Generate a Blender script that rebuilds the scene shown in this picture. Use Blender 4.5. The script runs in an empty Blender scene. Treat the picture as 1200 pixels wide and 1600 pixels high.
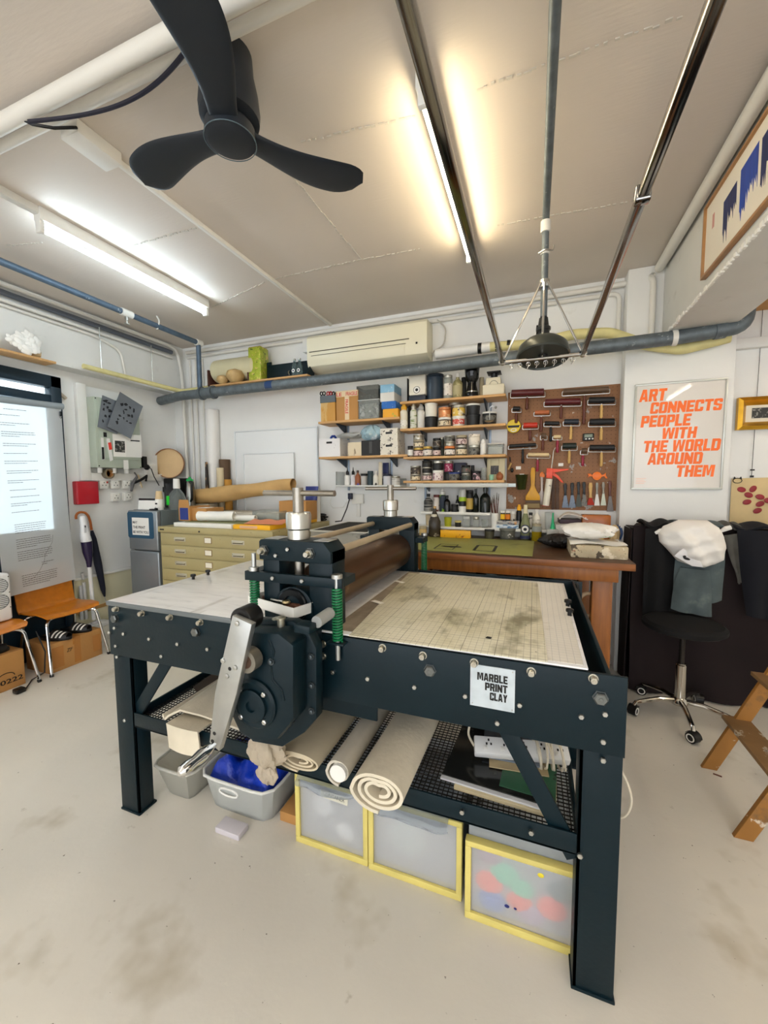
import bpy, bmesh, math, random
from mathutils import Vector, Matrix
random.seed(7)
PI = math.pi
C = bpy.context.scene.collection
SC = bpy.context.scene

# ---------------------------------------------------------------- camera
F = 624.2868
RM = ((0.93621231, 0.02079223, -0.35081932), (0.35138755, -0.07177278, 0.93347494), (-0.00577025, -0.99720427, -0.07450069))
EYE = (0.0, 0.0, 1.5)
cam_d = bpy.data.cameras.new('camera')
cam_d.sensor_fit = 'HORIZONTAL'
cam_d.sensor_width = 36.0
cam_d.lens = F / 1200 * 36
cam_d.clip_start = 0.05
cam = bpy.data.objects.new('camera', cam_d)
C.objects.link(cam)
cm = Matrix.Identity(4)
for i in range(3):
    cm[i][0] = RM[i][0]; cm[i][1] = -RM[i][1]; cm[i][2] = -RM[i][2]; cm[i][3] = EYE[i]
cam.matrix_world = cm
SC.camera = cam

# ---------------------------------------------------------------- world, exposure
SC.view_settings.view_transform = 'Standard'
SC.view_settings.look = 'None'
SC.view_settings.gamma = 1
SC.view_settings.use_curve_mapping = False
SC.view_settings.exposure = EXPO = 1.62
wd = bpy.data.worlds.new('daylight')
SC.world = wd
wd.use_nodes = True
bgn = wd.node_tree.nodes['Background']
bgn.inputs[0].default_value = (0.93, 0.96, 1.0, 1)
bgn.inputs[1].default_value = 1.25
TUBE_COOL = 16.0
TUBE_WARM = 16.0
TUBE_REAR = 22.0

# ---------------------------------------------------------------- materials
def lin(c):
    r = []
    for v in c[:3]:
        v = v / 255.0
        r.append(v / 12.92 if v <= 0.04045 else ((v + 0.055) / 1.055) ** 2.4)
    return (r[0], r[1], r[2], 1.0)

MATS = {}
def mat(name, col, rough=0.5, metal=0.0, n=None, bump=None, spots=(), emit=0, trans=0, alpha=1, ior=1.45, coat=0, stretch=None, sub=0):
    """procedural surface: colour, broad mottling n=(scale, amount), bump=(scale, strength), spots=[(scale, threshold, colour, stretch)]"""
    if name in MATS:
        return MATS[name]
    m = bpy.data.materials.new(name); MATS[name] = m
    m.use_nodes = True
    nt = m.node_tree; nd = nt.nodes; ln = nt.links
    b = nd['Principled BSDF']
    b.inputs['Base Color'].default_value = lin(col)
    b.inputs['Roughness'].default_value = rough
    b.inputs['Metallic'].default_value = metal
    b.inputs['IOR'].default_value = ior
    if name.startswith('dark_teal'): b.inputs['Specular IOR Level'].default_value = .3
    if trans: b.inputs['Transmission Weight'].default_value = trans
    if alpha < 1: b.inputs['Alpha'].default_value = alpha
    if coat: b.inputs['Coat Weight'].default_value = coat
    if emit:
        b.inputs['Emission Color'].default_value = lin(col)
        b.inputs['Emission Strength'].default_value = emit
    tc = None
    def coord(st=None):
        nonlocal tc
        if tc is None: tc = nd.new('ShaderNodeTexCoord')
        if st is None: return tc.outputs['Object']
        mp = nd.new('ShaderNodeMapping'); mp.inputs['Scale'].default_value = st
        ln.new(tc.outputs['Object'], mp.inputs['Vector']); return mp.outputs[0]
    cur = None
    def mix(fac, a, bcol):
        mx = nd.new('ShaderNodeMix'); mx.data_type = 'RGBA'
        ln.new(fac, mx.inputs[0])
        if isinstance(a, tuple): mx.inputs[6].default_value = a
        else: ln.new(a, mx.inputs[6])
        if isinstance(bcol, tuple): mx.inputs[7].default_value = bcol
        else: ln.new(bcol, mx.inputs[7])
        return mx.outputs[2]
    cur = lin(col)
    if n:
        t = nd.new('ShaderNodeTexNoise'); t.inputs['Scale'].default_value = n[0]; t.inputs['Detail'].default_value = 6
        ln.new(coord(stretch), t.inputs['Vector'])
        mr = nd.new('ShaderNodeMapRange'); mr.inputs[1].default_value = 0.3; mr.inputs[2].default_value = 0.7
        ln.new(t.outputs[0], mr.inputs[0])
        lo = tuple(v * (1 - n[1]) for v in cur[:3]) + (1,)
        hi = tuple(min(1, v * (1 + n[1] * 0.6)) for v in cur[:3]) + (1,)
        cur = mix(mr.outputs[0], lo, hi)
    for s in spots:
        t = nd.new('ShaderNodeTexNoise'); t.inputs['Scale'].default_value = s[0]; t.inputs['Detail'].default_value = 4
        t.inputs['Roughness'].default_value = 0.62
        ln.new(coord(s[3] if len(s) > 3 else None), t.inputs['Vector'])
        mr = nd.new('ShaderNodeMapRange'); th_ = s[1] - .05; mr.inputs[1].default_value = th_; mr.inputs[2].default_value = th_ + (s[4] if len(s) > 4 else 0.05)
        ln.new(t.outputs[0], mr.inputs[0])
        cur = mix(mr.outputs[0], cur, lin(s[2]))
    if not isinstance(cur, tuple): ln.new(cur, b.inputs['Base Color'])
    if bump:
        t = nd.new('ShaderNodeTexNoise'); t.inputs['Scale'].default_value = bump[0]; t.inputs['Detail'].default_value = 5
        ln.new(coord(bump[2] if len(bump) > 2 else None), t.inputs['Vector'])
        bp = nd.new('ShaderNodeBump'); bp.inputs['Strength'].default_value = bump[1]; bp.inputs['Distance'].default_value = 0.02
        ln.new(t.outputs[0], bp.inputs['Height']); ln.new(bp.outputs[0], b.inputs['Normal'])
    return m

def add_grid(m, step, width, col, axes=(0, 1), fade=1.0):
    """ruled lines printed on a surface, every step metres along the given object axes"""
    nt = m.node_tree; nd = nt.nodes; ln = nt.links
    b = nd['Principled BSDF']
    tc = nd.new('ShaderNodeTexCoord'); sp = nd.new('ShaderNodeSeparateXYZ'); ln.new(tc.outputs['Object'], sp.inputs[0])
    fac = None
    for a in axes:
        md = nd.new('ShaderNodeMath'); md.operation = 'PINGPONG'; md.inputs[1].default_value = step / 2
        ln.new(sp.outputs[a], md.inputs[0])
        lt = nd.new('ShaderNodeMath'); lt.operation = 'LESS_THAN'; lt.inputs[1].default_value = width / 2
        ln.new(md.outputs[0], lt.inputs[0])
        if fac is None: fac = lt.outputs[0]
        else:
            mx = nd.new('ShaderNodeMath'); mx.operation = 'MAXIMUM'; ln.new(fac, mx.inputs[0]); ln.new(lt.outputs[0], mx.inputs[1]); fac = mx.outputs[0]
    ml = nd.new('ShaderNodeMath'); ml.operation = 'MULTIPLY'; ml.inputs[1].default_value = fade; ln.new(fac, ml.inputs[0])
    mx = nd.new('ShaderNodeMix'); mx.data_type = 'RGBA'; ln.new(ml.outputs[0], mx.inputs[0])
    if b.inputs['Base Color'].is_linked: ln.new(b.inputs['Base Color'].links[0].from_socket, mx.inputs[6])
    else: mx.inputs[6].default_value = b.inputs['Base Color'].default_value
    mx.inputs[7].default_value = lin(col)
    ln.new(mx.outputs[2], b.inputs['Base Color'])

# ---------------------------------------------------------------- pixel -> world (only to read off the photograph's measures)
def P(px, py, ax, v):
    d = [RM[i][0] * (px - 600) + RM[i][1] * (py - 800) + RM[i][2] * F for i in range(3)]
    k = 'xyz'.index(ax)
    t = (v - EYE[k]) / d[k]
    return Vector([EYE[i] + t * d[i] for i in range(3)])

# ---------------------------------------------------------------- mesh builder
class MB:
    def __init__(s): s.bm = bmesh.new()
    def _end(s, before, M):
        if M is not None:
            bmesh.ops.transform(s.bm, matrix=M, verts=[v for v in s.bm.verts if v not in before])
    def box(s, x0, x1, y0, y1, z0, z1, bev=0, seg=2, M=None):
        before = set(s.bm.verts) if (M is not None) else None
        r = bmesh.ops.create_cube(s.bm, size=1)
        for v in r['verts']:
            v.co = Vector(((x0 + x1) / 2 + v.co.x * (x1 - x0), (y0 + y1) / 2 + v.co.y * (y1 - y0), (z0 + z1) / 2 + v.co.z * (z1 - z0)))
        if bev:
            es = list({e for v in r['verts'] for e in v.link_edges})
            bmesh.ops.bevel(s.bm, geom=es, offset=min(bev, 0.45 * min(abs(x1 - x0), abs(y1 - y0), abs(z1 - z0))), segments=seg, affect='EDGES', profile=0.5)
        if M is not None: s._end(before, M)
        return s
    def lathe(s, prof, c=(0, 0, 0), n=20, M=None):
        """prof: [(radius, height)] bottom to top, about z through c"""
        rows = []
        c = Vector(c)
        for r, z in prof:
            if r < 1e-6: rows.append([s.bm.verts.new(c + Vector((0, 0, z)))])
            else: rows.append([s.bm.verts.new(c + Vector((r * math.cos(2 * PI * k / n), r * math.sin(2 * PI * k / n), z))) for k in range(n)])
        for a, b in zip(rows, rows[1:]):
            for k in range(n):
                l = (k + 1) % n
                if len(a) == 1 and len(b) == 1: continue
                if len(a) == 1: s.bm.faces.new((a[0], b[l], b[k]))
                elif len(b) == 1: s.bm.faces.new((a[k], a[l], b[0]))
                else: s.bm.faces.new((a[k], a[l], b[l], b[k]))
        for row, fl in ((rows[0], True), (rows[-1], False)):
            if len(row) > 1: s.bm.faces.new(row[::-1] if fl else row)
        if M is not None:
            bmesh.ops.transform(s.bm, matrix=M, verts=[v for r in rows for v in r])
        return s
    def cyl(s, a, b, r, r2=None, n=16):
        a = Vector(a); b = Vector(b); d = b - a
        r2 = r if r2 is None else r2
        q = d.to_track_quat('Z', 'Y').to_matrix().to_4x4()
        return s.lathe([(r, 0), (r2, d.length)], n=n, M=Matrix.Translation(a) @ q)
    def tube(s, pts, r, n=8, closed=False, rs=None):
        pts = [Vector(p) for p in pts]; m = len(pts)
        rows = []; prev = None
        for i, p in enumerate(pts):
            if closed: t = pts[(i + 1) % m] - pts[i - 1]
            else: t = (pts[min(i + 1, m - 1)] - pts[max(i - 1, 0)])
            t.normalize()
            if prev is None:
                u = t.orthogonal().normalized()
            else:
                u = prev - t * prev.dot(t)
                u = u.normalized() if u.length > 1e-6 else t.orthogonal().normalized()
            prev = u; w = t.cross(u)
            rr = rs[i] if rs else r
            rows.append([s.bm.verts.new(p + (u * math.cos(2 * PI * k / n) + w * math.sin(2 * PI * k / n)) * rr) for k in range(n)])
        for i in range(m if closed else m - 1):
            a = rows[i]; b = rows[(i + 1) % m]
            for k in range(n):
                l = (k + 1) % n
                s.bm.faces.new((a[k], a[l], b[l], b[k]))
        if not closed:
            s.bm.faces.new(rows[0][::-1]); s.bm.faces.new(rows[-1])
        return s
    def prism(s, poly, d0, d1, axis='y', bev=0, M=None):
        """poly in the two other axes (x,z for y; y,z for x; x,y for z), drawn between d0 and d1"""
        def mk(p, d):
            if axis == 'y': return Vector((p[0], d, p[1]))
            if axis == 'x': return Vector((d, p[0], p[1]))
            return Vector((p[0], p[1], d))
        before = set(s.bm.verts) if (M is not None) else None
        A = [s.bm.verts.new(mk(p, d0)) for p in poly]
        B = [s.bm.verts.new(mk(p, d1)) for p in poly]
        fs = [s.bm.faces.new(A), s.bm.faces.new(B[::-1])]
        n = len(poly)
        for k in range(n):
            l = (k + 1) % n
            fs.append(s.bm.faces.new((A[l], A[k], B[k], B[l])))
        bmesh.ops.recalc_face_normals(s.bm, faces=fs)
        if bev:
            es = list(fs[0].edges) + list(fs[1].edges)
            bmesh.ops.bevel(s.bm, geom=es, offset=bev, segments=2, affect='EDGES', profile=0.5)
        if M is not None: s._end(before, M)
        return s
    def ball(s, c, r, n=14, M=None):
        r = (r, r, r) if not isinstance(r, (tuple, list)) else r
        m = Matrix.Translation(c) @ (M or Matrix.Identity(4)) @ Matrix.Diagonal((r[0], r[1], r[2], 1))
        bmesh.ops.create_uvsphere(s.bm, u_segments=n, v_segments=max(6, n // 2), radius=1, matrix=m)
        return s
    def quad(s, a, b, c, d):
        s.bm.faces.new([s.bm.verts.new(Vector(p)) for p in (a, b, c, d)]); return s
    def surf(s, fn, nu, nv, wrap=False, thick=0):
        """grid of fn(u,v) u,v in 0..1; thick closes it into a sheet"""
        R = [[s.bm.verts.new(Vector(fn(i / nu, j / nv))) for j in range(nv + 1)] for i in range(nu + (0 if wrap else 1))]
        fs = []
        for i in range(nu):
            a = R[i]; b = R[(i + 1) % len(R)]
            for j in range(nv):
                fs.append(s.bm.faces.new((a[j], b[j], b[j + 1], a[j + 1])))
        if thick:
            bmesh.ops.recalc_face_normals(s.bm, faces=fs)
            bmesh.ops.solidify(s.bm, geom=fs, thickness=thick)
        return s
    def build(s, name, m, parent=None, loc=None, smooth=35):
        L = Vector(ORG[parent.name]) if parent is not None else Vector(loc or (0, 0, 0))
        bmesh.ops.recalc_face_normals(s.bm, faces=s.bm.faces[:])
        bmesh.ops.translate(s.bm, vec=-L, verts=s.bm.verts[:])
        me = bpy.data.meshes.new(name)
        if smooth:
            a = math.radians(smooth)
            for f in s.bm.faces: f.smooth = True
            for e in s.bm.edges:
                e.smooth = len(e.link_faces) == 2 and e.calc_face_angle(0) < a
        s.bm.to_mesh(me); s.bm.free()
        for x in (m if isinstance(m, (list, tuple)) else [m]): me.materials.append(x)
        o = bpy.data.objects.new(name, me)
        C.objects.link(o)
        if parent is not None: o.parent = parent
        else: o.location = L
        ORG[o.name] = L
        return o
ORG = {}

def tag(o, label, cat, group=None, kind=None):
    o['label'] = label; o['category'] = cat
    if group: o['group'] = group
    if kind: o['kind'] = kind
    return o
def thing(name, label, cat, loc, group=None):
    o = bpy.data.objects.new(name, None); C.objects.link(o)
    o.empty_display_size = 0.05
    o.location = loc; ORG[o.name] = Vector(loc)
    return tag(o, label, cat, group)
def struct(mb, name, m, label=None, smooth=35):
    o = mb.build(name, m, smooth=smooth)
    o['kind'] = 'structure'
    if label: o['label'] = label
    return o
def one(mb, name, m, label, cat, loc, group=None, kind=None, smooth=35):
    return tag(mb.build(name, m, loc=loc, smooth=smooth), label, cat, group, kind)
def dup(o, loc, label=None, rotz=None, parent=None, scale=None):
    r = o.copy(); C.objects.link(r)
    if parent is not None: r.parent = parent
    r.location = loc
    if rotz is not None: r.rotation_euler = (0, 0, rotz)
    if scale: r.scale = scale
    if label: r['label'] = label
    for ch in list(o.children):
        c = ch.copy(); C.objects.link(c); c.parent = r
        for g in ch.children:
            d = g.copy(); C.objects.link(d); d.parent = c
    return r
def lettering(rows, O, U, V, m, parent, name='lettering', bold=0.0, shear=0.0, depth=0.0006, sx=1.0):
    """rows: (text, x, y, height[, width]) on the plane O + x U + y V (U, V unit vectors); baseline at y"""
    U = Vector(U); V = Vector(V); O = Vector(O); N = U.cross(V)
    bm = bmesh.new()
    for row in rows:
        cu = bpy.data.curves.new('t', 'FONT'); cu.body = row[0]; cu.size = 1; cu.offset = bold; cu.shear = shear; cu.resolution_u = 3
        t = bpy.data.objects.new('t', cu); C.objects.link(t)
        bpy.context.view_layer.update()
        me = bpy.data.meshes.new_from_object(t.evaluated_get(bpy.context.evaluated_depsgraph_get()))
        xs = [v.co.x for v in me.vertices]; ys = [v.co.y for v in me.vertices]
        k = row[3] / 0.73
        kx = k * sx
        x0 = 0
        if len(row) > 4: kx = row[4] / (max(xs) - min(xs)); x0 = min(xs)
        for v in me.vertices:
            v.co = O + U * (row[1] + (v.co.x - x0) * kx) + V * (row[2] + v.co.y * k) + N * depth
        bm.from_mesh(me)
        bpy.data.objects.remove(t); bpy.data.curves.remove(cu); bpy.data.meshes.remove(me)
    q = MB(); q.bm.free(); q.bm = bm
    return q.build(name, m, parent, smooth=0)
# heavy block capitals for painted and printed signs: polygons on a unit high body
def _r(a, b, c, d): return [(a, c), (b, c), (b, d), (a, d)]
_L = _r(0, .37, 0, 1); _T = _r(0, .96, .78, 1); _B = _r(0, .96, 0, .22); _M = _r(0, .9, .39, .60)
GLYPH = {
 'A': (1.06, [[(0, 0), (.34, 0), (.60, 1), (.29, 1)], [(.72, 0), (1.06, 0), (.77, 1), (.46, 1)], [(.24, .17), (.82, .17), (.76, .40), (.30, .40)]]),
 'R': (1.0, [_L, _r(.37, .84, .79, 1), _r(.37, .84, .40, .59), [(.62, .46), (.88, .40), (.98, .54), (.98, .88), (.84, 1), (.62, 1)], [(.46, .42), (.80, .44), (1.02, 0), (.64, 0)]]),
 'T': (.96, [_T, _r(.29, .67, 0, .78)]),
 'C': (.98, [[(0, .1), (.12, 0), (.37, 0), (.37, 1), (.12, 1), (0, .9)], _r(.37, .86, .79, 1), _r(.37, .86, 0, .21), [(.61, .64), (.98, .64), (.98, .9), (.86, 1), (.61, 1)], [(.61, 0), (.86, 0), (.98, .1), (.98, .37), (.61, .37)]]),
 'O': (.98, [[(0, .1), (.12, 0), (.37, 0), (.37, 1), (.12, 1), (0, .9)], [(.61, 0), (.86, 0), (.98, .1), (.98, .9), (.86, 1), (.61, 1)], _r(.37, .61, .79, 1), _r(.37, .61, 0, .21)]),
 'N': (1.02, [_r(0, .33, 0, 1), _r(.69, 1.02, 0, 1), [(.30, 1), (.33, .42), (.72, 0), (.69, .58)]]),
 'E': (.88, [_L, _r(.37, .88, .78, 1), _r(.37, .80, .39, .60), _r(.37, .88, 0, .22)]),
 'S': (.96, [[(.12, 1), (.84, 1), (.96, .9), (.96, .68), (.62, .68), (.62, .8), (.12, .8)], [(0, .9), (.12, 1), (.37, 1), (.37, .40), (0, .50)], [(.10, .60), (.37, .60), (.96, .52), (.96, .40), (.37, .40), (0, .50)], [(.60, .56), (.96, .50), (.96, .1), (.84, 0), (.60, 0)], [(0, .1), (.12, 0), (.84, 0), (.84, .2), (.36, .2), (.36, .32), (0, .32)]]),
 'P': (.96, [_L, _r(.37, .82, .79, 1), _r(.37, .82, .34, .54), [(.60, .34), (.84, .34), (.96, .46), (.96, .88), (.84, 1), (.60, 1)]]),
 'L': (.84, [_L, _r(.37, .84, 0, .22)]),
 'W': (1.46, [[(0, 1), (.33, 1), (.50, 0), (.16, 0)], [(.30, 0), (.55, 0), (.80, 1), (.58, 1)], [(.66, 1), (.88, 1), (1.16, 0), (.91, 0)], [(.96, 0), (1.30, 0), (1.46, 1), (1.13, 1)]]),
 'I': (.37, [_L]),
 'H': (1.0, [_L, _r(.63, 1, 0, 1), _r(.37, .63, .38, .62)]),
 'D': (1.0, [_L, _r(.37, .7, .79, 1), _r(.37, .7, 0, .21), [(.62, 0), (.82, 0), (1, .14), (1, .86), (.82, 1), (.62, 1)]]),
 'U': (1.0, [[(0, .1), (.12, 0), (.37, 0), (.37, 1), (0, 1)], [(.63, 0), (.88, 0), (1, .1), (1, 1), (.63, 1)], _r(.37, .63, 0, .22)]),
 'M': (1.3, [_r(0, .34, 0, 1), _r(.96, 1.3, 0, 1), [(.28, 1), (.5, 1), (.76, .12), (.54, .12)], [(.80, 1), (1.02, 1), (.76, .12), (.54, .12)]]),
 'B': (.98, [_L, _r(.37, .8, .80, 1), _r(.37, .8, .41, .60), _r(.37, .8, 0, .2), [(.62, .5), (.88, .5), (.94, .62), (.94, .9), (.82, 1), (.62, 1)], [(.62, 0), (.86, 0), (.98, .1), (.98, .4), (.88, .52), (.62, .52)]]),
 'Y': (1.0, [_r(.31, .69, 0, .5), [(0, 1), (.38, 1), (.66, .44), (.34, .40)], [(1, 1), (.62, 1), (.34, .44), (.66, .40)]]),
}
def block(rows, O, U, V, m, parent, name='lettering', shear=0.0, depth=.0006):
    """rows: (text, x, y, height, width)"""
    U = Vector(U); V = Vector(V); O = Vector(O); N = U.cross(V)
    q = MB()
    for txt, x, y, h, w in rows:
        tot = sum((GLYPH[c][0] if c != ' ' else .45) + .07 for c in txt) - .07
        kx = w / tot; cx = 0
        for c in txt:
            if c != ' ':
                for ip, pl in enumerate(GLYPH[c][1]):
                    q.bm.faces.new([q.bm.verts.new(O + U * (x + (cx + a) * kx + shear * b * h) + V * (y + b * h) + N * depth * (1 + .5 * ip)) for a, b in pl])
            cx += (GLYPH[c][0] if c != ' ' else .45) + .07
    return q.build(name, m, parent, smooth=0)
def rot(axis, deg, about):
    about = Vector(about)
    return Matrix.Translation(about) @ Matrix.Rotation(math.radians(deg), 4, axis) @ Matrix.Translation(-about)
def arc(pts, r, n=5):
    """polyline with rounded corners"""
    pts = [Vector(p) for p in pts]; out = [pts[0]]
    for a, b, c in zip(pts, pts[1:], pts[2:]):
        d1 = (a - b).normalized(); d2 = (c - b).normalized()
        p = b + d1 * r; q = b + d2 * r
        for i in range(n + 1):
            t = i / n
            out.append(p * (1 - t) ** 2 + b * 2 * t * (1 - t) + q * t * t)
    out.append(pts[-1]); return out

def spline(pts, n=6):
    pts = [Vector(p) for p in pts]; q = [pts[0]] + pts + [pts[-1]]; out = []
    for a, b, c, d in zip(q, q[1:], q[2:], q[3:]):
        for i in range(n):
            t = i / n
            out.append(.5 * (2 * b + (c - a) * t + (2 * a - 5 * b + 4 * c - d) * t * t + (3 * b - a - 3 * c + d) * t ** 3))
    return out + [pts[-1]]

# common materials
WHITE = mat('white_paint', (232, 231, 226), 0.6, n=(3, 0.03))
STEEL = mat('zinc_steel', (196, 196, 192), 0.32, 1.0, n=(30, 0.15))
CHROME = mat('chrome', (225, 225, 225), 0.08, 1.0)
ALU = mat('brushed_aluminium', (190, 192, 190), 0.38, 0.9, n=(12, 0.12))
BLACK = mat('black_plastic', (11, 11, 12), 0.4)
TEAL = mat('dark_teal_enamel', (5, 28, 36), 0.42, n=(5, 0.12), bump=(60, 0.03))
GALV = mat('galvanised_pipe', (106, 115, 120), 0.5, 0.35, n=(18, 0.25), spots=[(28, 0.69, (150, 157, 158))])
PIPEWHITE = mat('white_painted_pipe', (226, 223, 215), 0.5)
WOOD = mat('pale_shelf_board', (206, 160, 104), 0.55, n=(9, 0.15), stretch=(1, 8, 8))
BROWNWOOD = mat('brown_handle_wood', (96, 46, 30), 0.4, n=(20, 0.2))
CARD = mat('brown_cardboard', (186, 136, 78), 0.8, n=(6, 0.08))
PAPER = mat('white_paper', (238, 236, 230), 0.7)
GLASS = mat('clear_glass', (235, 245, 242), 0.03, trans=1.0, ior=1.3)
PLASTIC = mat('milky_plastic', (218, 222, 220), 0.3, trans=0.55, ior=1.1)
# ================================================================ the setting
ZC = 3.05; YB = 3.63; XL = -4.0
floor_m = mat('painted_concrete', (222, 217, 206), 0.55, n=(1.3, 0.09), bump=(40, 0.04),
              spots=[(2.1, 0.62, (178, 168, 146), (1, 1, 1), 0.2), (9, 0.735, (160, 150, 130), (1, 1, 1), 0.12), (38, 0.75, (90, 76, 58), (1, 1, 1), 0.03), (16, 0.74, (222, 218, 206))])
struct(MB().box(XL - .2, 4.2, -3.2, 4.1, -.12, 0), 'floor', floor_m)
ceil_m = mat('ceiling_paint', (216, 206, 195), 0.62, n=(1.2, 0.05), bump=(14, 0.05, (1, 6, 1)))
struct(MB().box(XL - .2, 4.2, -3.2, 4.1, ZC, ZC + .15), 'ceiling', ceil_m)
wall_m = mat('wall_paint', (236, 236, 233), 0.65, n=(2, 0.035), bump=(25, 0.03), spots=[(4, 0.70, (214, 212, 204), (1, 1, 1), 0.2)])
struct(MB().box(XL - .2, 4.2, YB, YB + .15, 0, ZC), 'wall_back', wall_m)
# left wall round the door opening
DY0, DY1, DZ = 1.30, 2.385, 2.44
w = MB()
w.box(XL - .15, XL, DY1, YB, 0, ZC); w.box(XL - .15, XL, -3.2, DY0, 0, ZC); w.box(XL - .15, XL, DY0, DY1, DZ, ZC)
struct(w, 'wall_left', wall_m)
# right and front walls, outside the picture: the wide front opening is added for soft fill daylight
struct(MB().box(4.05, 4.2, -3.2, YB, 0, ZC), 'wall_right', wall_m)
w = MB()
w.box(XL, 4.05, -3.2, -3.05, 0, .35); w.box(XL, 4.05, -3.2, -3.05, 2.75, ZC); w.box(XL, -3.2, -3.2, -3.05, .35, 2.75); w.box(3.2, 4.05, -3.2, -3.05, .35, 2.75)
struct(w, 'wall_front', wall_m)
fr = MB()
for x in (-3.2, -1.07, 1.02, 3.15): fr.box(x, x + .05, -3.17, -3.1, .35, 2.75)
fr.box(-3.2, 3.2, -3.17, -3.1, .35, .41); fr.box(-3.2, 3.2, -3.17, -3.1, 2.69, 2.75)
win = struct(fr, 'added_window_1', mat('dark_window_frame', (30, 50, 60), 0.5))

# joints of the ceiling boards
jm = mat('joint_filler', (202, 196, 186), 0.8)
jd = mat('joint_crack', (176, 168, 156), 0.8)
def seam(p, q, wd_=0.006, m=jm, n=40, jit=.004):
    a = P(*p, 'z', ZC); b = P(*q, 'z', ZC)
    mb = MB(); d = (b - a); L = d.length; d.normalize(); s = Vector((-d.y, d.x, 0))
    k = int(L / .03)
    for i in range(k):
        c = a + d * (i * .03 + random.uniform(0, .01)) + s * random.uniform(-jit, jit)
        l = random.uniform(.012, .028)
        hw = wd_ * random.uniform(.5, 1)
        mb.prism([tuple((c - s * hw)[:2]), tuple((c + d * l - s * hw)[:2]), tuple((c + d * l + s * hw)[:2]), tuple((c + s * hw)[:2])], ZC - .004, ZC + .01, 'z')
    return mb
n_ = 0
for p, q in (((470, 222), (660, 178)), ((742, 140), (1075, 22)), ((418, 438), (565, 405)), ((560, 406), (660, 388)), ((775, 352), (1000, 312)), ((320, 352), (200, 385)), ((10, 383), (75, 378)), ((330, 480), (415, 440))):
    n_ += 1
    struct(seam(p, q), 'trim_%d' % n_, jm)
n_ += 1
struct(seam((440, 255), (565, 405)), 'trim_%d' % n_, jm)

# beams and pillar
BXL = -3.84
bt = mat('beam_paint', (226, 226, 222), 0.65, n=(3, 0.04), spots=[(5, 0.66, (196, 194, 188), (1, 1, 1), 0.2)])
n_ += 1; struct(MB().box(XL, BXL, -3.05, YB, 2.52, ZC), 'trim_%d' % n_, bt, 'ceiling beam over the door wall')
BR0, BR1, BRZ = .84, 1.22, 2.52
n_ += 1; struct(MB().box(BR0, BR1, -3.05, 3.5, BRZ, ZC, .012), 'trim_%d' % n_, bt, 'white ceiling beam with flaking lower edge')
PX0, PX1, PY = .615, 1.285, 3.5
n_ += 1; struct(MB().box(PX0, PX1, PY, YB, 0, ZC, .01), 'trim_%d' % n_, wall_m, 'white wall pillar')
fl = MB()
for i in range(70):
    y = .9 + i * .038; fl.box(BR0 - random.uniform(.002, .006), BR0 + random.uniform(.004, .012), y, y + random.uniform(.02, .037), BRZ - .003, BRZ + random.uniform(.006, .022))
n_ += 1; struct(fl, 'trim_%d' % n_, mat('flaked_plaster', (244, 243, 238), 0.85), 'flaked plaster along the beam edge')
# timber panel ceiling seen beyond the beam
n_ += 1; struct(MB().box(1.28, 3.9, 2.95, 3.05, 2.62, 2.68).box(1.28, 3.9, 3.05, YB, 2.68, 2.7), 'trim_%d' % n_, mat('varnished_board', (196, 140, 70), 0.5, n=(8, .2)), 'varnished timber panel under the ceiling beyond the beam')
# lower left wall: cream dado, white sill line, wooden strip, baseboard
n_ += 1; struct(MB().box(XL, XL + .012, DY1 + .02, YB, 0, .60), 'trim_%d' % n_, mat('cream_dado', (226, 220, 188), 0.6, n=(3, .05)))
n_ += 1; struct(MB().box(XL, XL + .03, DY1 + .02, YB, .60, .625, .004), 'trim_%d' % n_, WHITE)
n_ += 1; struct(MB().box(XL, XL + .022, DY1 + .02, YB, .28, .315, .004), 'trim_%d' % n_, mat('ochre_strip', (186, 144, 84), 0.6))
struct(MB().box(XL, XL + .02, DY1 + .02, YB, 0, .07, .004), 'baseboard_left', mat('grey_baseboard', (196, 192, 182), 0.6))
struct(MB().box(XL + .2, PX0, YB - .014, YB, 0, .08, .004), 'baseboard_back', MATS['grey_baseboard'])

# door 1 in the left wall
dm = mat('door_teal', (22, 44, 58), 0.45, n=(5, .1))
d = MB()
xf = XL - .04
d.box(xf, XL + .05, DY1 - .085, DY1, 0, DZ, .006); d.box(xf, XL + .05, DY0, DY0 + .085, 0, DZ, .006)
d.box(xf, XL + .05, DY0, DY1, DZ - .10, DZ, .006); d.box(xf, XL + .045, DY0, DY1, DZ - .235, DZ - .165, .006)
d.box(xf, XL + .03, DY0, DY1, 0, 1.10, .006)
dr = struct(d, 'door_1', dm)
g = MB().box(XL - .02, XL - .012, DY0 + .08, DY1 - .08, 1.10, DZ - .235).build('door_pane', mat('frosted_door_glass', (222, 240, 246), 0.25, trans=.9, ior=1.05), dr)
MB().box(XL - .02, XL - .012, DY0 + .08, DY1 - .08, DZ - .165, DZ - .1).build('fanlight_pane', MATS['frosted_door_glass'], dr)

# ================================================================ pipes and conduits
def pipe(name, pts, r, m, label, group=None, n=12, corner=.05, joints=(), jm_=None):
    pts = [Vector(p) for p in pts]
    t = thing(name, label, 'pipe', pts[0], group)
    MB().tube(arc(pts, corner) if len(pts) > 2 else pts, r, n).build('pipe_run', m, t)
    for a, b, rr in joints:
        MB().cyl(a, b, rr, n=n).build('coupling', jm_ or m, t)
    return t
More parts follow.
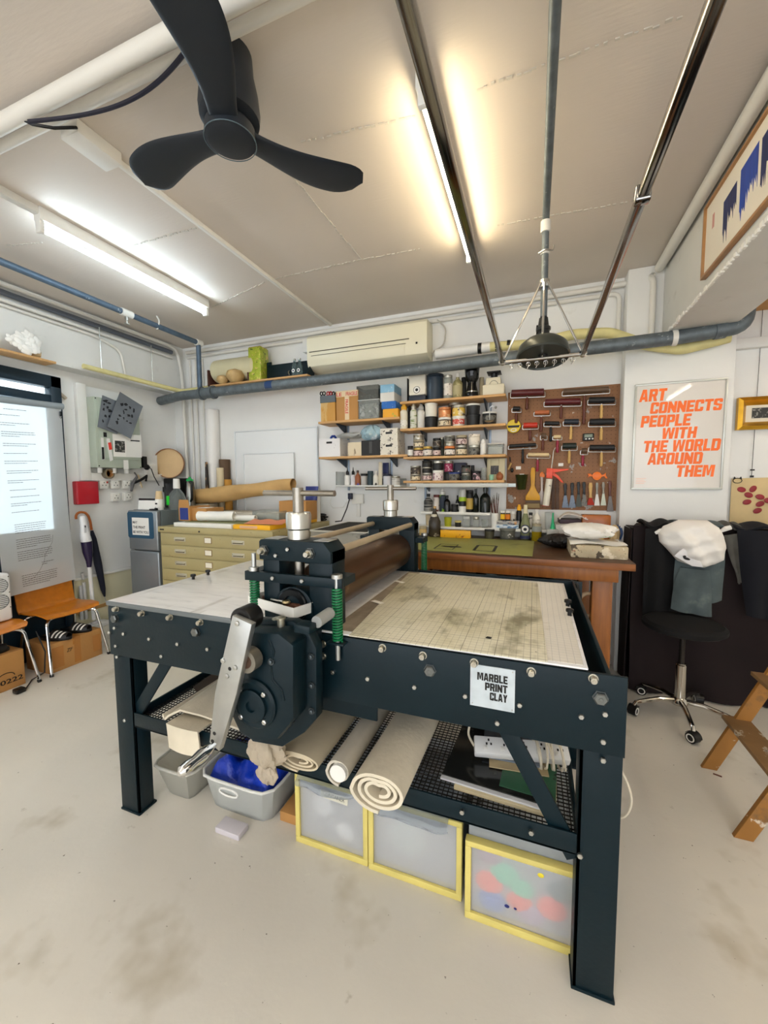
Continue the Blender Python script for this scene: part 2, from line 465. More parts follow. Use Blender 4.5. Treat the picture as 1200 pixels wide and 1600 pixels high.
# big drain pipe along the back wall
gp = [(-3.98, 3.42, 2.43), (-3.6, 3.34, 2.44), (-1.0, 3.34, 2.45), (.9, 3.34, 2.475), (1.26, 3.34, 2.50), (1.27, 3.34, 2.66)]
big = pipe('drain_pipe', gp, .047, GALV, 'large galvanised drain pipe running along the back wall below the air conditioner', corner=.07, n=18,
     joints=[((-3.27, 3.34, 2.441), (-3.16, 3.34, 2.441), .056), ((1.10, 3.34, 2.489), (1.16, 3.34, 2.492), .054)])
for xa in (-3.30, -3.15): MB().cyl((xa, 3.34, 2.441), (xa + .02, 3.34, 2.441), .068, n=18).build('flange', GALV, big)
MB().cyl((-2.47, 3.34, 2.4465), (-2.39, 3.34, 2.4467), .0485, n=18).build('blue_tape', mat('blue_tape', (30, 62, 110), .5), big)
MB().cyl((.86, 3.34, 2.474), (.89, 3.34, 2.475), .053, n=18).box(.865, .885, 3.34, YB, 2.46, 2.485).build('pipe_clip', PIPEWHITE, big)
# yellow lagged pipes
YEL = mat('yellow_lagging', (222, 212, 150), .7, n=(14, .1))
p0 = P(130, 572, 'x', -3.76); p1 = P(285, 604, 'x', -3.72)
lag = pipe('lagged_pipe', [p0, (-3.76, 2.9, p0.z), (-3.66, 3.42, 2.51), (-3.3, 3.46, 2.53)], .022, YEL, 'cream lagged pipe hanging on rods below the left beam')
for yy in (2.62, 3.15): MB().cyl((-3.76, yy, p0.z + .02), (-3.76, yy, 2.93), .005, n=6).build('hanger_rod', STEEL, lag)
ac2 = [(-.80, 3.48, 2.60), (-.35, 3.46, 2.60), (.0, 3.46, 2.58), (.25, 3.46, 2.62), (.5, 3.46, 2.60), (.72, 3.44, 2.48), (.95, 3.445, 2.42), (1.22, 3.445, 2.47)]
t = pipe('air_conditioner_hose', ac2, .038, YEL, 'fat yellow lagged hose sagging behind the pendant lamp to the pillar', n=14)
mb = MB().cyl((-.82, 3.482, 2.60), (-.36, 3.461, 2.60), .041, n=14).build('white_tape', WHITE, t)
for xa, xb, rr_ in ((-.46, -.43, .043), (-.32, -.29, .041), (-.23, -.205, .041)): MB().cyl((xa, 3.462, 2.60 if xa < -.3 else 2.597), (xb, 3.462, 2.599 if xa < -.3 else 2.595), rr_, n=14).build('black_tape', BLACK, t)
# ceiling conduits at the back
pipe('conduit', [(-3.75, 3.60, 2.985), (.45, 3.60, 2.985), (.745, 3.56, 2.985), (.77, 3.47, 2.97), (.77, 3.47, 2.55)], .020, PIPEWHITE, 'upper white conduit along the back wall turning down by the pillar', corner=.08)
pipe('conduit', [(-3.75, 3.605, 2.93), (.58, 3.605, 2.93), (.58, 3.605, 2.5)], .016, PIPEWHITE, 'lower white conduit along the back wall ending at a grey box', corner=.05)
# conduits along the left beam
pipe('conduit', [(-3.79, .2, 3.01), (-3.79, 3.5, 3.01), (-3.79, 3.56, 2.7), (-3.79, 3.58, .9)], .018, PIPEWHITE, 'white conduit along the left beam top turning down in the corner', corner=.1)
pipe('conduit', [(-3.80, .2, 2.95), (-3.80, 3.44, 2.95)], .022, mat('grey_conduit', (92, 98, 108), .5), 'dark grey conduit between the two white ones on the left beam')
pipe('conduit', [(-3.81, .2, 2.895), (-3.81, 3.45, 2.895)], .014, PIPEWHITE, 'lowest white conduit along the left beam')
pipe('conduit', [(-3.82, 1.9, 2.86), (-3.82, 2.62, 2.86), (-3.82, 2.86, 2.80), (-3.82, 2.90, 2.53)], .012, PIPEWHITE, 'thin white conduit bending down the left beam face above the lagged pipe', corner=.08)
for k, (x, lab) in enumerate(((-3.72, 'left'), (-3.64, 'middle'), (-3.54, 'right'))):
    pipe('conduit', [(x, 3.61, 2.90), (x, 3.61, 1.25)], .010, PIPEWHITE, 'thin vertical conduit in the back left corner, %s one of three' % lab)
# sprinkler pipe
q0 = P(0, 412, 'z', 2.96); q1 = P(314, 535, 'z', 2.96)
SPR = mat('blue_grey_pipe', (88, 106, 124), .5, .3, n=(16, .2), spots=[(24, .70, (160, 172, 180))])
qx = (q0.x + q1.x) / 2
spr = pipe('sprinkler_pipe', [(qx, .6, 2.96), (qx, q1.y, 2.96), (qx, q1.y, 2.46)], .024, SPR, 'blue grey sprinkler pipe under the ceiling near the left beam', corner=.03,
     joints=[((qx, q1.y - .03, 2.96), (qx, q1.y + .04, 2.96), .034), ((qx, 2.50, 2.96), (qx, 2.60, 2.96), .032)], jm_=PIPEWHITE)
MB().cyl((qx, 2.55, 2.90), (qx, 2.55, 2.95), .014, n=8).lathe([(.004, 0), (.022, .004), (.022, .008), (.006, .012), (.006, .04)], (qx, 2.55, 2.865), 10).build('sprinkler_head', STEEL, spr)
MB().tube(arc([(qx, 2.85, 3.05), (qx + .03, 2.85, 3.0), (qx, 2.85, 2.925), (qx - .03, 2.85, 2.97)], .02), .007, 6).build('pipe_hanger', PIPEWHITE, spr)
# fat white pipes across the top left
a = P(0, 195, 'z', 2.985); 
pipe('ceiling_pipe', [(-4.0, a.y, 2.985), (.8, a.y, 2.985)], .030, PIPEWHITE, 'fat white pipe crossing the ceiling behind the fan', n=18)
pipe('ceiling_pipe', [(-4.0, a.y + .085, 3.01), (.8, a.y + .085, 3.01)], .020, PIPEWHITE, 'thinner white pipe beside the fat ceiling pipe behind the fan', n=14)
# trunking from junction box to the air conditioner
jx = -1.90
t = thing('cable_trunking', 'white cable trunking across the ceiling from a junction box to the air conditioner', 'trunking', (jx, 1.3, 3.02))
MB().box(jx - .014, jx + .014, 1.42, 3.6, 3.025, ZC, .003).build('trunking', WHITE, t)
MB().box(jx - .055, jx + .055, 1.24, 1.44, 2.99, ZC, .006).build('junction_box', WHITE, t)
# right hand conduit in the angle of beam and ceiling
pipe('conduit', [(.80, -.2, 3.005), (.80, 3.45, 3.005)], .032, PIPEWHITE, 'white conduit in the angle between right beam and ceiling', n=14)
# fan cable
ca = P(45, 190, 'z', 2.93)
cb = P(335, 40, 'z', 2.94)
pts = []
for i in range(15):
    u = i / 14; p = ca.lerp(cb, u)
    p.y += .10 * math.sin(PI * u) ** 1.0; p.z += .05 * u
    pts.append(p)
pts += [(-1.02, 1.185, 3.03)]
one(MB().tube(spline(pts, 3), .008, 6), 'cable', mat('navy_cable', (30, 30, 46), .5), 'dark cable looping along the fat ceiling pipe to the fan', 'cable', pts[0])
tp = [(-1.99, 1.08, 2.98), (-1.93, 1.12, 2.95), (-1.88, 1.17, 2.96), (-1.84, 1.215, 2.985), (-1.84, 1.235, 3.0)]
one(MB().tube(tp, .006, 6), 'cable', BLACK, 'short black cable entering the ceiling junction box', 'cable', tp[0])

# ================================================================ lamps
def batten(name, x, y0, y1, z, label, m, tube_side=0, tail=None):
    t = thing(name, label, 'ceiling light', (x, (y0 + y1) / 2, z))
    MB().box(x - .03, x + .03, y0 - .03, y1 + .03, z + .035, ZC, .004).build('batten', WHITE, t)
    for y, s in ((y0, -1), (y1, 1)):
        MB().box(x - .022, x + .022, y - (.03 if s < 0 else -.004), y + (.03 if s > 0 else -.004), z - .03, z + .04, .006).build('lamp_holder', WHITE, t)
    MB().cyl((x, y0, z - .005), (x, y1, z - .005), .0135, n=12).build('tube', m, t)
    if tail: MB().box(x - .02, x + .02, tail, y0 - .03, ZC - .04, ZC, .003).build('trunking', WHITE, t)
    return t
COOL = mat('cool_tube', (222, 242, 255), .3, emit=TUBE_COOL)
WARM = mat('warm_tube', (255, 236, 196), .3, emit=TUBE_WARM)
REAR = mat('room_tube', (255, 244, 224), .3, emit=TUBE_REAR)
a = P(62, 362, 'z', 2.94); b = P(324, 487, 'z', 2.94)
batten('fluorescent_light', (a.x + b.x) / 2, a.y, b.y, 2.945, 'cool white fluorescent tube light on the left part of the ceiling', COOL, tail=-.5)
a = P(658, 165, 'z', 2.94); b = P(737, 402, 'z', 2.94)
batten('fluorescent_light', (a.x + b.x) / 2, a.y, b.y, 2.945, 'warm white fluorescent tube light beside the left hanging rail', WARM, tail=-.5)
for x, y, lab in ((-2.6, -1.9, 'left of three behind the camera'), (-.4, -1.9, 'middle of three behind the camera'), (2.2, -1.6, 'right of three behind the camera'), (2.4, 1.6, 'added beyond the right beam as fill')):
    batten('fluorescent_light', x, y, y + 1.18, 2.945, 'fluorescent tube light ' + lab, REAR)  # the unseen tube beyond the right beam is added as fill

# ceiling fan
fx, fy = -1.075, 1.275
fan = thing('ceiling_fan', 'black three blade ceiling fan over the press', 'fan', (fx, fy, ZC))
FB = mat('fan_black', (33, 39, 47), .42)
MB().lathe([(.075, 2.815), (.105, 2.83), (.108, 2.86), (.102, 2.92), (.088, 2.985), (.084, ZC)][::1], (fx, fy, 0), 32).build('motor_housing', FB, fan)
MB().lathe([(0, 2.752), (.075, 2.752), (.088, 2.758), (.090, 2.775), (.088, 2.80), (.075, 2.815)], (fx, fy, 0), 32).build('hub', FB, fan)
MB().tube([(fx + .0915 * math.cos(2 * PI * k / 40), fy + .0915 * math.sin(2 * PI * k / 40), 2.756) for k in range(40)], .0018, 6, closed=True).build('hub_ring', mat('fan_ring', (86, 104, 112), .3), fan)
def blade(ang):
    ca_, sa = math.cos(ang), math.sin(ang)
    def f(u, v):
        r = .06 + .48 * u
        wdt = (.05 + .042 * math.sin(min(1, u / .75) * PI / 2) ** 2) * (1 if u < .78 else math.sqrt(max(0.0, 1 - ((u - .78) / .22) ** 2)) * .98 + .02)
        sw = .045 * math.sin(u * PI * .9) - .02 * u
        th = 2 * PI * v
        yy = sw + wdt * math.cos(th)
        tw = math.radians(3 - 3 * u)
        hz = .010 * math.sin(th) * (1.4 - u)
        y2 = yy * math.cos(tw) - hz * math.sin(tw); z2 = yy * math.sin(tw) + hz * math.cos(tw)
        return (fx + r * ca_ - y2 * sa, fy + r * sa + y2 * ca_, 2.785 + z2 + .01 * u)
    mb = MB(); mb.surf(f, 22, 20)
    bmesh.ops.remove_doubles(mb.bm, verts=mb.bm.verts[:], dist=.0004)
    return mb
for ang in (math.radians(172), math.radians(50), math.radians(291)):
    blade(ang).build('blade', FB, fan, smooth=60)

# hanging rails with rack and pendant lamp
RX0, RX1, RZ, RY = -.188, .232, 2.18, 2.46
rack = thing('hanging_rack', 'chrome hanging rack of two long rails and a hooked crossbar below the ceiling', 'rack', (.03, RY, RZ))
DCH = mat('dark_chrome', (150, 148, 145), .12, 1.0)
for x in (RX0, RX1):
    MB().box(x - .012, x + .012, -.6, RY, RZ, RZ + .028, .004).build('rail', DCH, rack)
    for y in (-.4, .3):
        MB().cyl((x, y, RZ + .028), (x, y, ZC), .006, n=8).build('hanger_rod', CHROME, rack)
MB().box(RX1 - .017, RX1 + .017, 1.17, 1.20, RZ - .004, RZ + .033, .004).build('rail_joint', DCH, rack)
MB().cyl((RX0 - .02, RY + .01, RZ + .01), (RX1 + .02, RY + .01, RZ + .01), .009, n=10).build('crossbar', CHROME, rack)
for x in (RX0, RX1): MB().ball((x, RY + .01, RZ + .012), (.02, .02, .022), 10).build('corner_joint', CHROME, rack)
top = Vector((.03, 2.515, 2.62))
for x in (RX0, RX1, .025): MB().cyl(top + Vector(((x - .03) * .08, 0, 0)), (x, RY + .01, RZ + .01), .006, n=8).build('brace', CHROME, rack)
MB().lathe([(.0205, -.02), (.028, -.02), (.028, .02), (.0205, .02), (.0205, -.02)], (.03, 2.54, 2.62), 14).build('clamp', STEEL, rack)
for i in range(8):
    x = RX0 + .05 + i * (RX1 - RX0 - .1) / 7
    MB().tube([(x + .011 * math.sin(k * PI / 5), RY + .01, RZ - .005 - .011 + .011 * math.cos(k * PI / 5)) for k in range(11)] + [(x, RY + .01, RZ - .03), (x - .006, RY + .01, RZ - .04)], .0018, 5).build('hook', CHROME, rack)
mp = pipe('service_pipe', [(.03, -.6, 2.98), (.03, 2.54, 2.98), (.03, 2.54, 2.44)], .019, GALV, 'grey service pipe between the rails turning down to the pendant lamp', corner=.03, n=14,
     joints=[((.03, 2.54, 2.90), (.03, 2.54, 2.96), .027), ((.03, 2.54, 2.78), (.03, 2.54, 2.80), .025)], jm_=PIPEWHITE)
MB().tube(arc([(-.005, 2.53, 2.79), (.03, 2.50, 2.79), (.07, 2.53, 2.79), (.075, 2.53, 2.82)], .01), .004, 6).build('wire_tie', STEEL, mp)
pl = thing('pendant_lamp', 'dark enamel pendant lamp hanging from the service pipe', 'lamp', (.03, 2.56, 2.2))
DOME = mat('lamp_enamel', (62, 66, 62), .3, .3, n=(10, .1))
lc = (.03, 2.56, 0)
LT = rot('X', -14, (.03, 2.56, 2.31))
MB().lathe([(0, 2.218), (.134, 2.216), (.140, 2.205), (.146, 2.212), (.144, 2.235), (.134, 2.268), (.108, 2.294), (.07, 2.308), (.042, 2.316), (0, 2.318)], lc, 36, LT).build('lamp_shade', DOME, pl)
MB().lathe([(.036, 2.31), (.044, 2.315), (.044, 2.335), (.034, 2.345), (.034, 2.365), (.040, 2.37), (.040, 2.385), (.03, 2.395), (.024, 2.44)], lc, 24).build('lamp_holder', mat('lamp_black', (30, 32, 32), .35), pl)
MB().lathe([(0, 2.19), (.02, 2.195), (.03, 2.215), (.026, 2.245), (.015, 2.217)], lc, 16, LT).build('bulb', BLACK, pl)
MB().tube([(.03 + .036 * math.cos(k * .7), 2.56 + .036 * math.sin(k * .7), 2.305 + .004 * k) for k in range(24)], .005, 6).build('cord', BLACK, pl)
# ================================================================ the etching press
X0, X1 = -1.755, .245
Y0, Y1 = 1.19, 2.29
press = thing('etching_press', 'large dark teal etching press on four legs in the middle of the room', 'printing press', (-.75, 1.74, 0))
def pp(name, mb, m, label=None, parent=press, smooth=35):
    o = mb.build(name, m, parent, smooth=smooth)
    if label: o['label'] = label
    return o
TH = .012
# side plates
sp_poly = [(X0, .742), (X0, .952), (X0 + .006, .975), (X1, .975), (X1, .75)]
pp('side_plate', MB().prism(sp_poly, Y0, Y0 + TH, 'y', .002), TEAL)
pp('side_plate', MB().prism(sp_poly, Y1 - TH, Y1, 'y', .002), TEAL)
pp('end_plate', MB().box(X1 - .05, X1 - .038, Y0 + TH, Y1 - TH, .74, .975, .002), TEAL)
pp('end_plate', MB().box(X0 + .038, X0 + .05, Y0 + TH, Y1 - TH, .74, .95, .002), TEAL)
pp('drip_panel', MB().box(-1.05, -.50, Y0 + .06, Y0 + .07, .66, .76, .002), TEAL)
pp('cross_beam', MB().box(-.98, -.56, Y0 + .08, Y1 - .08, .74, .80, .004), TEAL)
# legs of angle steel
def leg(x0, x1, yf, s):
    m = MB()
    m.box(x0, x1, yf, yf + s * .010, .008, .80, .001) if s > 0 else m.box(x0, x1, yf - .010, yf, .008, .80, .001)
    xi = x0 if x0 > -1 else x1
    ya, yb = sorted((yf, yf + s * .075))
    m.box(min(xi, xi + (.010 if x0 > -1 else -.010)), max(xi, xi + (.010 if x0 > -1 else -.010)), ya, yb, .008, .80, .001)
    l = pp('leg', m, TEAL)
    pp('foot_plate', MB().box(x0 - .004, x1 + .004, min(ya, yb) - .004, max(ya, yb) + .012, 0, .010, .002), TEAL, parent=l)
for x0, x1 in ((X0 + .002, X0 + .112), (.136, X1 - .002)):
    leg(x0, x1, Y0 + TH, 1); leg(x0, x1, Y1 - TH, -1)
# diagonal braces
for yf in (Y0 + TH + .011, Y1 - TH - .021):
    for (xa, za, xb, zb) in ((X0 + .09, .45, -1.42, .78), (.135, .40, -.08, .78)):
        d = Vector((xb - xa, 0, zb - za)).normalized(); n = Vector((-d.z, 0, d.x)) * .026
        a = Vector((xa, 0, za)); b = Vector((xb, 0, zb))
        pp('brace', MB().prism([(p.x, p.z) for p in (a - n, b - n, b + n, a + n)], yf, yf + .010, 'y', .001), TEAL)
# shelf frame under the bed
SH = .45
pp('shelf_rail', MB().box(X0 + .11, .136, Y0 + TH, Y0 + TH + .008, .42, .485, .002).box(X0 + .11, .136, Y0 + TH, Y0 + .06, .42, .426), TEAL)
pp('shelf_rail', MB().box(X0 + .11, .136, Y1 - TH - .008, Y1 - TH, .42, .485, .002), TEAL)
pp('shelf_rail', MB().box(X0 + .10, X0 + .11, Y0 + .06, Y1 - .06, .43, .485, .002), TEAL)
pp('shelf_rail', MB().box(.136, .146, Y0 + .06, Y1 - .06, .43, .485, .002), TEAL)
mesh = MB()
k = 0
x = X0 + .115
while x < .13:
    mesh.box(x, x + .003, Y0 + .025, Y1 - .025, SH, SH + .003); x += .0165
y = Y0 + .03
while y < Y1 - .03:
    mesh.box(X0 + .112, .134, y, y + .003, SH + .002, SH + .005); y += .0165
pp('wire_mesh_shelf', mesh, mat('black_wire', (40, 38, 36), .45, .4), smooth=0)
SHT = SH + .005
# bed
BED = mat('bed_laminate', (236, 236, 236), .28, n=(4, .08), stretch=(1, 5, 1), spots=[(5, .60, (206, 206, 208), (1, 6, 1), .15), (3, .64, (186, 183, 178), (3, .5, 1), .12)], coat=.25)
BZ = .985
pp('press_bed', MB().box(X0 - .004, .150, Y0 + .004, Y1 - .11, BZ - .006, BZ, .002), BED, 'pale marbled press bed plate')
pp('bed_core', MB().box(X0 + .004, .146, Y0 + .014, Y1 - .12, BZ - .03, BZ - .007, .001), mat('bed_core', (70, 66, 60), .6))
pp('bed_lip', MB().box(X0 - .006, -.95, Y0 - .003, Y0 + .003, BZ - .02, BZ - .001, .001), mat('grey_lip', (110, 116, 118), .4, .3))
KN = BLACK
for x, y in ((P(887, 947, 'z', BZ).x, P(887, 947, 'z', BZ).y), (P(890, 962, 'z', BZ).x, P(890, 962, 'z', BZ).y), (P(302, 905, 'z', BZ).x, P(302, 905, 'z', BZ).y), (P(325, 898, 'z', BZ).x, P(325, 898, 'z', BZ).y)):
    pp('bed_stop', MB().lathe([(.008, BZ), (.008, BZ + .014), (.014, BZ + .016), (.014, BZ + .026), (.010, BZ + .028)], (x, y, 0), 12), KN)
# roller
RXC, RR = -.762, .101
RZC = BZ + RR + .012
ROLL = mat('roller_steel', (102, 74, 52), .28, .75, n=(7, .25), stretch=(1, .4, 1), spots=[(9, .68, (150, 122, 88), (1, .5, 1), .1)])
ry0, ry1 = 1.335, 2.20
pp('roller', MB().lathe([(.03, -.06), (.03, 0), (RR - .004, 0), (RR, .004), (RR, ry1 - ry0 - .004), (RR - .004, ry1 - ry0), (.03, ry1 - ry0), (.03, ry1 - ry0 + .06)], n=64, M=Matrix.Translation((RXC, ry0, RZC)) @ Matrix.Rotation(-PI / 2, 4, 'X')), ROLL, 'brown burnished steel roller')
pp('lower_roller', MB().cyl((RXC, ry0, .86), (RXC, ry1, .86), .09, n=32), ROLL)
# bearing frames at both ends
GREEN = mat('green_spring', (16, 112, 66), .35)
SCREW = mat('screw_steel', (158, 152, 142), .35, 1.0, n=(20, .2))
COLLAR = mat('turned_collar', (198, 196, 188), .28, 1.0, n=(8, .15))
XS = -.80
def frame(yf, yb, s):
    """yf outer face, yb inner face; s = -1 near end, +1 far end"""
    y0, y1 = sorted((yf, yb))
    pp('frame_post', MB().box(-.928, -.858, y0 + .012, y1, .80, 1.235, .003), TEAL)
    pp('frame_post', MB().prism([(-.735, .80), (-.642, .80), (-.642, 1.262), (-.668, 1.292), (-.735, 1.292)], y0 + .012, y1, 'y', .003), TEAL)
    pp('frame_head', MB().prism([(-.935, 1.222), (-.642, 1.222), (-.642, 1.262), (-.67, 1.295), (-.928, 1.295), (-.935, 1.288)], y0, y1 + .004, 'y', .003), TEAL)
    for xs in (-.893, -.69):
        pp('slot_cover', MB().box(xs - .03, xs + .03, y0 + .02, y1 - .02, 1.295, 1.297, .001), STEEL)
    n = 16
    pp('bearing_block', MB().prism([(-.875, .95), (-.719, .95)] + [(-.797 + .078 * math.cos(PI * k / n), 1.06 + .07 * math.sin(PI * k / n)) for k in range(n + 1)], y0 + .004, y1, 'y', .004), TEAL)
    pp('bearing_ring', MB().lathe([(.034, 0), (.036, .012), (.056, .014), (.060, .010), (.060, 0)], n=32, M=Matrix.Translation((-.797, yf + (.005 if s < 0 else -.005), 1.065)) @ Matrix.Rotation(PI / 2 if s < 0 else -PI / 2, 4, 'X')), mat('bearing_black', (24, 28, 32), .3, .5))
    yo = yf + s * .022; yi = yf - s * .085
    ya, yb_ = sorted((yo, yf + s * .004)); yc_, yd = sorted((yf + s * .004, yi))
    pp('yoke', MB().box(-.985, -.59, ya, yb_, 1.146, 1.180, .002).box(-.985, -.936, yc_, yd, 1.15, 1.178).box(-.636, -.59, yc_, yd, 1.15, 1.178), TEAL)
    yc = (y0 + y1) / 2
    pp('pressure_screw', MB().cyl((XS, yc, 1.06), (XS, yc, 1.482), .0195, n=20), SCREW)
    pp('screw_collar', MB().lathe([(.040, 1.297), (.040, 1.33), (.045, 1.335), (.046, 1.385), (.043, 1.393), (.020, 1.393)], (XS, yc, 0), 28), COLLAR)
    ang = math.radians(-4 if s < 0 else 5)
    dx, dy = .155 * math.cos(ang), .155 * math.sin(ang)
    pp('tee_handle', MB().cyl((XS - dx, yc - dy, 1.462), (XS + dx, yc + dy, 1.462), .0105, n=14), SCREW)
    for xs in (-.611, -.953):
        zt, zb = 1.146, .965
        yy = yf + s * (.015 if xs > -.9 else .008)
        turns = 19
        pts = [(xs + .0155 * math.cos(2 * PI * i / 10), yy + .0155 * math.sin(2 * PI * i / 10), zb + (zt - zb) * i / (turns * 10)) for i in range(turns * 10 + 1)]
        sp = pp('spring', MB().tube(pts, .0038, 5), GREEN, 'green coil spring')
        MB().cyl((xs, yy, zt + .04 if xs > -.9 else 1.245), (xs, yy, .90), .0085, n=12).build('spring_rod', ALU, sp)
        MB().lathe([(.019, 1.181), (.019, 1.194), (.012, 1.196)], (xs, yy, 0), 12).build('spring_cap', STEEL, sp)
        y2, y3 = sorted((yf + s * .035, yf - s * .05))
        MB().box(xs - .035, xs + .03, y2, y3, .957, .963, .001).build('spring_seat', TEAL, sp)
frame(1.19, 1.30, -1)
frame(2.29, 2.19, 1)
RODM = mat('tie_rod', (196, 180, 152), .35, .4, n=(6, .15))
pp('tie_rod', MB().cyl((-.895, 1.30, 1.255), (-.895, 2.19, 1.255), .0135, n=16), RODM)
pp('tie_rod', MB().cyl((-.662, 1.30, 1.255), (-.662, 2.19, 1.255), .0135, n=16), RODM)

# bolts
def bolt_proto(name, r, d, m, hexa=True, ring=0):
    q = MB().lathe(([(ring, -.0005), (ring, .003), (r, .003)] if ring else [(r, -.0005)]) + [(r, d * .8), (r * .8, d), (r * .35, d), (r * .3, d * 1.05)], n=6 if hexa else 14, M=Matrix.Rotation(PI / 2, 4, 'X'))
    me = q.build(name, m, press, smooth=30)
    return me
PL = {'b': ('bolt', .0078, .009, STEEL, True, 0), 'c': ('cap_nut', .0105, .020, mat('plated_nut', (192, 188, 176), .3, 1.0), False, .013), 'h': ('hex_nut', .0185, .016, mat('blackened_nut', (120, 124, 124), .3, 1.0), True, .0205)}
protos = {}
def put(kind, loc):
    loc = Vector(loc) - ORG[press.name]
    if kind not in protos:
        o = bolt_proto(*PL[kind]); protos[kind] = o
        o.data.transform(Matrix.Translation(ORG[press.name]))
        o.location = loc
    else:
        o = protos[kind].copy(); C.objects.link(o); o.location = loc
for kind, pts in (('c', ((183, 951), (223, 958), (267, 964), (314, 972), (598, 1012), (661, 1024), (741, 1035), (830, 1049), (927, 1060))),
                  ('h', ((181, 966), (307, 987), (672, 1047), (938, 1090))),
                  ('b', ((180, 981), (172, 988), (194, 990), (182, 1009), (184, 1026), (234, 998), (278, 1006), (325, 1014), (253, 1025), (575, 1060), (648, 1073), (727, 1087), (812, 1101), (908, 1119), (945, 1115), (777, 1129), (942, 1158), (942, 1187), (906, 1338 - 2), (196, 1125), (520, 1050), (482, 1180), (722, 1268), (830, 1300)))):
    for q in pts:
        p = P(q[0], q[1], 'y', Y0 - .001)
        put(kind, (p.x, Y0, p.z))
for x, z in ((-.910, 1.256), (-.720, 1.256)): put('h', (x, 1.19, z))
for x, z in ((-.910, 1.256), (-.720, 1.256)): put('c', (x, 1.175, z))
for x, z in ((-.81, 1.265), (-.86, 1.24), (-.74, 1.163), (-.86, 1.163)): put('b', (x, 1.19 if z > 1.2 else 1.168, z))
for q in ((505, 1006), (505, 1025)):
    p = P(q[0], q[1], 'y', Y0); put('c', (p.x, Y0, p.z))
# name plate
a = P(735, 1043, 'y', Y0 - .003); b = P(806, 1120, 'y', Y0 - .003)
NX0, NX1 = a.x, b.x - .004; NZ0, NZ1 = .822, .975 - .024
np_ = pp('name_plate', MB().box(NX0, NX1, Y0 - .003, Y0 - .0005, NZ0, NZ1), mat('plate_aluminium', (198, 208, 214), .45, .25, n=(20, .12), spots=[(60, .775, (120, 126, 130))]), 'aluminium name plate')
wN, hN = NX1 - NX0, NZ1 - NZ0
block([('MARBLE', .16 * wN, .645 * hN, .185 * hN, .68 * wN), ('PRINT', .34 * wN, .425 * hN, .185 * hN, .50 * wN), ('CLAY', .45 * wN, .205 * hN, .185 * hN, .39 * wN)], (NX0, Y0 - .003, NZ0), (1, 0, 0), (0, 0, 1), BLACK, np_)
for x in (NX0 + .007, NX1 - .007):
    for z in (NZ0 + .007, NZ1 - .007): MB().lathe([(.0025, 0), (.002, .0015)], n=8, M=Matrix.Translation((x, Y0 - .0025, z)) @ Matrix.Rotation(PI / 2, 4, 'X')).build('rivet', STEEL, np_)

# gearbox
GY = 1.01
def poly_px(pts, y):
    return [(P(q[0], q[1], 'y', y).x, P(q[0], q[1], 'y', y).z) for q in pts]
flange = poly_px(((396, 966), (462, 968), (486, 984), (499, 1010), (499, 1118), (480, 1140), (446, 1162), (400, 1154), (376, 1120), (384, 1000)), 1.10)
casing = poly_px(((388, 984), (440, 986), (464, 1005), (464, 1120), (438, 1152), (404, 1156), (380, 1142), (366, 1112), (372, 1080), (392, 1060)), 1.02)
gb = pp('gear_housing', MB().prism(flange, 1.08, 1.125, 'y', .006), TEAL)
MB().prism(casing, 1.0, 1.082, 'y', .014).build('gear_cover', TEAL, gb)
MB().box(-.90, -.68, 1.124, 1.192, .70, 1.0, .004).build('gear_neck', TEAL, gb)
pc = P(400, 1098, 'y', 1.0)
MB().lathe([(.080, 0), (.080, .012), (.072, .018), (.052, .018), (.052, .028), (.046, .030), (.018, .030), (.016, .022), (0, .022)], n=36, M=Matrix.Translation((pc.x, 1.003, pc.z)) @ Matrix.Rotation(PI / 2, 4, 'X')).build('hub_cover', TEAL, gb)
for k in range(4):
    a = PI / 4 + k * PI / 2
    MB().lathe([(.0085, 0), (.0085, .007), (.006, .009)], n=6, M=Matrix.Translation((pc.x + .063 * math.cos(a), .985, pc.z + .063 * math.sin(a))) @ Matrix.Rotation(PI / 2, 4, 'X')).build('hub_bolt', STEEL, gb)
for q in ((468, 986), (487, 1025), (488, 1070), (488, 1110), (425, 1033)):
    p = P(q[0], q[1], 'y', 1.08)
    yb_ = 1.08 if q[0] > 460 else 1.0
    MB().lathe([(.011, 0), (.011, .006), (.007, .006), (.007, .012), (.005, .013)], n=10, M=Matrix.Translation((p.x if q[0] > 460 else P(q[0], q[1], 'y', 1.0).x, yb_, p.z if q[0] > 460 else P(q[0], q[1], 'y', 1.0).z)) @ Matrix.Rotation(PI / 2, 4, 'X')).build('flange_bolt', mat('dark_bolt', (86, 94, 98), .35, .8), gb)
pr = P(434, 1010, 'y', .998)
rib = [P(421, 1000, 'y', .999), P(428, 1018, 'y', .999), P(423, 1040, 'y', .999), P(426, 1062, 'y', .999), P(440, 1078, 'y', .999), P(444, 1095, 'y', .999)]
MB().tube(rib, .004, 6).build('cast_rib', TEAL, gb)
for x, y, z in ((-.80, 1.10, 1.028), (-.755, 1.06, 1.05)):
    MB().lathe([(.012, 0), (.012, .022), (.016, .024), (.016, .03), (.010, .033)], (x, y, z - .012), 12).build('oil_plug', mat('brass_plug', (180, 176, 160), .3, .9), gb)
# limit switch beside the gearbox
ls = pp('limit_switch', MB().box(-.675, -.62, 1.01, 1.065, 1.045, 1.07, .004), TEAL)
MB().cyl((-.618, 1.05, 1.072), (-.612, 1.125, 1.078), .019, n=18).build('roller_sleeve', mat('grey_sleeve', (150, 152, 150), .4), ls)
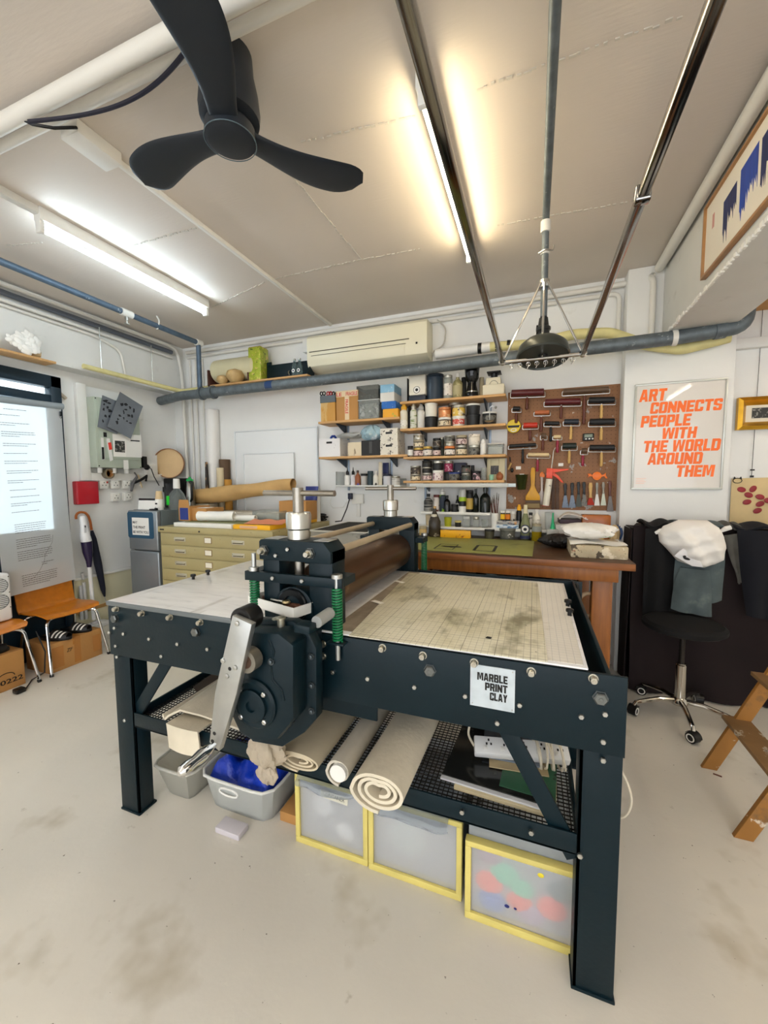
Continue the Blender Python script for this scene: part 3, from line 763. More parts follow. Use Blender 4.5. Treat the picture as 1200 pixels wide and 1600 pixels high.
# crank
ay = .93
arm_px = [(363, 962), (393, 976), (379, 1040), (369, 1085), (342, 1174), (327, 1160), (336, 1080), (346, 1036)]
def arm_pt(q): p = P(q[0], q[1], 'y', ay); return (p.x, p.z)
cr = pp('crank_arm', MB().prism([arm_pt(q) for q in arm_px], ay, ay + .022, 'y', .002), ALU, 'brushed aluminium crank arm')
s = P(384, 1034, 'y', ay + .02)
MB().cyl((s.x, ay + .018, s.z), (s.x, 1.002, s.z), .021, n=18).build('crank_shaft', mat('rusty_shaft', (96, 74, 62), .4, .8), cr)
MB().cyl((s.x, ay + .019, s.z), (s.x, ay + .055, s.z), .036, n=22).build('shaft_collar', mat('grey_cast', (138, 132, 120), .45, .7), cr)
for q in ((371, 974), (349, 1032), (368, 1043), (355, 1056)):
    p = P(q[0], q[1], 'y', ay)
    MB().lathe([(.0085, 0), (.0075, .005), (.004, .006)], n=10, M=Matrix.Translation((p.x, ay + .0005, p.z)) @ Matrix.Rotation(PI / 2, 4, 'X')).build('arm_bolt', STEEL, cr)
for q in ((359, 1045), (335, 1146), (332, 1158)):
    p = P(q[0], q[1], 'y', ay)
    MB().cyl((p.x, ay - .0006, p.z), (p.x, ay + .002, p.z), .006, n=12).build('arm_hole', BLACK, cr)
p = P(389, 965, 'y', .99)
MB().lathe([(.037, 0), (.039, .003), (.039, .06), (.036, .063), (.030, .063)], n=28, M=Matrix.Translation((p.x - .004, .955 + .063, p.z)) @ Matrix.Rotation(PI / 2, 4, 'X')).build('arm_buffer', BLACK, cr)
p = P(335, 1164, 'y', ay)
MB().lathe([(.009, 0), (.010, .01), (.017, .03), (.020, .055), (.016, .085), (.019, .105), (.016, .125), (.006, .135), (0, .136)], n=20, M=Matrix.Translation((p.x, ay + .001, p.z)) @ Matrix.Rotation(PI / 2, 4, 'X')).build('crank_handle', CHROME, cr)['label'] = 'polished chrome crank handle'
# fittings at the far right end below the bed
pp('end_bracket', MB().prism([(2.0, .80), (2.27, .80), (2.27, .97), (2.18, .985), (2.0, .94)], X1 - .037, X1 - .027, 'x'), TEAL)

# ---- sheet, mat and tabs on the bed
gp_ = mat('grid_paper', (226, 222, 214), .6, n=(6, .06), spots=[(5, .63, (190, 182, 168), (1, 1, 1), .15)])
add_grid(gp_, .02, .0012, (176, 176, 176), (0, 1), .8)
gs = one(MB().box(-.05, .14, Y0 + .02, Y1 - .13, BZ, BZ + .0012), 'grid_sheet', gp_, 'white grid paper sheet at the right end of the press bed', 'paper', (0, 1.6, BZ))
bm_ = mat('worn_bed_board', (150, 138, 122), .6, n=(5, .22), stretch=(1, 4, 1), spots=[(4, .55, (96, 86, 78), (2, .6, 1), .25)])
c00 = P(545, 993, 'z', BZ + .004); c10 = P(856, 1034, 'z', BZ + .004); c11 = P(840, 911, 'z', BZ + .004); c01 = P(639, 895, 'z', BZ + .004)
one(MB().prism([(-.66, Y0 + .03), (-.50, Y0 + .03), (-.60, Y1 - .12), (-.665, Y1 - .12)], BZ, BZ + .0012, 'z'), 'backing_sheet', bm_, 'grey brown stained sheet between roller and cutting mat', 'sheet', (-.6, 1.6, BZ))
cm_ = mat('cutting_mat', (222, 217, 196), .5, n=(5, .10), spots=[(2.6, .50, (190, 184, 154), (1, 1, 1), .25), (3.4, .58, (140, 134, 110), (1.6, 1, 1), .14), (30, .72, (92, 84, 66), (1, 1, 1), .05)])
add_grid(cm_, .02, .0013, (120, 118, 100), (0, 1), .55)
add_grid(cm_, .10, .002, (86, 84, 70), (0, 1), .6)
one(MB().prism([tuple(c[:2]) for c in (c00, c10, c11, c01)], BZ + .0013, BZ + .005, 'z', .0008), 'cutting_mat', cm_, 'worn cream cutting mat with a ruled grid lying on the press bed', 'mat', (-.3, 1.6, BZ))
for q, lab in (((590, 942), 'nearer'), ((624, 910), 'farther')):
    p = P(q[0], q[1], 'z', BZ + .002)
    one(MB().box(p.x - .03, p.x + .03, p.y - .012, p.y + .012, BZ + .0055, BZ + .0062, M=rot('Z', -25, p)), 'paper_tab', PAPER, 'small white paper tab at the mat edge by the roller, %s of two' % lab, 'paper', p)
p = P(763, 997, 'z', BZ + .005)
one(MB().prism([(p.x - .008, p.y - .004), (p.x + .008, p.y - .006), (p.x + .01, p.y + .004), (p.x - .004, p.y + .007)], BZ + .0052, BZ + .008, 'z'), 'ink_scrap', BLACK, 'small black scrap lying on the cutting mat', 'scrap', p)

# ---- white tray of odds and ends on the gearbox
ty = 1.10
tz = 1.042
tray = thing('white_tray', 'shallow white box with small tools standing on the gearbox', 'box', (-.75, 1.09, tz))
A_ = P(388, 946, 'z', tz); B_ = P(459, 968, 'z', tz); D_ = P(487, 952, 'z', tz)
ux = (B_ - A_); L_ = .235; ang = math.atan2(ux.y, ux.x)
TM = Matrix.Translation((A_.x, A_.y, tz)) @ Matrix.Rotation(ang, 4, 'Z')
wl = ux.length; dl = .105
MB().box(0, wl, 0, dl, .002, .005, M=TM).box(0, wl, 0, .003, .002, .038, M=TM).box(0, wl, dl - .003, dl, .002, .038, M=TM).box(0, .003, .003, dl - .003, .005, .038, M=TM).box(wl - .003, wl, .003, dl - .003, .005, .038, M=TM).build('tray_shell', WHITE, tray, smooth=0)
def inT(x, y, z): return TM @ Vector((x, y, z))
one(MB().box(.02, wl - .02, .045, .075, .012, .03, .003, M=TM), 'wooden_tool', mat('dark_tool_wood', (98, 62, 46), .5), 'brown wooden tool lying in the white box on the gearbox', 'tool', inT(.08, .06, .01))
one(MB().ball(inT(.055, .075, .040), (.030, .026, .024), 18), 'metal_ball', ALU, 'silver domed weight in the white box on the gearbox', 'weight', inT(.055, .075, .016))
kt = thing('bottle_key', 'small pale metal key tool in the white box on the gearbox', 'tool', inT(.14, .06, .03))
MB().tube([inT(.10, .03, .034), inT(.135, .03, .036), inT(.16, .035, .036)], .005, 8).build('shaft', STEEL, kt)
MB().lathe([(.012, 0), (.016, .004), (.012, .010)], inT(.172, .04, .030), 14).build('head', mat('pale_brass', (206, 190, 150), .3, .8), kt)
# ================================================================ left wall
def rx(a, b, c, d, X):
    """y0,y1,z0,z1 of the pixel box a..c, b..d on the plane x = X"""
    m = (b + d) / 2; q = (a + c) / 2
    return P(a, m, 'x', X).y, P(c, m, 'x', X).y, P(q, d, 'x', X).z, P(q, b, 'x', X).z
def ry(a, b, c, d, Y):
    m = (b + d) / 2; q = (a + c) / 2
    return P(a, m, 'y', Y).x, P(c, m, 'y', Y).x, P(q, d, 'y', Y).z, P(q, b, 'y', Y).z
# shelf with orchid on the beam
fc = P(88, 567, 'x', -3.70)
sb = thing('wall_shelf', 'pale wooden shelf board on the left beam above the door', 'shelf', (BXL, fc.y - .5, fc.z))
MB().box(BXL, -3.70, .9, fc.y, fc.z - .009, fc.z + .009, .002).build('board', WOOD, sb)
orc = thing('orchid', 'white artificial orchid in a round tan pot on the shelf above the door', 'plant', (-3.76, fc.y - .14, fc.z + .009))
oz = fc.z + .009; oy = fc.y - .12
MB().lathe([(.022, 0), (.042, .02), (.046, .05), (.036, .08), (.030, .086), (.026, .08)], (-3.762, oy, oz), 20).build('pot', mat('tan_pot', (196, 170, 128), .6, n=(20, .2)), orc)
PET = mat('orchid_petal', (240, 238, 232), .5); YC = mat('orchid_heart', (216, 200, 150), .5)
for i, (dy, dz, dx, s) in enumerate(((-.04, .10, .04, 1), (-.11, .075, .04, 1), (-.10, .125, .03, 1), (-.05, .155, .03, .9), (0, .125, .03, .9), (-.07, .04, .05, .9), (-.16, .095, .03, .8), (-.02, .06, .055, .8))):
    fcn = Vector((-3.76 + dx, oy + dy, oz + dz))
    f = MB()
    for k in range(5):
        a = k * 2 * PI / 5 + i
        ctr = fcn + Vector((.004 * (k % 2), math.cos(a) * .024 * s, math.sin(a) * .024 * s))
        f.ball(ctr, (.006, .030 * s, .023 * s), 12, Matrix.Rotation(a, 4, 'X') @ Matrix.Rotation(.25, 4, 'Z'))
    fl_ = f.build('blossom', PET, orc)
    MB().ball(fcn + Vector((.006, 0, 0)), (.006, .007, .008), 8).build('heart', YC, fl_)
MB().tube([(-3.76, oy, oz + .08), (-3.75, oy - .02, oz + .15), (-3.74, oy - .08, oz + .15), (-3.72, oy - .14, oz + .10)], .003, 6).build('stem', mat('orchid_stem', (92, 116, 62), .5), orc)

# hanging paper over the door
py0, py1 = 1.80, 2.315
PTX = -3.86
hp = thing('hanging_print', 'long translucent printed sheet hanging over the dark door', 'print', (PTX, 2.085, 2.15))
PM = mat('rice_paper', (232, 234, 234), .55, trans=.55, ior=1.02, n=(3, .04))
def sheet(u, v):
    z = 2.145 - v * 1.525
    return (PTX + .10 * max(0, v - .55) ** 1.5 + .004 * math.sin(9 * u + 3 * v), py0 + (py1 - py0) * u + .014 * v, z + .028 * u)
MB().surf(sheet, 12, 26, thick=.001).build('sheet', PM, hp)
MB().cyl((PTX + .004, 1.4, 2.13), (PTX + .004, py1 + .012, 2.172), .026, n=14).build('rolled_top', mat('grey_rolled_paper', (150, 160, 166), .6), hp)
rnd = random.Random(3)
paras = []
tx = MB()
for (v0, n_l, u0, u1) in ((.045, 1, .2, .6), (.075, 1, .15, .55), (.115, 2, .15, .55), (.16, 3, .15, .6), (.22, 2, .16, .6), (.27, 1, .16, .62), (.31, 2, .16, .6), (.36, 2, .18, .62), (.41, 2, .18, .62), (.46, 1, .2, .64), (.495, 1, .2, .64), (.53, 2, .2, .62), (.575, 1, .2, .62), (.64, 5, .22, .64), (.70, 1, .26, .34), (.72, 5, .22, .70), (.785, 5, .22, .70), (.86, 2, .52, .70), (.90, 1, .25, .40), (.912, 6, .24, .74)):
    for k in range(n_l):
        v = v0 + k * .011
        u = u0
        end = u1 - (rnd.uniform(.05, .25) if k == n_l - 1 else rnd.uniform(0, .03))
        while u < end:
            l = rnd.uniform(.012, .04)
            a = sheet(u, v); b = sheet(min(u + l, end), v)
            tx.quad((a[0] + .0035, a[1], a[2]), (b[0] + .0035, b[1], b[2]), (b[0] + .0035, b[1], b[2] + .004), (a[0] + .0035, a[1], a[2] + .004))
            u += l + .006
tx.build('printed_lines', mat('print_ink', (104, 94, 94), .7), hp, smooth=0)['kind'] = 'stuff'
cv = [sheet(u, v) for u, v in ((.72, .72), (.70, .76), (.58, .82), (.55, .86), (.48, .90), (.40, .93), (.3, .945))]
MB().tube([(p[0] + .004, p[1], p[2]) for p in cv], .0008, 4).build('pencil_line', MATS['print_ink'], hp)
one(MB().box(-3.85, -3.83, py1 - .022, py1 - .012, 2.085, 2.125, .002).tube([(-3.84, py1 - .017 + .006 * math.cos(a / 8 * 2 * PI), 2.075 + .010 * math.sin(a / 8 * 2 * PI)) for a in range(9)], .0015, 5), 'bulldog_clip', BLACK, 'small dark clip at the top corner of the hanging print', 'clip', (-3.84, py1 - .017, 2.08))
dh = thing('door_closer', 'rusty pale hinge arm at the top of the door frame', 'hinge', (-3.97, 2.42, 2.30))
MB().box(-3.985, -3.96, 2.385, 2.48, 2.30, 2.325, .004, M=rot('X', -38, (-3.97, 2.39, 2.36))).build('arm', mat('pale_rusty', (196, 184, 166), .5, n=(40, .3)), dh)

# trunking round the distribution board
tk = thing('wall_trunking', 'white trunking beside and below the grey distribution board', 'trunking', (XL, 2.56, 1.55))
MB().box(XL, -3.955, 2.515, 2.60, 1.53, 2.43, .004).build('upright_trunking', WHITE, tk)
MB().box(XL, -3.96, 2.60, 3.38, 1.53, 1.605, .004).build('level_trunking', WHITE, tk)
db = thing('distribution_board', 'grey green electrical distribution board on the left wall', 'fuse box', (-3.93, 2.82, 1.66))
DBM = mat('board_enamel', (176, 186, 170), .45, n=(6, .05))
MB().box(XL, -3.86, 2.60, 3.055, 1.655, 2.315, .006).build('enclosure', DBM, db)
MB().box(-3.86, -3.852, 2.625, 3.03, 1.74, 2.29, .004).build('cover', DBM, db)
for y in (2.615, 3.04):
    for z in (1.67, 2.30): MB().ball((-3.859, y, z), .006, 8).build('screw', BLACK, db)
for y in (2.66, 2.80, 2.93): MB().cyl((-3.92, y, 1.605), (-3.92, y, 1.656), .020, n=12).build('gland', WHITE, db)
MB().box(-3.853, -3.846, 2.665, 2.695, 1.945, 1.99, .002).build('switch', BLACK, db)
def px_prism(pts, X, t, ox=0, oy=0, k=1):
    return MB().prism([(P(ox + q[0] / k, oy + q[1] / k, 'x', X).y, P(ox + q[0] / k, oy + q[1] / k, 'x', X).z) for q in pts], X, X + t, 'x')
kz = 6.6667
PLM = mat('zinc_plate', (124, 130, 138), .4, .4, n=(5, .15), spots=[(30, .76, (150, 156, 162))])
INK = mat('etched_ink', (26, 28, 34), .6)
def plate(pts, X, seed, lab, blobs):
    c = P(120 + sum(q[0] for q in pts) / 4 / kz, 580 + sum(q[1] for q in pts) / 4 / kz, 'x', X)
    t = thing('etching_plate', lab, 'plate', c)
    px_prism(pts, X, .004, 120, 580, kz).build('plate', PLM, t)
    r = random.Random(seed); m = MB()
    for (bx, bz, s) in blobs:
        p = P(120 + bx / kz, 580 + bz / kz, 'x', X + .0045)
        n = 9; rad = [s * r.uniform(.6, 1.6) for _ in range(n)]; st = r.uniform(.6, 1.6)
        m.prism([(p.y + rad[k] * math.cos(2 * PI * k / n) / st, p.z + rad[k] * math.sin(2 * PI * k / n) * st) for k in range(n)], X + .004, X + .0046, 'x')
    o = m.build('etched_marks', INK, t, smooth=0); o['kind'] = 'stuff'
plate(((265, 250), (470, 335), (420, 655), (215, 580)), -3.835, 1, 'smaller tilted grey etching plate partly behind the other on the fuse box', [(300, 310, .016), (330, 330, .012), (280, 400, .012), (345, 410, .018), (320, 375, .010), (300, 470, .011), (340, 470, .010), (275, 520, .010), (285, 345, .008)])
plate(((447, 215), (687, 365), (560, 705), (315, 575)), -3.815, 2, 'larger tilted grey etching plate hanging in front of the fuse box', [(470, 345, .014), (515, 345, .014), (515, 400, .012), (490, 425, .010), (555, 380, .010), (595, 410, .012), (540, 460, .013), (575, 470, .012), (450, 465, .011), (490, 490, .009), (525, 520, .010), (430, 500, .010), (420, 530, .012), (555, 540, .010), (410, 525, .006)])
pc_ = thing('printed_card', 'small paper with a dark portrait photograph on the fuse box', 'card', (-3.85, 2.92, 1.78))
px_prism(((370, 650), (672, 668), (678, 900), (382, 890)), -3.851, .001, 120, 580, kz).build('paper', PAPER, pc_)
px_prism(((385, 700), (512, 706), (514, 892), (388, 885)), -3.8495, .001, 120, 580, kz).build('photo_border', mat('photo_border', (246, 243, 236), .4), pc_)
px_prism(((395, 722), (500, 730), (502, 848), (398, 840)), -3.848, .0006, 120, 580, kz).build('dark_photo', mat('dark_photo', (46, 46, 44), .4, spots=[(34, .58, (150, 148, 140))]), pc_)
px_prism(((560, 716), (655, 722), (655, 734), (560, 728)), -3.8495, .0006, 120, 580, kz).build('heading_bar', INK, pc_)
kn = thing('craft_knife', 'white craft knife with a black blade cover on the fuse box', 'knife', (-3.845, 2.70, 1.75))
px_prism(((248, 690), (270, 692), (288, 920), (262, 925)), -3.851, .010, 120, 580, kz).build('body', WHITE, kn)
px_prism(((258, 790), (280, 792), (288, 915), (264, 920)), -3.8405, .003, 120, 580, kz).build('cover', BLACK, kn)
kn = thing('craft_knife', 'white scraper knife with a red patch on the fuse box', 'knife', (-3.845, 2.78, 1.75))
px_prism(((305, 700), (335, 700), (372, 925), (345, 938)), -3.851, .010, 120, 580, kz).build('body', WHITE, kn)
px_prism(((325, 745), (355, 740), (368, 815), (338, 820)), -3.8405, .002, 120, 580, kz).build('red_patch', mat('red_paint', (226, 56, 40), .4), kn)
one(px_prism(((485, 925), (535, 925), (540, 1020), (488, 1022)), -3.852, .0012, 120, 580, kz), 'paper_tag', PAPER, 'small white paper tag hanging under the fuse box', 'tag', P(197, 725, 'x', -3.85))
c = P(167, 740, 'x', -3.955)
tr = thing('tape_roll', 'roll of brown tape stuck to the trunking below the fuse box', 'tape', c)
def ring_x(c, r0, r1, w):
    return MB().lathe([(r0, 0), (r1, 0), (r1, w), (r0, w), (r0, 0)], n=28, M=Matrix.Translation(c) @ Matrix.Rotation(PI / 2, 4, 'Y'))
ring_x(c + Vector((-.003, 0, 0)), .036, .052, .045).build('tape', mat('clear_brown_tape', (120, 110, 90), .25), tr)
ring_x(c + Vector((-.003, 0, 0)), .0335, .0355, .046).build('core', CARD, tr)
SOCK = mat('socket_plastic', (238, 236, 228), .35)
for i, (sx_, sy_, lab) in enumerate(((163, 757, 'white wall socket beside the red box'), (181, 757, 'middle white wall socket of the upper row below the fuse box'), (199, 757, 'white wall socket of the upper row nearest the fridge'), (182, 777, 'lower white wall socket near the red box'), (201, 776, 'lower white wall socket near the fridge'))):
    p = P(sx_, sy_, 'x', -3.965)
    t = thing('wall_socket', lab, 'socket', (XL, p.y, p.z), 'wall sockets below the fuse box')
    MB().box(XL, -3.965, p.y - .043, p.y + .043, p.z - .043, p.z + .043, .006).build('plate', SOCK, t)
    for dy, dz in ((0, .018), (-.016, -.008), (.016, -.008)): MB().box(-3.9655, -3.9645, p.y + dy - .004, p.y + dy + .004, p.z + dz - .005, p.z + dz + .005).build('pin_hole', BLACK, t)
    MB().box(-3.966, -3.961, p.y + .022, p.y + .036, p.z + .012, p.z + .030, .002).build('rocker', mat('rocker_red', (200, 60, 50), .4) if i == 0 else SOCK, t)
y0, y1, z0, z1 = rx(121, 752, 155, 788, -3.93)
rb = thing('alarm_box', 'plain red metal box on the left wall', 'box', (XL, (y0 + y1) / 2, z0))
RED = mat('red_enamel', (188, 22, 40), .35, coat=.3)
MB().box(XL, -3.945, y0, y1, z0, z1, .010, 3).build('back_box', RED, rb)
MB().box(-3.945, -3.93, y0 + .002, y1 - .002, z0 + .002, z1 - .002, .007, 3).build('lid', RED, rb)
# plugs and cable right of the sockets
p = P(238, 733, 'x', -3.955)
wb = thing('socket_box', 'white wall box with a black plug above the cups', 'socket', (XL, p.y, p.z))
MB().box(XL, -3.955, p.y - .07, p.y + .07, p.z - .09, p.z + .05, .006).build('box', SOCK, wb)
p2 = P(231, 730, 'x', -3.93)
bp_ = thing('black_plug', 'black mains plug with a hanging lead beside the wooden tray', 'plug', p2)
MB().lathe([(.030, 0), (.030, .02), (.018, .035), (.010, .05)], n=16, M=Matrix.Translation((-3.955, p2.y, p2.z)) @ Matrix.Rotation(PI / 2, 4, 'Y')).build('plug', BLACK, bp_)
MB().tube([(-3.92, p2.y, p2.z), (-3.88, p2.y, p2.z - .02), (-3.87, p2.y + .02, p2.z - .10), (-3.86, p2.y + .07, p2.z - .20)], .005, 6).build('lead', BLACK, bp_)
p3 = P(225, 722, 'x', -3.94)
one(MB().box(XL, -3.92, p3.y - .025, p3.y + .025, p3.z - .06, p3.z + .06, .006), 'adapter', BLACK, 'tall black power adapter right of the fuse box', 'adapter', p3)
hb = thing('glue_gun', 'black and grey tool hanging by a cord under the trunking', 'tool', P(214, 752, 'x', -3.93))
q = [P(a, b, 'x', -3.93) for a, b in ((210, 738), (214, 744), (207, 756), (205, 768))]
MB().tube(q, .016, 8, rs=[.006, .010, .020, .010]).build('body', mat('grey_tool', (92, 92, 94), .4), hb)
MB().tube([P(a, b, 'x', -3.925) for a, b in ((207, 756), (220, 750), (229, 744), (228, 752))], .012, 8, rs=[.012, .014, .018, .012]).build('grip', BLACK, hb)
MB().tube([P(a, b, 'x', -3.93) for a, b in ((216, 742), (219, 752), (222, 762))], .006, 6).build('strap', mat('tan_strap', (204, 180, 138), .6), hb)

# ---------------------------------------------------------------- fridge
FX0, FX1, FY0, FY1, FZ = -3.70, -3.315, 2.75, 3.32, 1.245
fr_ = thing('refrigerator', 'small two door grey refrigerator in the left corner', 'fridge', (-3.51, 3.03, 0))
FM = mat('fridge_silver', (150, 156, 160), .35, .55, n=(3, .06))
FS = mat('fridge_side', (112, 122, 124), .4, .3, n=(3, .1))
MB().box(FX0, FX1, FY0 + .05, FY1, .03, FZ, .012).build('cabinet', FS, fr_)
MB().box(FX0, FX1, FY0, FY0 + .047, .86, FZ - .002, .014, 3).build('door', FM, fr_)
MB().box(FX0, FX1, FY0, FY0 + .047, .06, .852, .014, 3).build('door', FM, fr_)
for x in (FX0 + .04, FX1 - .04):
    for y in (FY0 + .08, FY1 - .05): MB().cyl((x, y, 0), (x, y, .04), .018, n=10).build('foot', BLACK, fr_)
x0, x1, z0, z1 = ry(200, 800, 240, 841, FY0)
fp = thing('fridge_poster', 'blue bordered card with a slogan taped to the fridge', 'poster', ((x0 + x1) / 2, FY0 - .001, z0))
bev_poly = [(x0 + .015, z0), (x1 - .015, z0), (x1, z0 + .015), (x1, z1 - .015), (x1 - .015, z1), (x0 + .015, z1), (x0, z1 - .015), (x0, z0 + .015)]
MB().prism(bev_poly, FY0 - .002, FY0 - .0005, 'y').build('border', mat('poster_blue', (38, 78, 104), .5), fp)
a0, a1, b0, b1 = ry(207, 809, 233, 836, FY0)
MB().box(a0, a1, FY0 - .0032, FY0 - .002, b0, b1).build('card', PAPER, fp)
ww, hh = a1 - a0, b1 - b0
lettering([('MAY', .05 * ww, .66 * hh, .15 * hh, .28 * ww), ('THE PRINT', .05 * ww, .38 * hh, .15 * hh, .74 * ww), ('BE WITH YOU', .05 * ww, .10 * hh, .15 * hh, .92 * ww)], (a0, FY0 - .0032, b0), (1, 0, 0), (0, 0, 1), BLACK, fp, bold=.02)
def on_fridge(px, py, y):   # foot point on the fridge top
    p = P(px, py, 'y', y); return Vector((p.x, y, FZ))
# black coffee machine behind
cmx = -3.50
bo = thing('coffee_machine', 'black appliance standing behind the clear jug on the fridge', 'appliance', (-3.5, 3.22, FZ))
MB().box(-3.66, -3.45, 3.13, 3.31, FZ, 1.555, .015).build('body', BLACK, bo)
MB().box(-3.64, -3.47, 3.125, 3.132, 1.29, 1.50, .004).build('front_panel', mat('dark_grey_gloss', (40, 42, 46), .15), bo)
# kettle
kx = -3.385; ks = 1.42
kt = thing('kettle', 'steel kettle with black handle and green lid on the fridge', 'kettle', (kx, 3.22, FZ))
kp = (kx, 3.22, FZ)
MB().lathe([(.052, 0), (.054, .02), (.046, .19), (.040, .265), (.030, .28)], kp, 24).build('body', mat('kettle_steel', (150, 148, 142), .25, 1.0), kt)
MB().lathe([(.034, .278), (.034, .295), (.014, .305), (.012, .32), (0, .322)], kp, 16).build('lid', mat('green_plastic', (20, 172, 84), .4), kt)
MB().tube(arc([(kx + .035, 3.19, FZ + .27), (kx + .095, 3.16, FZ + .27), (kx + .085, 3.16, FZ + .09), (kx + .04, 3.185, FZ + .07)], .03), .012, 8).build('handle', BLACK, kt)
# jug
jx_ = P(277, 785, 'y', 2.95).x
jg = thing('plastic_jug', 'large clear plastic jug with a white pump cap and green label on the fridge', 'bottle', (jx_, 2.95, FZ))
jp = (jx_, 2.95, FZ)
MB().lathe([(.074, 0), (.078, .01), (.078, .10), (.066, .15), (.028, .20), (.026, .215)], jp, 28).build('bottle', mat('clear_plastic', (214, 224, 222), .12, trans=.85, ior=1.15), jg)
MB().lathe([(.032, .205), (.032, .22), (.029, .29), (.026, .30), (0, .30)], jp, 20).build('cap', WHITE, jg)
MB().box(jx_ - .055, jx_ - .020, 2.95 - .079, 2.95 - .066, FZ + .045, FZ + .135, .006).build('label', mat('green_label', (18, 196, 40), .4), jg)
# cups
cx_ = P(249, 785, 'y', 2.84).x
cu_ = thing('white_canister', 'white canister with a small emblem standing on the fridge', 'canister', (cx_, 2.84, FZ))
MB().lathe([(.034, 0), (.036, .003), (.036, .10), (.034, .104), (0, .104)], (cx_, 2.84, FZ), 20).build('body', WHITE, cu_)
MB().box(cx_ - .012, cx_ + .012, 2.84 - .0375, 2.84 - .034, FZ + .055, FZ + .07).build('emblem', BLACK, cu_)
one(MB().lathe([(.033, .1045), (.034, .11), (.026, .18), (.0255, .182), (0, .182)], (cx_, 2.84, FZ), 20), 'paper_cup', mat('kraft_cup', (216, 190, 148), .7), 'kraft paper cups upside down on the white canister', 'cup', (cx_, 2.84, FZ + .1045))
# card stand
x0, x1, z0, z1 = ry(214, 762, 242, 786, 2.80)
cs = thing('card_stand', 'white card with a black header standing on the fridge front', 'card', ((x0 + x1) / 2, 2.80, FZ))
ct = rot('X', -8, (0, 2.80, FZ))
MB().box(x0, x1, 2.80, 2.806, FZ, FZ + .115, .001, M=ct).box(x0, x1, 2.806, 2.85, FZ, FZ + .003).build('holder', mat('clear_acrylic', (232, 236, 236), .1, trans=.4), cs)
MB().box(x0 + .005, x1 - .005, 2.7985, 2.7998, FZ + .006, FZ + .092, M=ct).build('card', PAPER, cs)
MB().box(x0 + .005, x1 - .005, 2.7985, 2.7998, FZ + .094, FZ + .112, M=ct).build('header', BLACK, cs)
p = P(245, 788, 'y', 2.78)
one(MB().box(FX1 - .12, FX1 - .035, 2.77, 2.80, FZ, FZ + .014, .005).cyl((FX1 - .06, 2.785, FZ + .018), (FX1 - .03, 2.785, FZ + .018), .006, n=8), 'marker_pen', BLACK, 'black pen lying on the front edge of the fridge top', 'pen', (FX1 - .08, 2.785, FZ))
# round wooden tray on the wall above
tc_ = P(264.5, 724, 'y', 3.42)
nrm = Vector((.45, -.89, 0)).normalized()
rt = thing('round_tray', 'round pale wooden tray leaning in the corner above the kettle', 'tray', (tc_.x, 3.45, tc_.z - .17))
TMx = Matrix.Translation(tc_) @ nrm.to_track_quat('Z', 'Y').to_matrix().to_4x4()
MB().lathe([(0, 0), (.160, 0), (.160, .004), (0, .004)], n=40, M=TMx).build('tray_base', mat('birch_ply', (222, 188, 138), .5, n=(5, .08)), rt)
MB().lathe([(.160, -.002), (.168, -.002), (.168, .022), (.161, .022), (.160, -.002)], n=40, M=TMx).build('rim', mat('walnut_edge', (150, 100, 58), .5), rt)
kq = P(245.5, 712, 'y', 3.39)
MB().ball(kq, (.012, .006, .012), 10).build('knot', BROWNWOOD, rt)
one(MB().box(tc_.x - .10, tc_.x + .10, 3.40, 3.62, 1.40, 1.46, .004), 'black_shelf', BLACK, 'small black wall shelf holding the round wooden tray', 'shelf', (tc_.x, 3.5, 1.40))

# grey box on the floor between fridge and cabinet
one(MB().box(-3.31, -3.215, 2.60, 2.72, 0, .50, .01), 'grey_bin', mat('grey_bin', (150, 152, 150), .5), 'grey plastic bin between fridge and plan chest', 'bin', (-3.26, 2.66, 0))

# ---------------------------------------------------------------- vacuum, umbrella
def pv(a, b, X=-3.90): return P(a, b, 'x', X)
vc = thing('stick_vacuum', 'white and purple stick vacuum cleaner leaning on the left wall', 'vacuum cleaner', pv(147, 978))
W2 = mat('vacuum_white', (236, 236, 236), .3); PUR = mat('vacuum_purple', (44, 34, 66), .25)
MB().tube([pv(128.5, 806), pv(131, 822), pv(133, 838), pv(135, 846)], .05, 16, rs=[.024, .030, .042, .044]).build('handle_body', W2, vc)
MB().tube([pv(135, 846), pv(137, 862), pv(139, 876), pv(139.5, 886)], .05, 16, rs=[.045, .042, .026, .018]).build('dust_canister', PUR, vc)
MB().tube([pv(139.5, 886), pv(142, 910), pv(147, 968)], .017, 12).build('tube', W2, vc)
b1_ = pv(132.5, 826, -3.87); MB().box(-3.873, -3.862, b1_.y - .009, b1_.y + .009, b1_.z - .04, b1_.z + .035, .004).build('button_panel', mat('button_grey', (206, 206, 208), .3), vc)
MB().ball((-3.862, b1_.y, b1_.z + .02), (.004, .006, .010), 8).build('button', BLACK, vc)
h_ = pv(147, 978)
MB().box(-3.96, -3.84, h_.y - .12, h_.y + .13, max(.002, h_.z - .015), h_.z + .025, .012).build('floor_head', W2, vc)
MB().cyl((-3.90, h_.y - .02, h_.z + .02), (-3.90, h_.y + .03, h_.z + .03), .022, n=12).build('neck_joint', mat('button_grey', (206, 206, 208), .3), vc)
vc2 = thing('vacuum_shelf_block', 'low white ledge under the vacuum cleaner head', 'ledge', (-3.9, h_.y, 0))
MB().box(-3.985, -3.835, h_.y - .14, h_.y + .16, 0, max(.004, h_.z - .016), .003).build('ledge', mat('ledge_white', (222, 220, 212), .6), vc2)
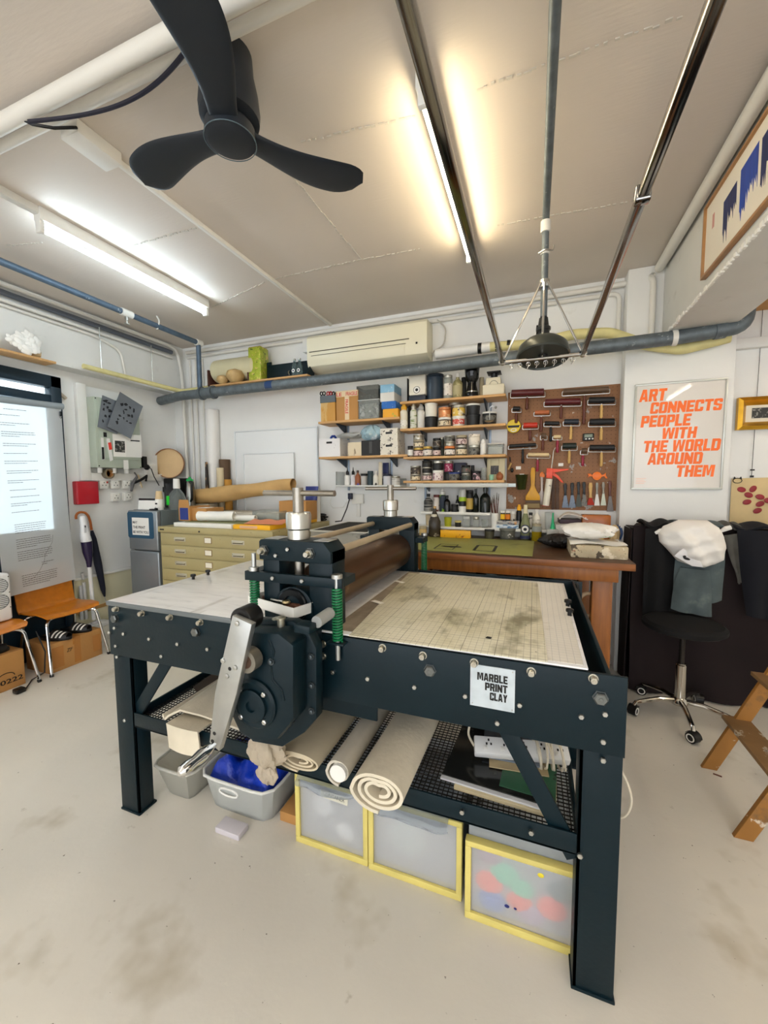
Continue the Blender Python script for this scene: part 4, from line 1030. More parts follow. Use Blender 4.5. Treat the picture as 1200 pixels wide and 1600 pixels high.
# spare vacuum tubes behind
for i, (a, b, c_, d_, lab) in enumerate(((126, 915, 128, 968, 'left'), (131, 910, 135, 967, 'middle'), (128, 895, 131, 905, 'upper'))):
    one(MB().cyl(P(a, b, 'x', -3.955), P(c_, d_, 'x', -3.955), .014, n=10), 'vacuum_tube', mat('tube_grey', (200, 200, 200), .4), 'spare pale vacuum tube behind the stick vacuum, %s of three' % lab, 'tube', P(c_, d_, 'x', -3.955), 'spare vacuum tubes')
um = thing('umbrella', 'folded navy umbrella with a curved wooden handle hanging by the vacuum', 'umbrella', pv(162, 935, -3.94))
hk = [pv(a, b, -3.95) for a, b in ((119, 811), (118.5, 806), (121, 802), (126, 800), (133, 801), (138, 806), (141, 815), (143, 828))]
MB().tube(arc(hk, .012, 3), .011, 10).build('handle', mat('cherry_handle', (178, 98, 40), .3, n=(20, .1)), um)
MB().tube([pv(143.5, 829, -3.95), pv(146, 842, -3.95), pv(153, 880, -3.95), pv(161, 920, -3.95), pv(163.5, 932, -3.95)], .03, 12, rs=[.012, .026, .034, .022, .008]).build('canopy', mat('navy_cloth', (22, 26, 42), .7), um)
MB().cyl(pv(163.3, 931, -3.95), pv(165, 940, -3.95), .004, n=6).build('tip', STEEL, um)

# ---------------------------------------------------------------- chairs by the door
ORW = mat('orange_ply', (206, 124, 30), .32, n=(5, .12), stretch=(1, 4, 4), coat=.4)
def ply_chair(cy, lab, twin=False):
    t = thing('plywood_chair', lab, 'chair', (-3.72, cy, 0))
    w_ = .215
    def seatf(u, v):
        y = cy - w_ + 2 * w_ * u
        prof = [(-3.55, .425), (-3.57, .445), (-3.66, .452), (-3.80, .440), (-3.875, .445), (-3.90, .475), (-3.915, .56), (-3.935, .70), (-3.95, .80)]
        s = v * (len(prof) - 1); i = min(int(s), len(prof) - 2); f = s - i
        x = prof[i][0] * (1 - f) + prof[i + 1][0] * f; z = prof[i][1] * (1 - f) + prof[i + 1][1] * f
        z += .012 * (2 * u - 1) ** 2 * (1 if v < .5 else 0)
        if v < .12: y = cy + (y - cy) * (.92 + .08 * v / .12)
        return (x, y, z)
    MB().surf(seatf, 10, 28, thick=.011).build('seat_shell', ORW, t, smooth=50)
    for s in (-1, 1):
        MB().tube(arc([(-3.49, cy + s * .225, .011), (-3.575, cy + s * .19, .40), (-3.60, cy + s * .15, .425), (-3.60, cy, .428)], .03), .011, 10).build('front_leg', CHROME, t)
        MB().tube(arc([(-3.93, cy + s * .215, .011), (-3.86, cy + s * .19, .40), (-3.84, cy + s * .15, .422), (-3.84, cy, .424)], .03), .011, 10).build('rear_leg', CHROME, t)
        MB().cyl((-3.49, cy + s * .225, 0), (-3.494, cy + s * .222, .02), .014, n=10).build('foot_cap', BLACK, t)
        MB().cyl((-3.93, cy + s * .215, 0), (-3.927, cy + s * .213, .02), .014, n=10).build('foot_cap', BLACK, t)
    return t
ply_chair(2.13, 'orange plywood chair with chrome legs below the hanging print')
ply_chair(1.60, 'orange plywood chair carrying a white appliance at the left picture edge')
# white appliance on the left chair
a = P(16, 895, 'x', -3.72); b = P(17, 965, 'x', -3.72)
wa = thing('white_heater', 'white rounded appliance with round grilles on the left chair', 'heater', (-3.72, a.y - .12, .468))
HY1 = a.y + .0; HZ1 = a.z
MB().box(-3.84, -3.72, HY1 - .26, HY1, .468, HZ1, .02, 3).build('case', mat('appliance_white', (240, 240, 240), .3), wa)
GR = mat('grille_grey', (120, 122, 122), .5)
for zc in (HZ1 - .085, HZ1 - .205):
    g = MB().lathe([(.052, 0), (.056, 0), (.056, .004), (.052, .004), (.052, 0)], n=30, M=Matrix.Translation((-3.7205, HY1 - .075, zc)) @ Matrix.Rotation(PI / 2, 4, 'Y'))
    for k in range(-3, 4):
        hw = math.sqrt(.052 ** 2 - (k * .014) ** 2)
        g.box(-3.7195, -3.717, HY1 - .075 - hw, HY1 - .075 + hw, zc + k * .014 - .003, zc + k * .014 + .003)
    g.build('grille', GR, wa, smooth=0)
for zc in (HZ1 - .025, HZ1 - .145, HZ1 - .26):
    MB().ball((-3.7195, HY1 - .014, zc), .004, 8).build('screw', BLACK, wa)

# cardboard boxes, shoes, cable
def carton(name, lab, x0, x1, y0, y1, z1, extra=None):
    t = thing(name, lab, 'box', ((x0 + x1) / 2, (y0 + y1) / 2, 0))
    MB().box(x0, x1, y0, y1, 0, z1, .004).build('carton', CARD, t)
    MB().box(x0 - .0005, x1 + .0008, (y0 + y1) / 2 - .03, (y0 + y1) / 2 + .03, z1 - .06, z1 + .0012).build('packing_tape', mat('packing_tape', (176, 118, 58), .2), t)
    return t
cb1 = carton('cardboard_box', 'taped brown cardboard box with shoes on it under the right orange chair', -3.84, -3.545, 1.925, 2.335, .235)
for (y0, z0, y1, z1) in ((1.95, .03, 2.03, .20), (2.11, .02, 2.16, .215), (2.26, .05, 2.32, .19)):
    MB().box(-3.545, -3.5435, y0, y1, z0, z1).build('tape_patch', MATS['packing_tape'], cb1)
lettering([('ZF', 0, 0, .03, .05)], (-3.5435, 2.05, .13), (0, 1, 0), (0, 0, 1), BLACK, cb1, name='scribble', shear=.3)
cb2 = carton('cardboard_box', 'brown cardboard box with black printing under the left orange chair', -3.86, -3.565, 1.30, 1.775, .27)
lettering([('10222', .30, .05, .035, .16), ('Ecka', .00, .10, .030, .10), ('SZ', .03, .06, .030, .06)], (-3.5645, 1.30, 0), (0, 1, 0), (0, 0, 1), BLACK, cb2, bold=.02)
tri = [(1.61 + .02 * math.cos(a), .20 + .02 * math.sin(a)) for a in (PI / 2, PI / 2 + 2 * PI / 3, PI / 2 + 4 * PI / 3)]
MB().tube([(-3.564, a, b) for a, b in tri], .002, 5, closed=True).build('recycling_mark', BLACK, cb2)
MB().tube([(-3.564, 1.66 + .05 * math.cos(a / 12 * PI), .10 + .03 * math.sin(a / 12 * PI)) for a in range(13)], .003, 5).build('arc_mark', BLACK, cb2)
def shoe(c, ang, lab, grp, stripes, zb):
    t = thing('slipper', lab, 'shoe', (c[0], c[1], zb), grp)
    M_ = Matrix.Translation((c[0], c[1], zb)) @ Matrix.Rotation(ang, 4, 'Z')
    def outline(k, n=26):
        a = 2 * PI * k / n
        x = .13 * math.cos(a); w_ = .046 + .006 * math.cos(a) - .008 * math.cos(2 * a)
        return (x, w_ * math.sin(a))
    MB().prism([outline(k) for k in range(26)], 0, .028, 'z', .006, M=M_).build('sole', BLACK, t)
    def strap(u, v):
        x = -.015 + .125 * v; a = PI * u
        w_ = (.05 - .016 * v * v); h = .06 * (1 - .45 * v)
        return M_ @ Vector((x, w_ * math.cos(a), .022 + h * math.sin(a)))
    MB().surf(strap, 14, 8, thick=.004).build('upper', mat('black_leather', (22, 22, 24), .45), t)
    if stripes:
        for k in range(3):
            def st(u, v, k=k):
                x = .005 + .030 * k + .012 * v + .02 * (u - .2); a = PI * (.04 + .42 * u)
                vv = (x + .015) / .125
                w_ = (.0515 - .016 * vv * vv); h = .0615 * (1 - .45 * vv)
                return M_ @ Vector((x, -w_ * math.cos(a), .022 + h * math.sin(a)))
            MB().surf(st, 8, 2, thick=.0012).build('stripe', PAPER, t)
shoe((-3.63, 2.03), math.radians(20), 'black slipper with three white stripes on the box, nearer the picture edge', 'slippers on the box', True, .2365)
shoe((-3.66, 2.20), math.radians(25), 'plain looking black slipper behind the striped one on the box', 'slippers on the box', True, .2365)
shoe((-3.66, 1.60), math.radians(80), 'black shoe on the printed box under the left chair', 'shoes on the printed box', False, .2715)
pg = thing('mains_plug', 'black mains plug with a cable lying on the floor before the printed box', 'plug', P(30, 1078, 'z', 0))
p = P(30, 1078, 'z', .02)
MB().box(p.x - .03, p.x + .03, p.y - .03, p.y + .03, 0, .035, .01).build('plug', BLACK, pg)
MB().tube([(p.x + .02, p.y + .03, .018), tuple(P(50, 1062, 'z', .006)), tuple(P(62, 1055, 'z', .006)), (-3.51, 1.87, .05), (-3.54, 1.90, .20), (-3.60, 1.88, .36)], .005, 6).build('cable', BLACK, pg)
# ================================================================ air conditioner, high shelf, boards
ac = thing('air_conditioner', 'cream split air conditioner high on the back wall', 'air conditioner', (-1.47, 3.52, 2.6))
ACM = mat('cream_abs', (228, 222, 196), .35)
AX0, AX1 = -2.07, -.885
prof = [(YB - .002, 2.575), (3.50, 2.575), (3.44, 2.61), (3.425, 2.66), (3.425, 2.87), (3.445, 2.895), (YB - .002, 2.905)]
MB().prism(prof, AX0, AX1, 'x', .008).build('casing', ACM, ac)
MB().box(AX0 + .03, AX1 - .16, 3.418, 3.43, 2.738, 2.744).build('panel_gap', mat('gap_brown', (92, 84, 68), .6), ac)
MB().prism([(3.437, 2.615), (3.420, 2.66), (3.420, 2.70), (3.43, 2.70), (3.447, 2.615)], AX0 + .06, AX1 - .20, 'x', .002).build('air_flap', ACM, ac)
MB().box(AX0 + .05, AX1 - .19, 3.419, 3.43, 2.703, 2.706).build('flap_gap', MATS['gap_brown'], ac)
MB().box(AX1 - .10, AX1 - .085, 3.421, 3.43, 2.69, 2.705).build('receiver', BLACK, ac)
MB().box(AX0 - .13, AX0 - .02, 3.56, YB, 2.80, 2.93, .006).build('isolator_box', WHITE, ac)
MB().tube(arc([(AX1 + .01, 3.55, 2.64), (AX1 + .12, 3.57, 2.70), (AX1 + .13, 3.58, 2.85), (AX1 + .05, 3.59, 2.93)], .05), .007, 6).build('power_lead', mat('grey_lead', (190, 186, 176), .5), ac)
# high shelf over the drain pipe
zs_ = 2.50
HX0, HX1 = P(328, 600, 'y', 3.36).x, P(480, 582, 'y', 3.36).x
HZ = P(480, 584, 'y', 3.36).z
hs = thing('high_shelf', 'long wooden shelf high on the back wall left of the air conditioner', 'shelf', ((HX0 + HX1) / 2, 3.5, HZ))
MB().box(HX0, HX1, 3.36, YB, HZ - .018, HZ, .002).build('board', WOOD, hs)
MB().box(HX0 + .2, HX0 + .22, 3.40, YB, HZ - .05, HZ - .018).build('bracket', BLACK, hs)
MB().box(HX1 - .2, HX1 - .18, 3.40, YB, HZ - .05, HZ - .018).build('bracket', BLACK, hs)
def on(px, py, Y): return P(px, py, 'y', Y)
p0 = on(333, 570, 3.46); p1 = on(392, 563, 3.46)
dr_ = thing('drum', 'long pale drum lying on a brown cradle on the high shelf', 'drum', ((p0.x + p1.x) / 2, 3.5, HZ))
MB().lathe([(.05, 0), (.115, .03), (.118, .06), (.118, p1.x - p0.x + .05), (.10, p1.x - p0.x + .07)], n=28, M=Matrix.Translation((p0.x, 3.495, HZ + .165)) @ Matrix.Rotation(PI / 2, 4, 'Y')).build('drum_body', mat('drum_skin', (208, 200, 164), .6, n=(5, .08)), dr_)
DKB = mat('dark_brown_wood', (80, 48, 38), .5)
for x in (p0.x - .03, p1.x - .005):
    MB().box(x, x + .02, 3.40, 3.60, HZ, HZ + .17, .003).build('cradle', DKB, dr_)
for i, (a, b, c, d, lab) in enumerate(((341, 587, 356, 595, 'smaller round wooden bowl under the drum on the high shelf'), (357, 578, 380, 594, 'larger round wooden bowl under the drum on the high shelf'))):
    x0, x1, z0, z1 = ry(a, b, c, d, 3.39)
    r = (x1 - x0) / 2
    one(MB().lathe([(r * .5, 0), (r * .95, r * .5), (r, r * .8), (r * .85, r * 1.2), (r * .3, r * 1.42), (0, r * 1.45)], ((x0 + x1) / 2, 3.375 + r if r < .03 else 3.38 + .02, HZ), 18) if r < .03 else MB().lathe([(r * .5, 0), (r * .95, r * .5), (r, r * .8), (r * .85, r * 1.2), (r * .3, r * 1.42), (0, r * 1.45)], ((x0 + x1) / 2, 3.385, HZ), 18), 'wooden_bowl', mat('bowl_wood', (190, 158, 106), .5, n=(16, .2)), lab, 'bowl', ((x0 + x1) / 2, 3.4, HZ))
x0, x1, z0, z1 = ry(388, 542, 407, 590, 3.40)
tin = thing('oil_tin', 'tall yellow green printed oil tin on the high shelf', 'tin', ((x0 + x1) / 2, 3.44, HZ))
MB().box(x0, x1, 3.40, 3.40 + (x1 - x0) * .9, HZ, z1, .006).build('tin_body', mat('tin_lime', (176, 190, 62), .35, .2, n=(24, .25), spots=[(26, .62, (222, 200, 120)), (30, .66, (92, 104, 42))]), tin)
MB().box(x0 + .005, x1 - .005, 3.405, 3.40 + (x1 - x0) * .85, z1, z1 + .006, .002).build('tin_lid', mat('tin_gold', (186, 160, 84), .3, .7), tin)
x0, x1, z0, z1 = ry(411, 556, 490, 588, 3.50)
rk = thing('teal_crate', 'dark teal shallow cabinet lying open on the high shelf', 'cabinet', ((x0 + x1) / 2, 3.5, HZ))
MB().box(x0, x1, 3.50, 3.515, HZ, HZ + .17, .002).prism([(3.50, HZ), (3.37, HZ), (3.50, HZ + .17)], x1 - .012, x1, 'x').box(x0, x0 + .1, 3.50, 3.515, HZ + .17, HZ + .20).build('carcass', TEAL, rk)
MB().tube([((x0 + x1) / 2 + .02, 3.495, HZ + .09), ((x0 + x1) / 2 + .02, 3.48, HZ + .075), ((x0 + x1) / 2 + .02, 3.495, HZ + .05)], .006, 6).build('hook', STEEL, rk)
BLUEGL = mat('pale_blue_glass', (196, 222, 226), .05, trans=.9, ior=1.2)
for a, lab in ((459.5, 'left of the two small clear glass bottles on the high shelf'), (467.5, 'right of the two small clear glass bottles on the high shelf')):
    x = on(a, 575, 3.41).x
    gb_ = thing('glass_bottle', lab, 'bottle', (x, 3.42, HZ), 'small clear bottles on the high shelf')
    MB().lathe([(.024, 0), (.026, .005), (.026, .10), (.012, .145), (.012, .16)], (x, 3.42, HZ), 16).build('bottle', BLUEGL, gb_)
    MB().lathe([(.013, .158), (.013, .172), (0, .172)], (x, 3.42, HZ), 12).build('cap', STEEL, gb_)
    MB().lathe([(0, 0), (.017, 0), (.017, .0008), (0, .0008)], n=16, M=Matrix.Translation((x, 3.3935, HZ + .055)) @ Matrix.Rotation(PI / 2, 4, 'X')).build('label', PAPER, gb_)
    MB().lathe([(0, 0), (.009, 0), (.009, .0008), (0, .0008)], n=12, M=Matrix.Translation((x, 3.3926, HZ + .055)) @ Matrix.Rotation(PI / 2, 4, 'X')).build('emblem', mat('emblem_navy', (50, 50, 90), .5), gb_)
# white boards leaning on the back wall behind the plan chest
BRD = mat('white_board', (238, 240, 240), .35)
def panel(a, b, c, d, Y, t, lab, lip=.012):
    x0, x1, z0, z1 = ry(a, b, c, d, Y)
    z0 = 1.12
    q = thing('framed_board', lab, 'panel', ((x0 + x1) / 2, Y, z0))
    MB().box(x0, x1, Y, Y + t, z0, z1, .002).build('board', BRD, q)
    MB().box(x0 - lip, x0, Y - .008, Y + t, z0, z1 + lip, .002).box(x1, x1 + lip, Y - .008, Y + t, z0, z1 + lip, .002).box(x0, x1, Y - .008, Y + t, z1, z1 + lip, .002).build('edge_frame', mat('board_edge', (226, 230, 232), .4), q)
panel(369, 672, 495, 760, 3.60, .02, 'large blank white framed panel behind the plan chest')
panel(382, 709, 459, 760, 3.575, .012, 'smaller blank white panel leaning in front of the large one', .005)
# white pvc tube and paper rolls by the corner
x0, x1, z0, z1 = ry(322, 640, 338, 758, 3.55)
pt = thing('pvc_tube', 'tall white plastic tube standing in the back left corner', 'tube', ((x0 + x1) / 2, 3.55, 1.12))
MB().cyl(((x0 + x1) / 2 + .012, 3.55, 1.12), ((x0 + x1) / 2, 3.585, z1), (x1 - x0) / 2, n=22).build('tube', mat('pvc_white', (236, 234, 230), .35), pt)
MB().lathe([((x1 - x0) / 2 + .002, 0), ((x1 - x0) / 2 + .002, .09), ((x1 - x0) / 2, .095)], ((x0 + x1) / 2 + .012, 3.55, 1.12), 22).build('socket_end', MATS['pvc_white'], pt)
def cyl_item(name, lab, cat, a, b, c, d, Y, m, z0=1.12, taper=1, grp=None):
    x0, x1, zz, z1 = ry(a, b, c, d, Y)
    r = (x1 - x0) / 2
    return one(MB().lathe([(r, 0), (r * taper, z1 - z0), (r * .8 * taper, z1 - z0), (r * .8 * taper, z1 - z0 - .02), (0, z1 - z0 - .02)], ((x0 + x1) / 2, Y, z0), 16), name, m, lab, cat, ((x0 + x1) / 2, Y, z0), grp)
cyl_item('paper_roll', 'cream paper roll standing right of the white plastic tube', 'roll', 340, 731, 349, 758, 3.52, mat('cream_roll', (222, 206, 170), .7))
cyl_item('paper_roll', 'short ochre roll standing beside the cream roll in the corner', 'roll', 352, 749, 361, 758, 3.50, mat('ochre_roll', (196, 142, 58), .7))
cyl_item('paper_roll', 'tall dark brown roll behind the cream roll in the corner', 'roll', 345, 718, 358, 758, 3.58, mat('dark_roll', (96, 74, 54), .7))
cyl_item('wrapped_bottle', 'dark slim bottle standing left of the white plastic tube', 'bottle', 320, 722, 326, 758, 3.45, mat('black_tan', (36, 28, 24), .5, spots=[(14, .58, (180, 140, 96))]), taper=.5)

# ================================================================ plan chest with its load
CX0, CX1, CY0, CY1, CZ = -3.185, -1.955, 2.66, 3.60, 1.112
pch = thing('plan_chest', 'olive beige steel plan chest with shallow drawers against the back wall', 'plan chest', ((CX0 + CX1) / 2, 3.1, 0))
OLV = mat('olive_enamel', (178, 164, 116), .45, n=(4, .06), spots=[(30, .72, (140, 124, 84))])
MB().box(CX0, CX1, CY0 + .012, CY1, .06, CZ - .05, .003).build('carcass', OLV, pch)
MB().box(CX0 - .006, CX1 + .006, CY0 - .008, CY1, CZ - .05, CZ, .004).build('top', OLV, pch)
MB().box(CX0 + .02, CX1 - .02, CY0 + .04, CY1 - .02, 0, .06).build('plinth', OLV, pch)
HND = mat('handle_alloy', (206, 200, 180), .35, .5)
zt = CZ - .06
dh_ = .108
for k in range(9):
    z1 = zt - k * dh_; z0 = z1 - dh_ + .008
    d_ = MB().box(CX0 + .022, CX1 - .022, CY0, CY0 + .012, z0, z1, .002).build('drawer', OLV, pch)
    for fx_ in (.20, .72):
        hx = CX0 + (CX1 - CX0) * fx_
        zc = z0 + .052
        MB().box(hx - .065, hx + .065, CY0 - .004, CY0 + .001, zc - .018, zc + .018, .002).build('pull_plate', HND, d_)
        MB().box(hx - .052, hx + .052, CY0 - .0052, CY0 - .0035, zc - .010, zc + .006).build('pull_recess', mat('recess_dark', (96, 88, 66), .6), d_)
        MB().tube(arc([(hx - .055, CY0 - .004, zc + .008), (hx - .055, CY0 - .016, zc + .004), (hx + .055, CY0 - .016, zc + .004), (hx + .055, CY0 - .004, zc + .008)], .008), .004, 6).build('pull', HND, d_)
    hx = CX0 + (CX1 - CX0) * .46; zc = z0 + .055
    MB().box(hx - .042, hx + .042, CY0 - .003, CY0 + .001, zc - .028, zc + .028, .002).build('card_holder', mat('holder_brown', (150, 128, 86), .4), d_)
    MB().box(hx - .034, hx + .034, CY0 - .0042, CY0 - .003, zc - .021, zc + .021).build('card', mat('index_card', (240, 234, 216), .7), d_)
MB().cyl((CX0 + .48, CY0 - .012, CZ - .03), (CX0 + .48, CY0, CZ - .03), .008, n=10).build('lock', BLACK, pch)
MB().box(CX0 + .02, CX0 + .07, CY0 - .0095, CY0 - .007, CZ - .032, CZ - .020).build('maker_plate', BLACK, pch)
def lie(name, lab, cat, a, b, m, r, z, n=18, hollow=True, grp=None, lift=0):
    """a roll lying between two ground points"""
    a = Vector(a); b = Vector(b)
    t = thing(name, lab, cat, ((a + b) / 2).xy[:] + (z,), grp)
    d = (b - a).normalized()
    q = d.to_track_quat('Z', 'Y').to_matrix().to_4x4(); L = (b - a).length
    pr = [(r * .72, .03), (r * .72, 0), (r, 0), (r, L), (r * .72, L), (r * .72, L - .03)] if hollow else [(0, 0), (r, 0), (r, L), (0, L)]
    mm = MB(); mm.lathe(pr, n=n, M=Matrix.Translation(a) @ q)
    mm.build('roll', m, t)
    return t
Zt = CZ
# flat white/yellow portfolio
tbx0, tbx1 = P(271, 815, 'y', 2.70).x, -2.06
one(MB().box(-3.05, -2.40, 2.70, 3.35, Zt, Zt + .035, .002), 'flat_box', mat('white_flat_box', (236, 234, 226), .6, spots=[(30, .72, (160, 156, 148))]), 'flat white box lying on the plan chest front', 'box', (-2.7, 3.0, Zt))
yl = thing('yellow_folder', 'flat yellow portfolio box lying on the right part of the plan chest', 'folder', (-2.2, 3.1, Zt))
YLW = mat('signal_yellow', (250, 186, 22), .45)
MB().box(-2.39, -2.015, 2.71, 3.52, Zt, Zt + .036, .002).build('box', YLW, yl)
MB().box(-2.40 + .08, -2.14, 2.7085, 2.712, Zt + .008, Zt + .03).build('paper_label', mat('peach_label', (226, 176, 140), .6), yl)
one(MB().box(-2.98, -2.05, 2.76, 3.40, Zt + .0365, Zt + .041, .001), 'green_board', mat('dull_green_board', (120, 122, 80), .6), 'thin dull green board lying on the flat boxes of the plan chest', 'board', (-2.5, 3.1, Zt + .0365))
zg = Zt + .0415
op = MB()
def crump(u, v):
    return (-2.30 + .36 * u - .04 * v, 2.735 + .20 * v + .03 * u, zg + .004 + .014 * abs(math.sin(7 * u + 2 * v)) * v + .010 * v)
one(MB().surf(crump, 14, 8, thick=.002), 'orange_paper', mat('peach_paper', (236, 150, 112), .7, n=(10, .1)), 'crumpled peach orange paper on the yellow folder', 'paper', (-2.2, 2.8, zg))
# small carton with blue label
x0, x1 = P(279, 800, 'y', 2.80).x, P(296, 800, 'y', 2.80).x
kb = thing('small_carton', 'open kraft carton with a blue label at the left end of the plan chest', 'box', (x0 + .1, 2.9, zg))
MB().box(x0, x1, 2.80, 3.05, zg, zg + .13, .002).box(x1, x1 + .17, 2.83, 3.05, zg, zg + .115, .002).build('carton', CARD, kb)
MB().prism([(x0, zg + .13), (x1, zg + .13), (x1 - .012, zg + .195), (x0 + .012, zg + .195)], 2.80, 2.804, 'y').build('flap', CARD, kb)
MB().box(x0 + .018, x1 - .016, 2.7985, 2.80, zg + .01, zg + .12).build('label', mat('royal_blue', (32, 52, 130), .45), kb)
one(MB().box(x1 + .01, x1 + .12, 2.88, 2.98, zg + .1155, zg + .118), 'note_paper', PAPER, 'white slip of paper lying on the kraft carton', 'paper', (x1 + .06, 2.93, zg + .1155))
# rolls
WR = mat('white_roll', (240, 238, 230), .6)
a = P(312, 806, 'y', 2.84); b = P(352, 803, 'y', 2.84)
lie('paper_roll', 'fat white paper roll in front on the plan chest', 'roll', (a.x, 2.83, zg + .046), (b.x + .05, 2.90, zg + .046), WR, .045, zg)
lie('paper_roll', 'thin white paper roll right of the fat one on the plan chest', 'roll', (P(360, 806, 'y', 2.92).x, 2.93, zg + .029), (P(396, 806, 'y', 2.92).x, 2.95, zg + .029), WR, .028, zg)
lie('paper_roll', 'grey newsprint roll lying behind the white rolls', 'roll', (P(322, 790, 'y', 3.1).x, 3.05, zg + .034), (P(440, 785, 'y', 3.1).x, 3.12, zg + .034), mat('newsprint', (200, 192, 176), .7), .033, zg)
# big kraft roll, raised at its right end on the papers
A = P(308, 775, 'y', 3.36); B = P(458, 757, 'y', 3.36)
kr = thing('kraft_roll', 'big crumpled kraft paper roll lying across the plan chest', 'roll', ((A.x + B.x) / 2, 3.36, zg))
KR = mat('kraft_paper', (208, 168, 108), .65, n=(5, .12), bump=(10, .12))
rows_ = 26
zA = A.z - .005
def kraft(u, v):
    a = 2 * PI * v
    x = A.x + (B.x - A.x) * u
    r = .098 - .042 * u + .005 * math.sin(13 * u + 3 * math.sin(a)) + .004 * math.sin(5 * u + 2 * a)
    if u < .12: r *= (.9 + .1 * u / .12)
    return (x, 3.36 + r * math.cos(a), zA + (B.z - zA) * u ** 1.2 + r * math.sin(a) * (1 if u > .15 else .92))
m_ = MB(); m_.surf(kraft, 40, 24)
def kin(u, v):
    p = Vector(kraft(1 - .2 * u, v)); c = Vector((p.x, 3.36, zA + (B.z - zA) * (1 - .2 * u) ** 1.2)); return c + (p - c) * .88
m_.surf(kin, 5, 24)
def kend(u, v):
    p = Vector(kraft(0, v)); c = Vector((p.x, 3.36, zA)); return c + (p - c) * u
m_.surf(kend, 1, 24)
m_.build('roll', KR, kr, smooth=50)
# clear box, card box, blue pouch on the right
x0, x1, z0, z1 = ry(394, 781, 436, 806, 3.02)
cbx = thing('clear_box', 'clear plastic box of small papers right of the rolls on the plan chest', 'box', ((x0 + x1) / 2, 3.1, zg))
CLR = mat('clear_box_plastic', (222, 226, 224), .2, trans=.8, ior=1.08)
def tub(parent, name, x0, x1, y0, y1, z0, z1, m, t=.003):
    return MB().box(x0, x1, y0, y1, z0, z0 + t).box(x0, x0 + t, y0, y1, z0 + t, z1).box(x1 - t, x1, y0, y1, z0 + t, z1).box(x0 + t, x1 - t, y0, y0 + t, z0 + t, z1).box(x0 + t, x1 - t, y1 - t, y1, z0 + t, z1).build(name, m, parent, smooth=0)
tub(cbx, 'tub', x0, x1, 3.02, 3.2, zg, zg + .09, CLR)
MB().box(x0 + (x1 - x0) * .5, x1 - .01, 3.03, 3.17, zg + .004, zg + .07, .003).build('contents', mat('cream_notes', (226, 216, 192), .7), cbx)
x0, x1, z0, z1 = ry(436, 783, 478, 806, 3.14)
one(MB().box(x0, x1, 3.14, 3.34, zg, z1, .003), 'brown_box', CARD, 'plain brown cardboard box near the right end of the plan chest', 'box', ((x0 + x1) / 2, 3.24, zg))
one(MB().box(A.x + .10, x0 - .02, 3.24, 3.46, zg, zg + .055, .002), 'paper_stack', mat('paper_stack', (206, 198, 180), .7, n=(8, .15)), 'stack of grey papers lying under the kraft roll', 'papers', (x0 - .4, 3.34, zg))
one(MB().box(A.x + .02, A.x + .22, 3.29, 3.43, zg + .056, zA - .075, .002), 'paper_bundle', mat('paper_bundle', (186, 176, 152), .7), 'small paper bundle propping the left end of the kraft roll', 'papers', (A.x + .1, 3.36, zg + .056))
x0, x1, z0, z1 = ry(474, 760, 490, 806, 3.36)
def pouch(u, v):
    w_ = (x1 - x0) / 2 * (1 + .25 * v)
    a = 2 * PI * u
    return ((x0 + x1) / 2 + w_ * math.cos(a) + .02 * v * v, 3.40 + .035 * math.sin(a) * (1 - .75 * v), zg + (z1 - zg) * v)
one(MB().surf(pouch, 18, 10, thick=.002), 'blue_pouch', mat('pouch_blue', (28, 44, 118), .3, n=(9, .2), spots=[(14, .70, (220, 210, 90))]), 'shiny dark blue pouch standing at the right end of the plan chest', 'pouch', ((x0 + x1) / 2, 3.4, zg))
cyl_item('white_carton', 'white carton beside the blue pouch on the plan chest', 'carton', 489, 775, 500, 805, 3.50, WHITE, z0=Zt)
cl = thing('black_cable', 'coil of black cable on the right back corner of the plan chest', 'cable', (-2.02, 3.54, Zt))
cpt = []
for i in range(60):
    a = i * .55; cpt.append((-2.03 + (.06 + .02 * math.sin(i * .9)) * math.cos(a) + .02 * math.sin(i * .31), 3.545 + .03 * math.sin(a), Zt + .008 + .05 * i / 60 + .02 * abs(math.sin(i * .37))))
MB().tube(cpt, .006, 5).build('cable', BLACK, cl)
MB().box(-2.09, -1.99, 3.53, 3.585, Zt, Zt + .035, .006).build('adapter', BLACK, cl)

# ================================================================ hot plate / drying box between chest and press
gx0, gx1 = P(484, 825, 'y', 2.86).x, P(575, 832, 'y', 2.86).x
GZ = P(530, 830, 'y', 2.86).z
gr = thing('metal_drying_box', 'worn grey metal box with a mesh top between plan chest and work table', 'box', ((gx0 + gx1) / 2, 3.2, 0))
GMT = mat('worn_grey_metal', (156, 152, 140), .5, .2, n=(3, .12), spots=[(5, .64, (96, 88, 70), (1, 1, 1), .1)])
MB().box(gx0, gx1, 2.87, 3.60, .55, GZ - .01, .004).build('body', GMT, gr)
rim = MB().box(gx0 - .015, gx1 + .015, 2.85, 2.875, GZ - .012, GZ, .002).box(gx0 - .015, gx1 + .015, 3.59, 3.615, GZ - .012, GZ, .002).box(gx0 - .015, gx0 + .012, 2.875, 3.59, GZ - .012, GZ, .002).box(gx1 - .012, gx1 + .015, 2.875, 3.59, GZ - .012, GZ, .002)
rim.build('rim', mat('pale_rim', (196, 192, 180), .45, .3), gr)
gm = MB()
for i in range(50):
    x = gx0 + .012 + (gx1 - gx0 - .024) * i / 49; gm.box(x - .0015, x + .0015, 2.875, 3.59, GZ - .008, GZ - .005)
for i in range(40):
    y = 2.88 + .70 * i / 39; gm.box(gx0 + .012, gx1 - .012, y - .0015, y + .0015, GZ - .005, GZ - .002)
gm.build('wire_mesh', mat('dark_mesh', (64, 62, 56), .5, .5), gr, smooth=0)
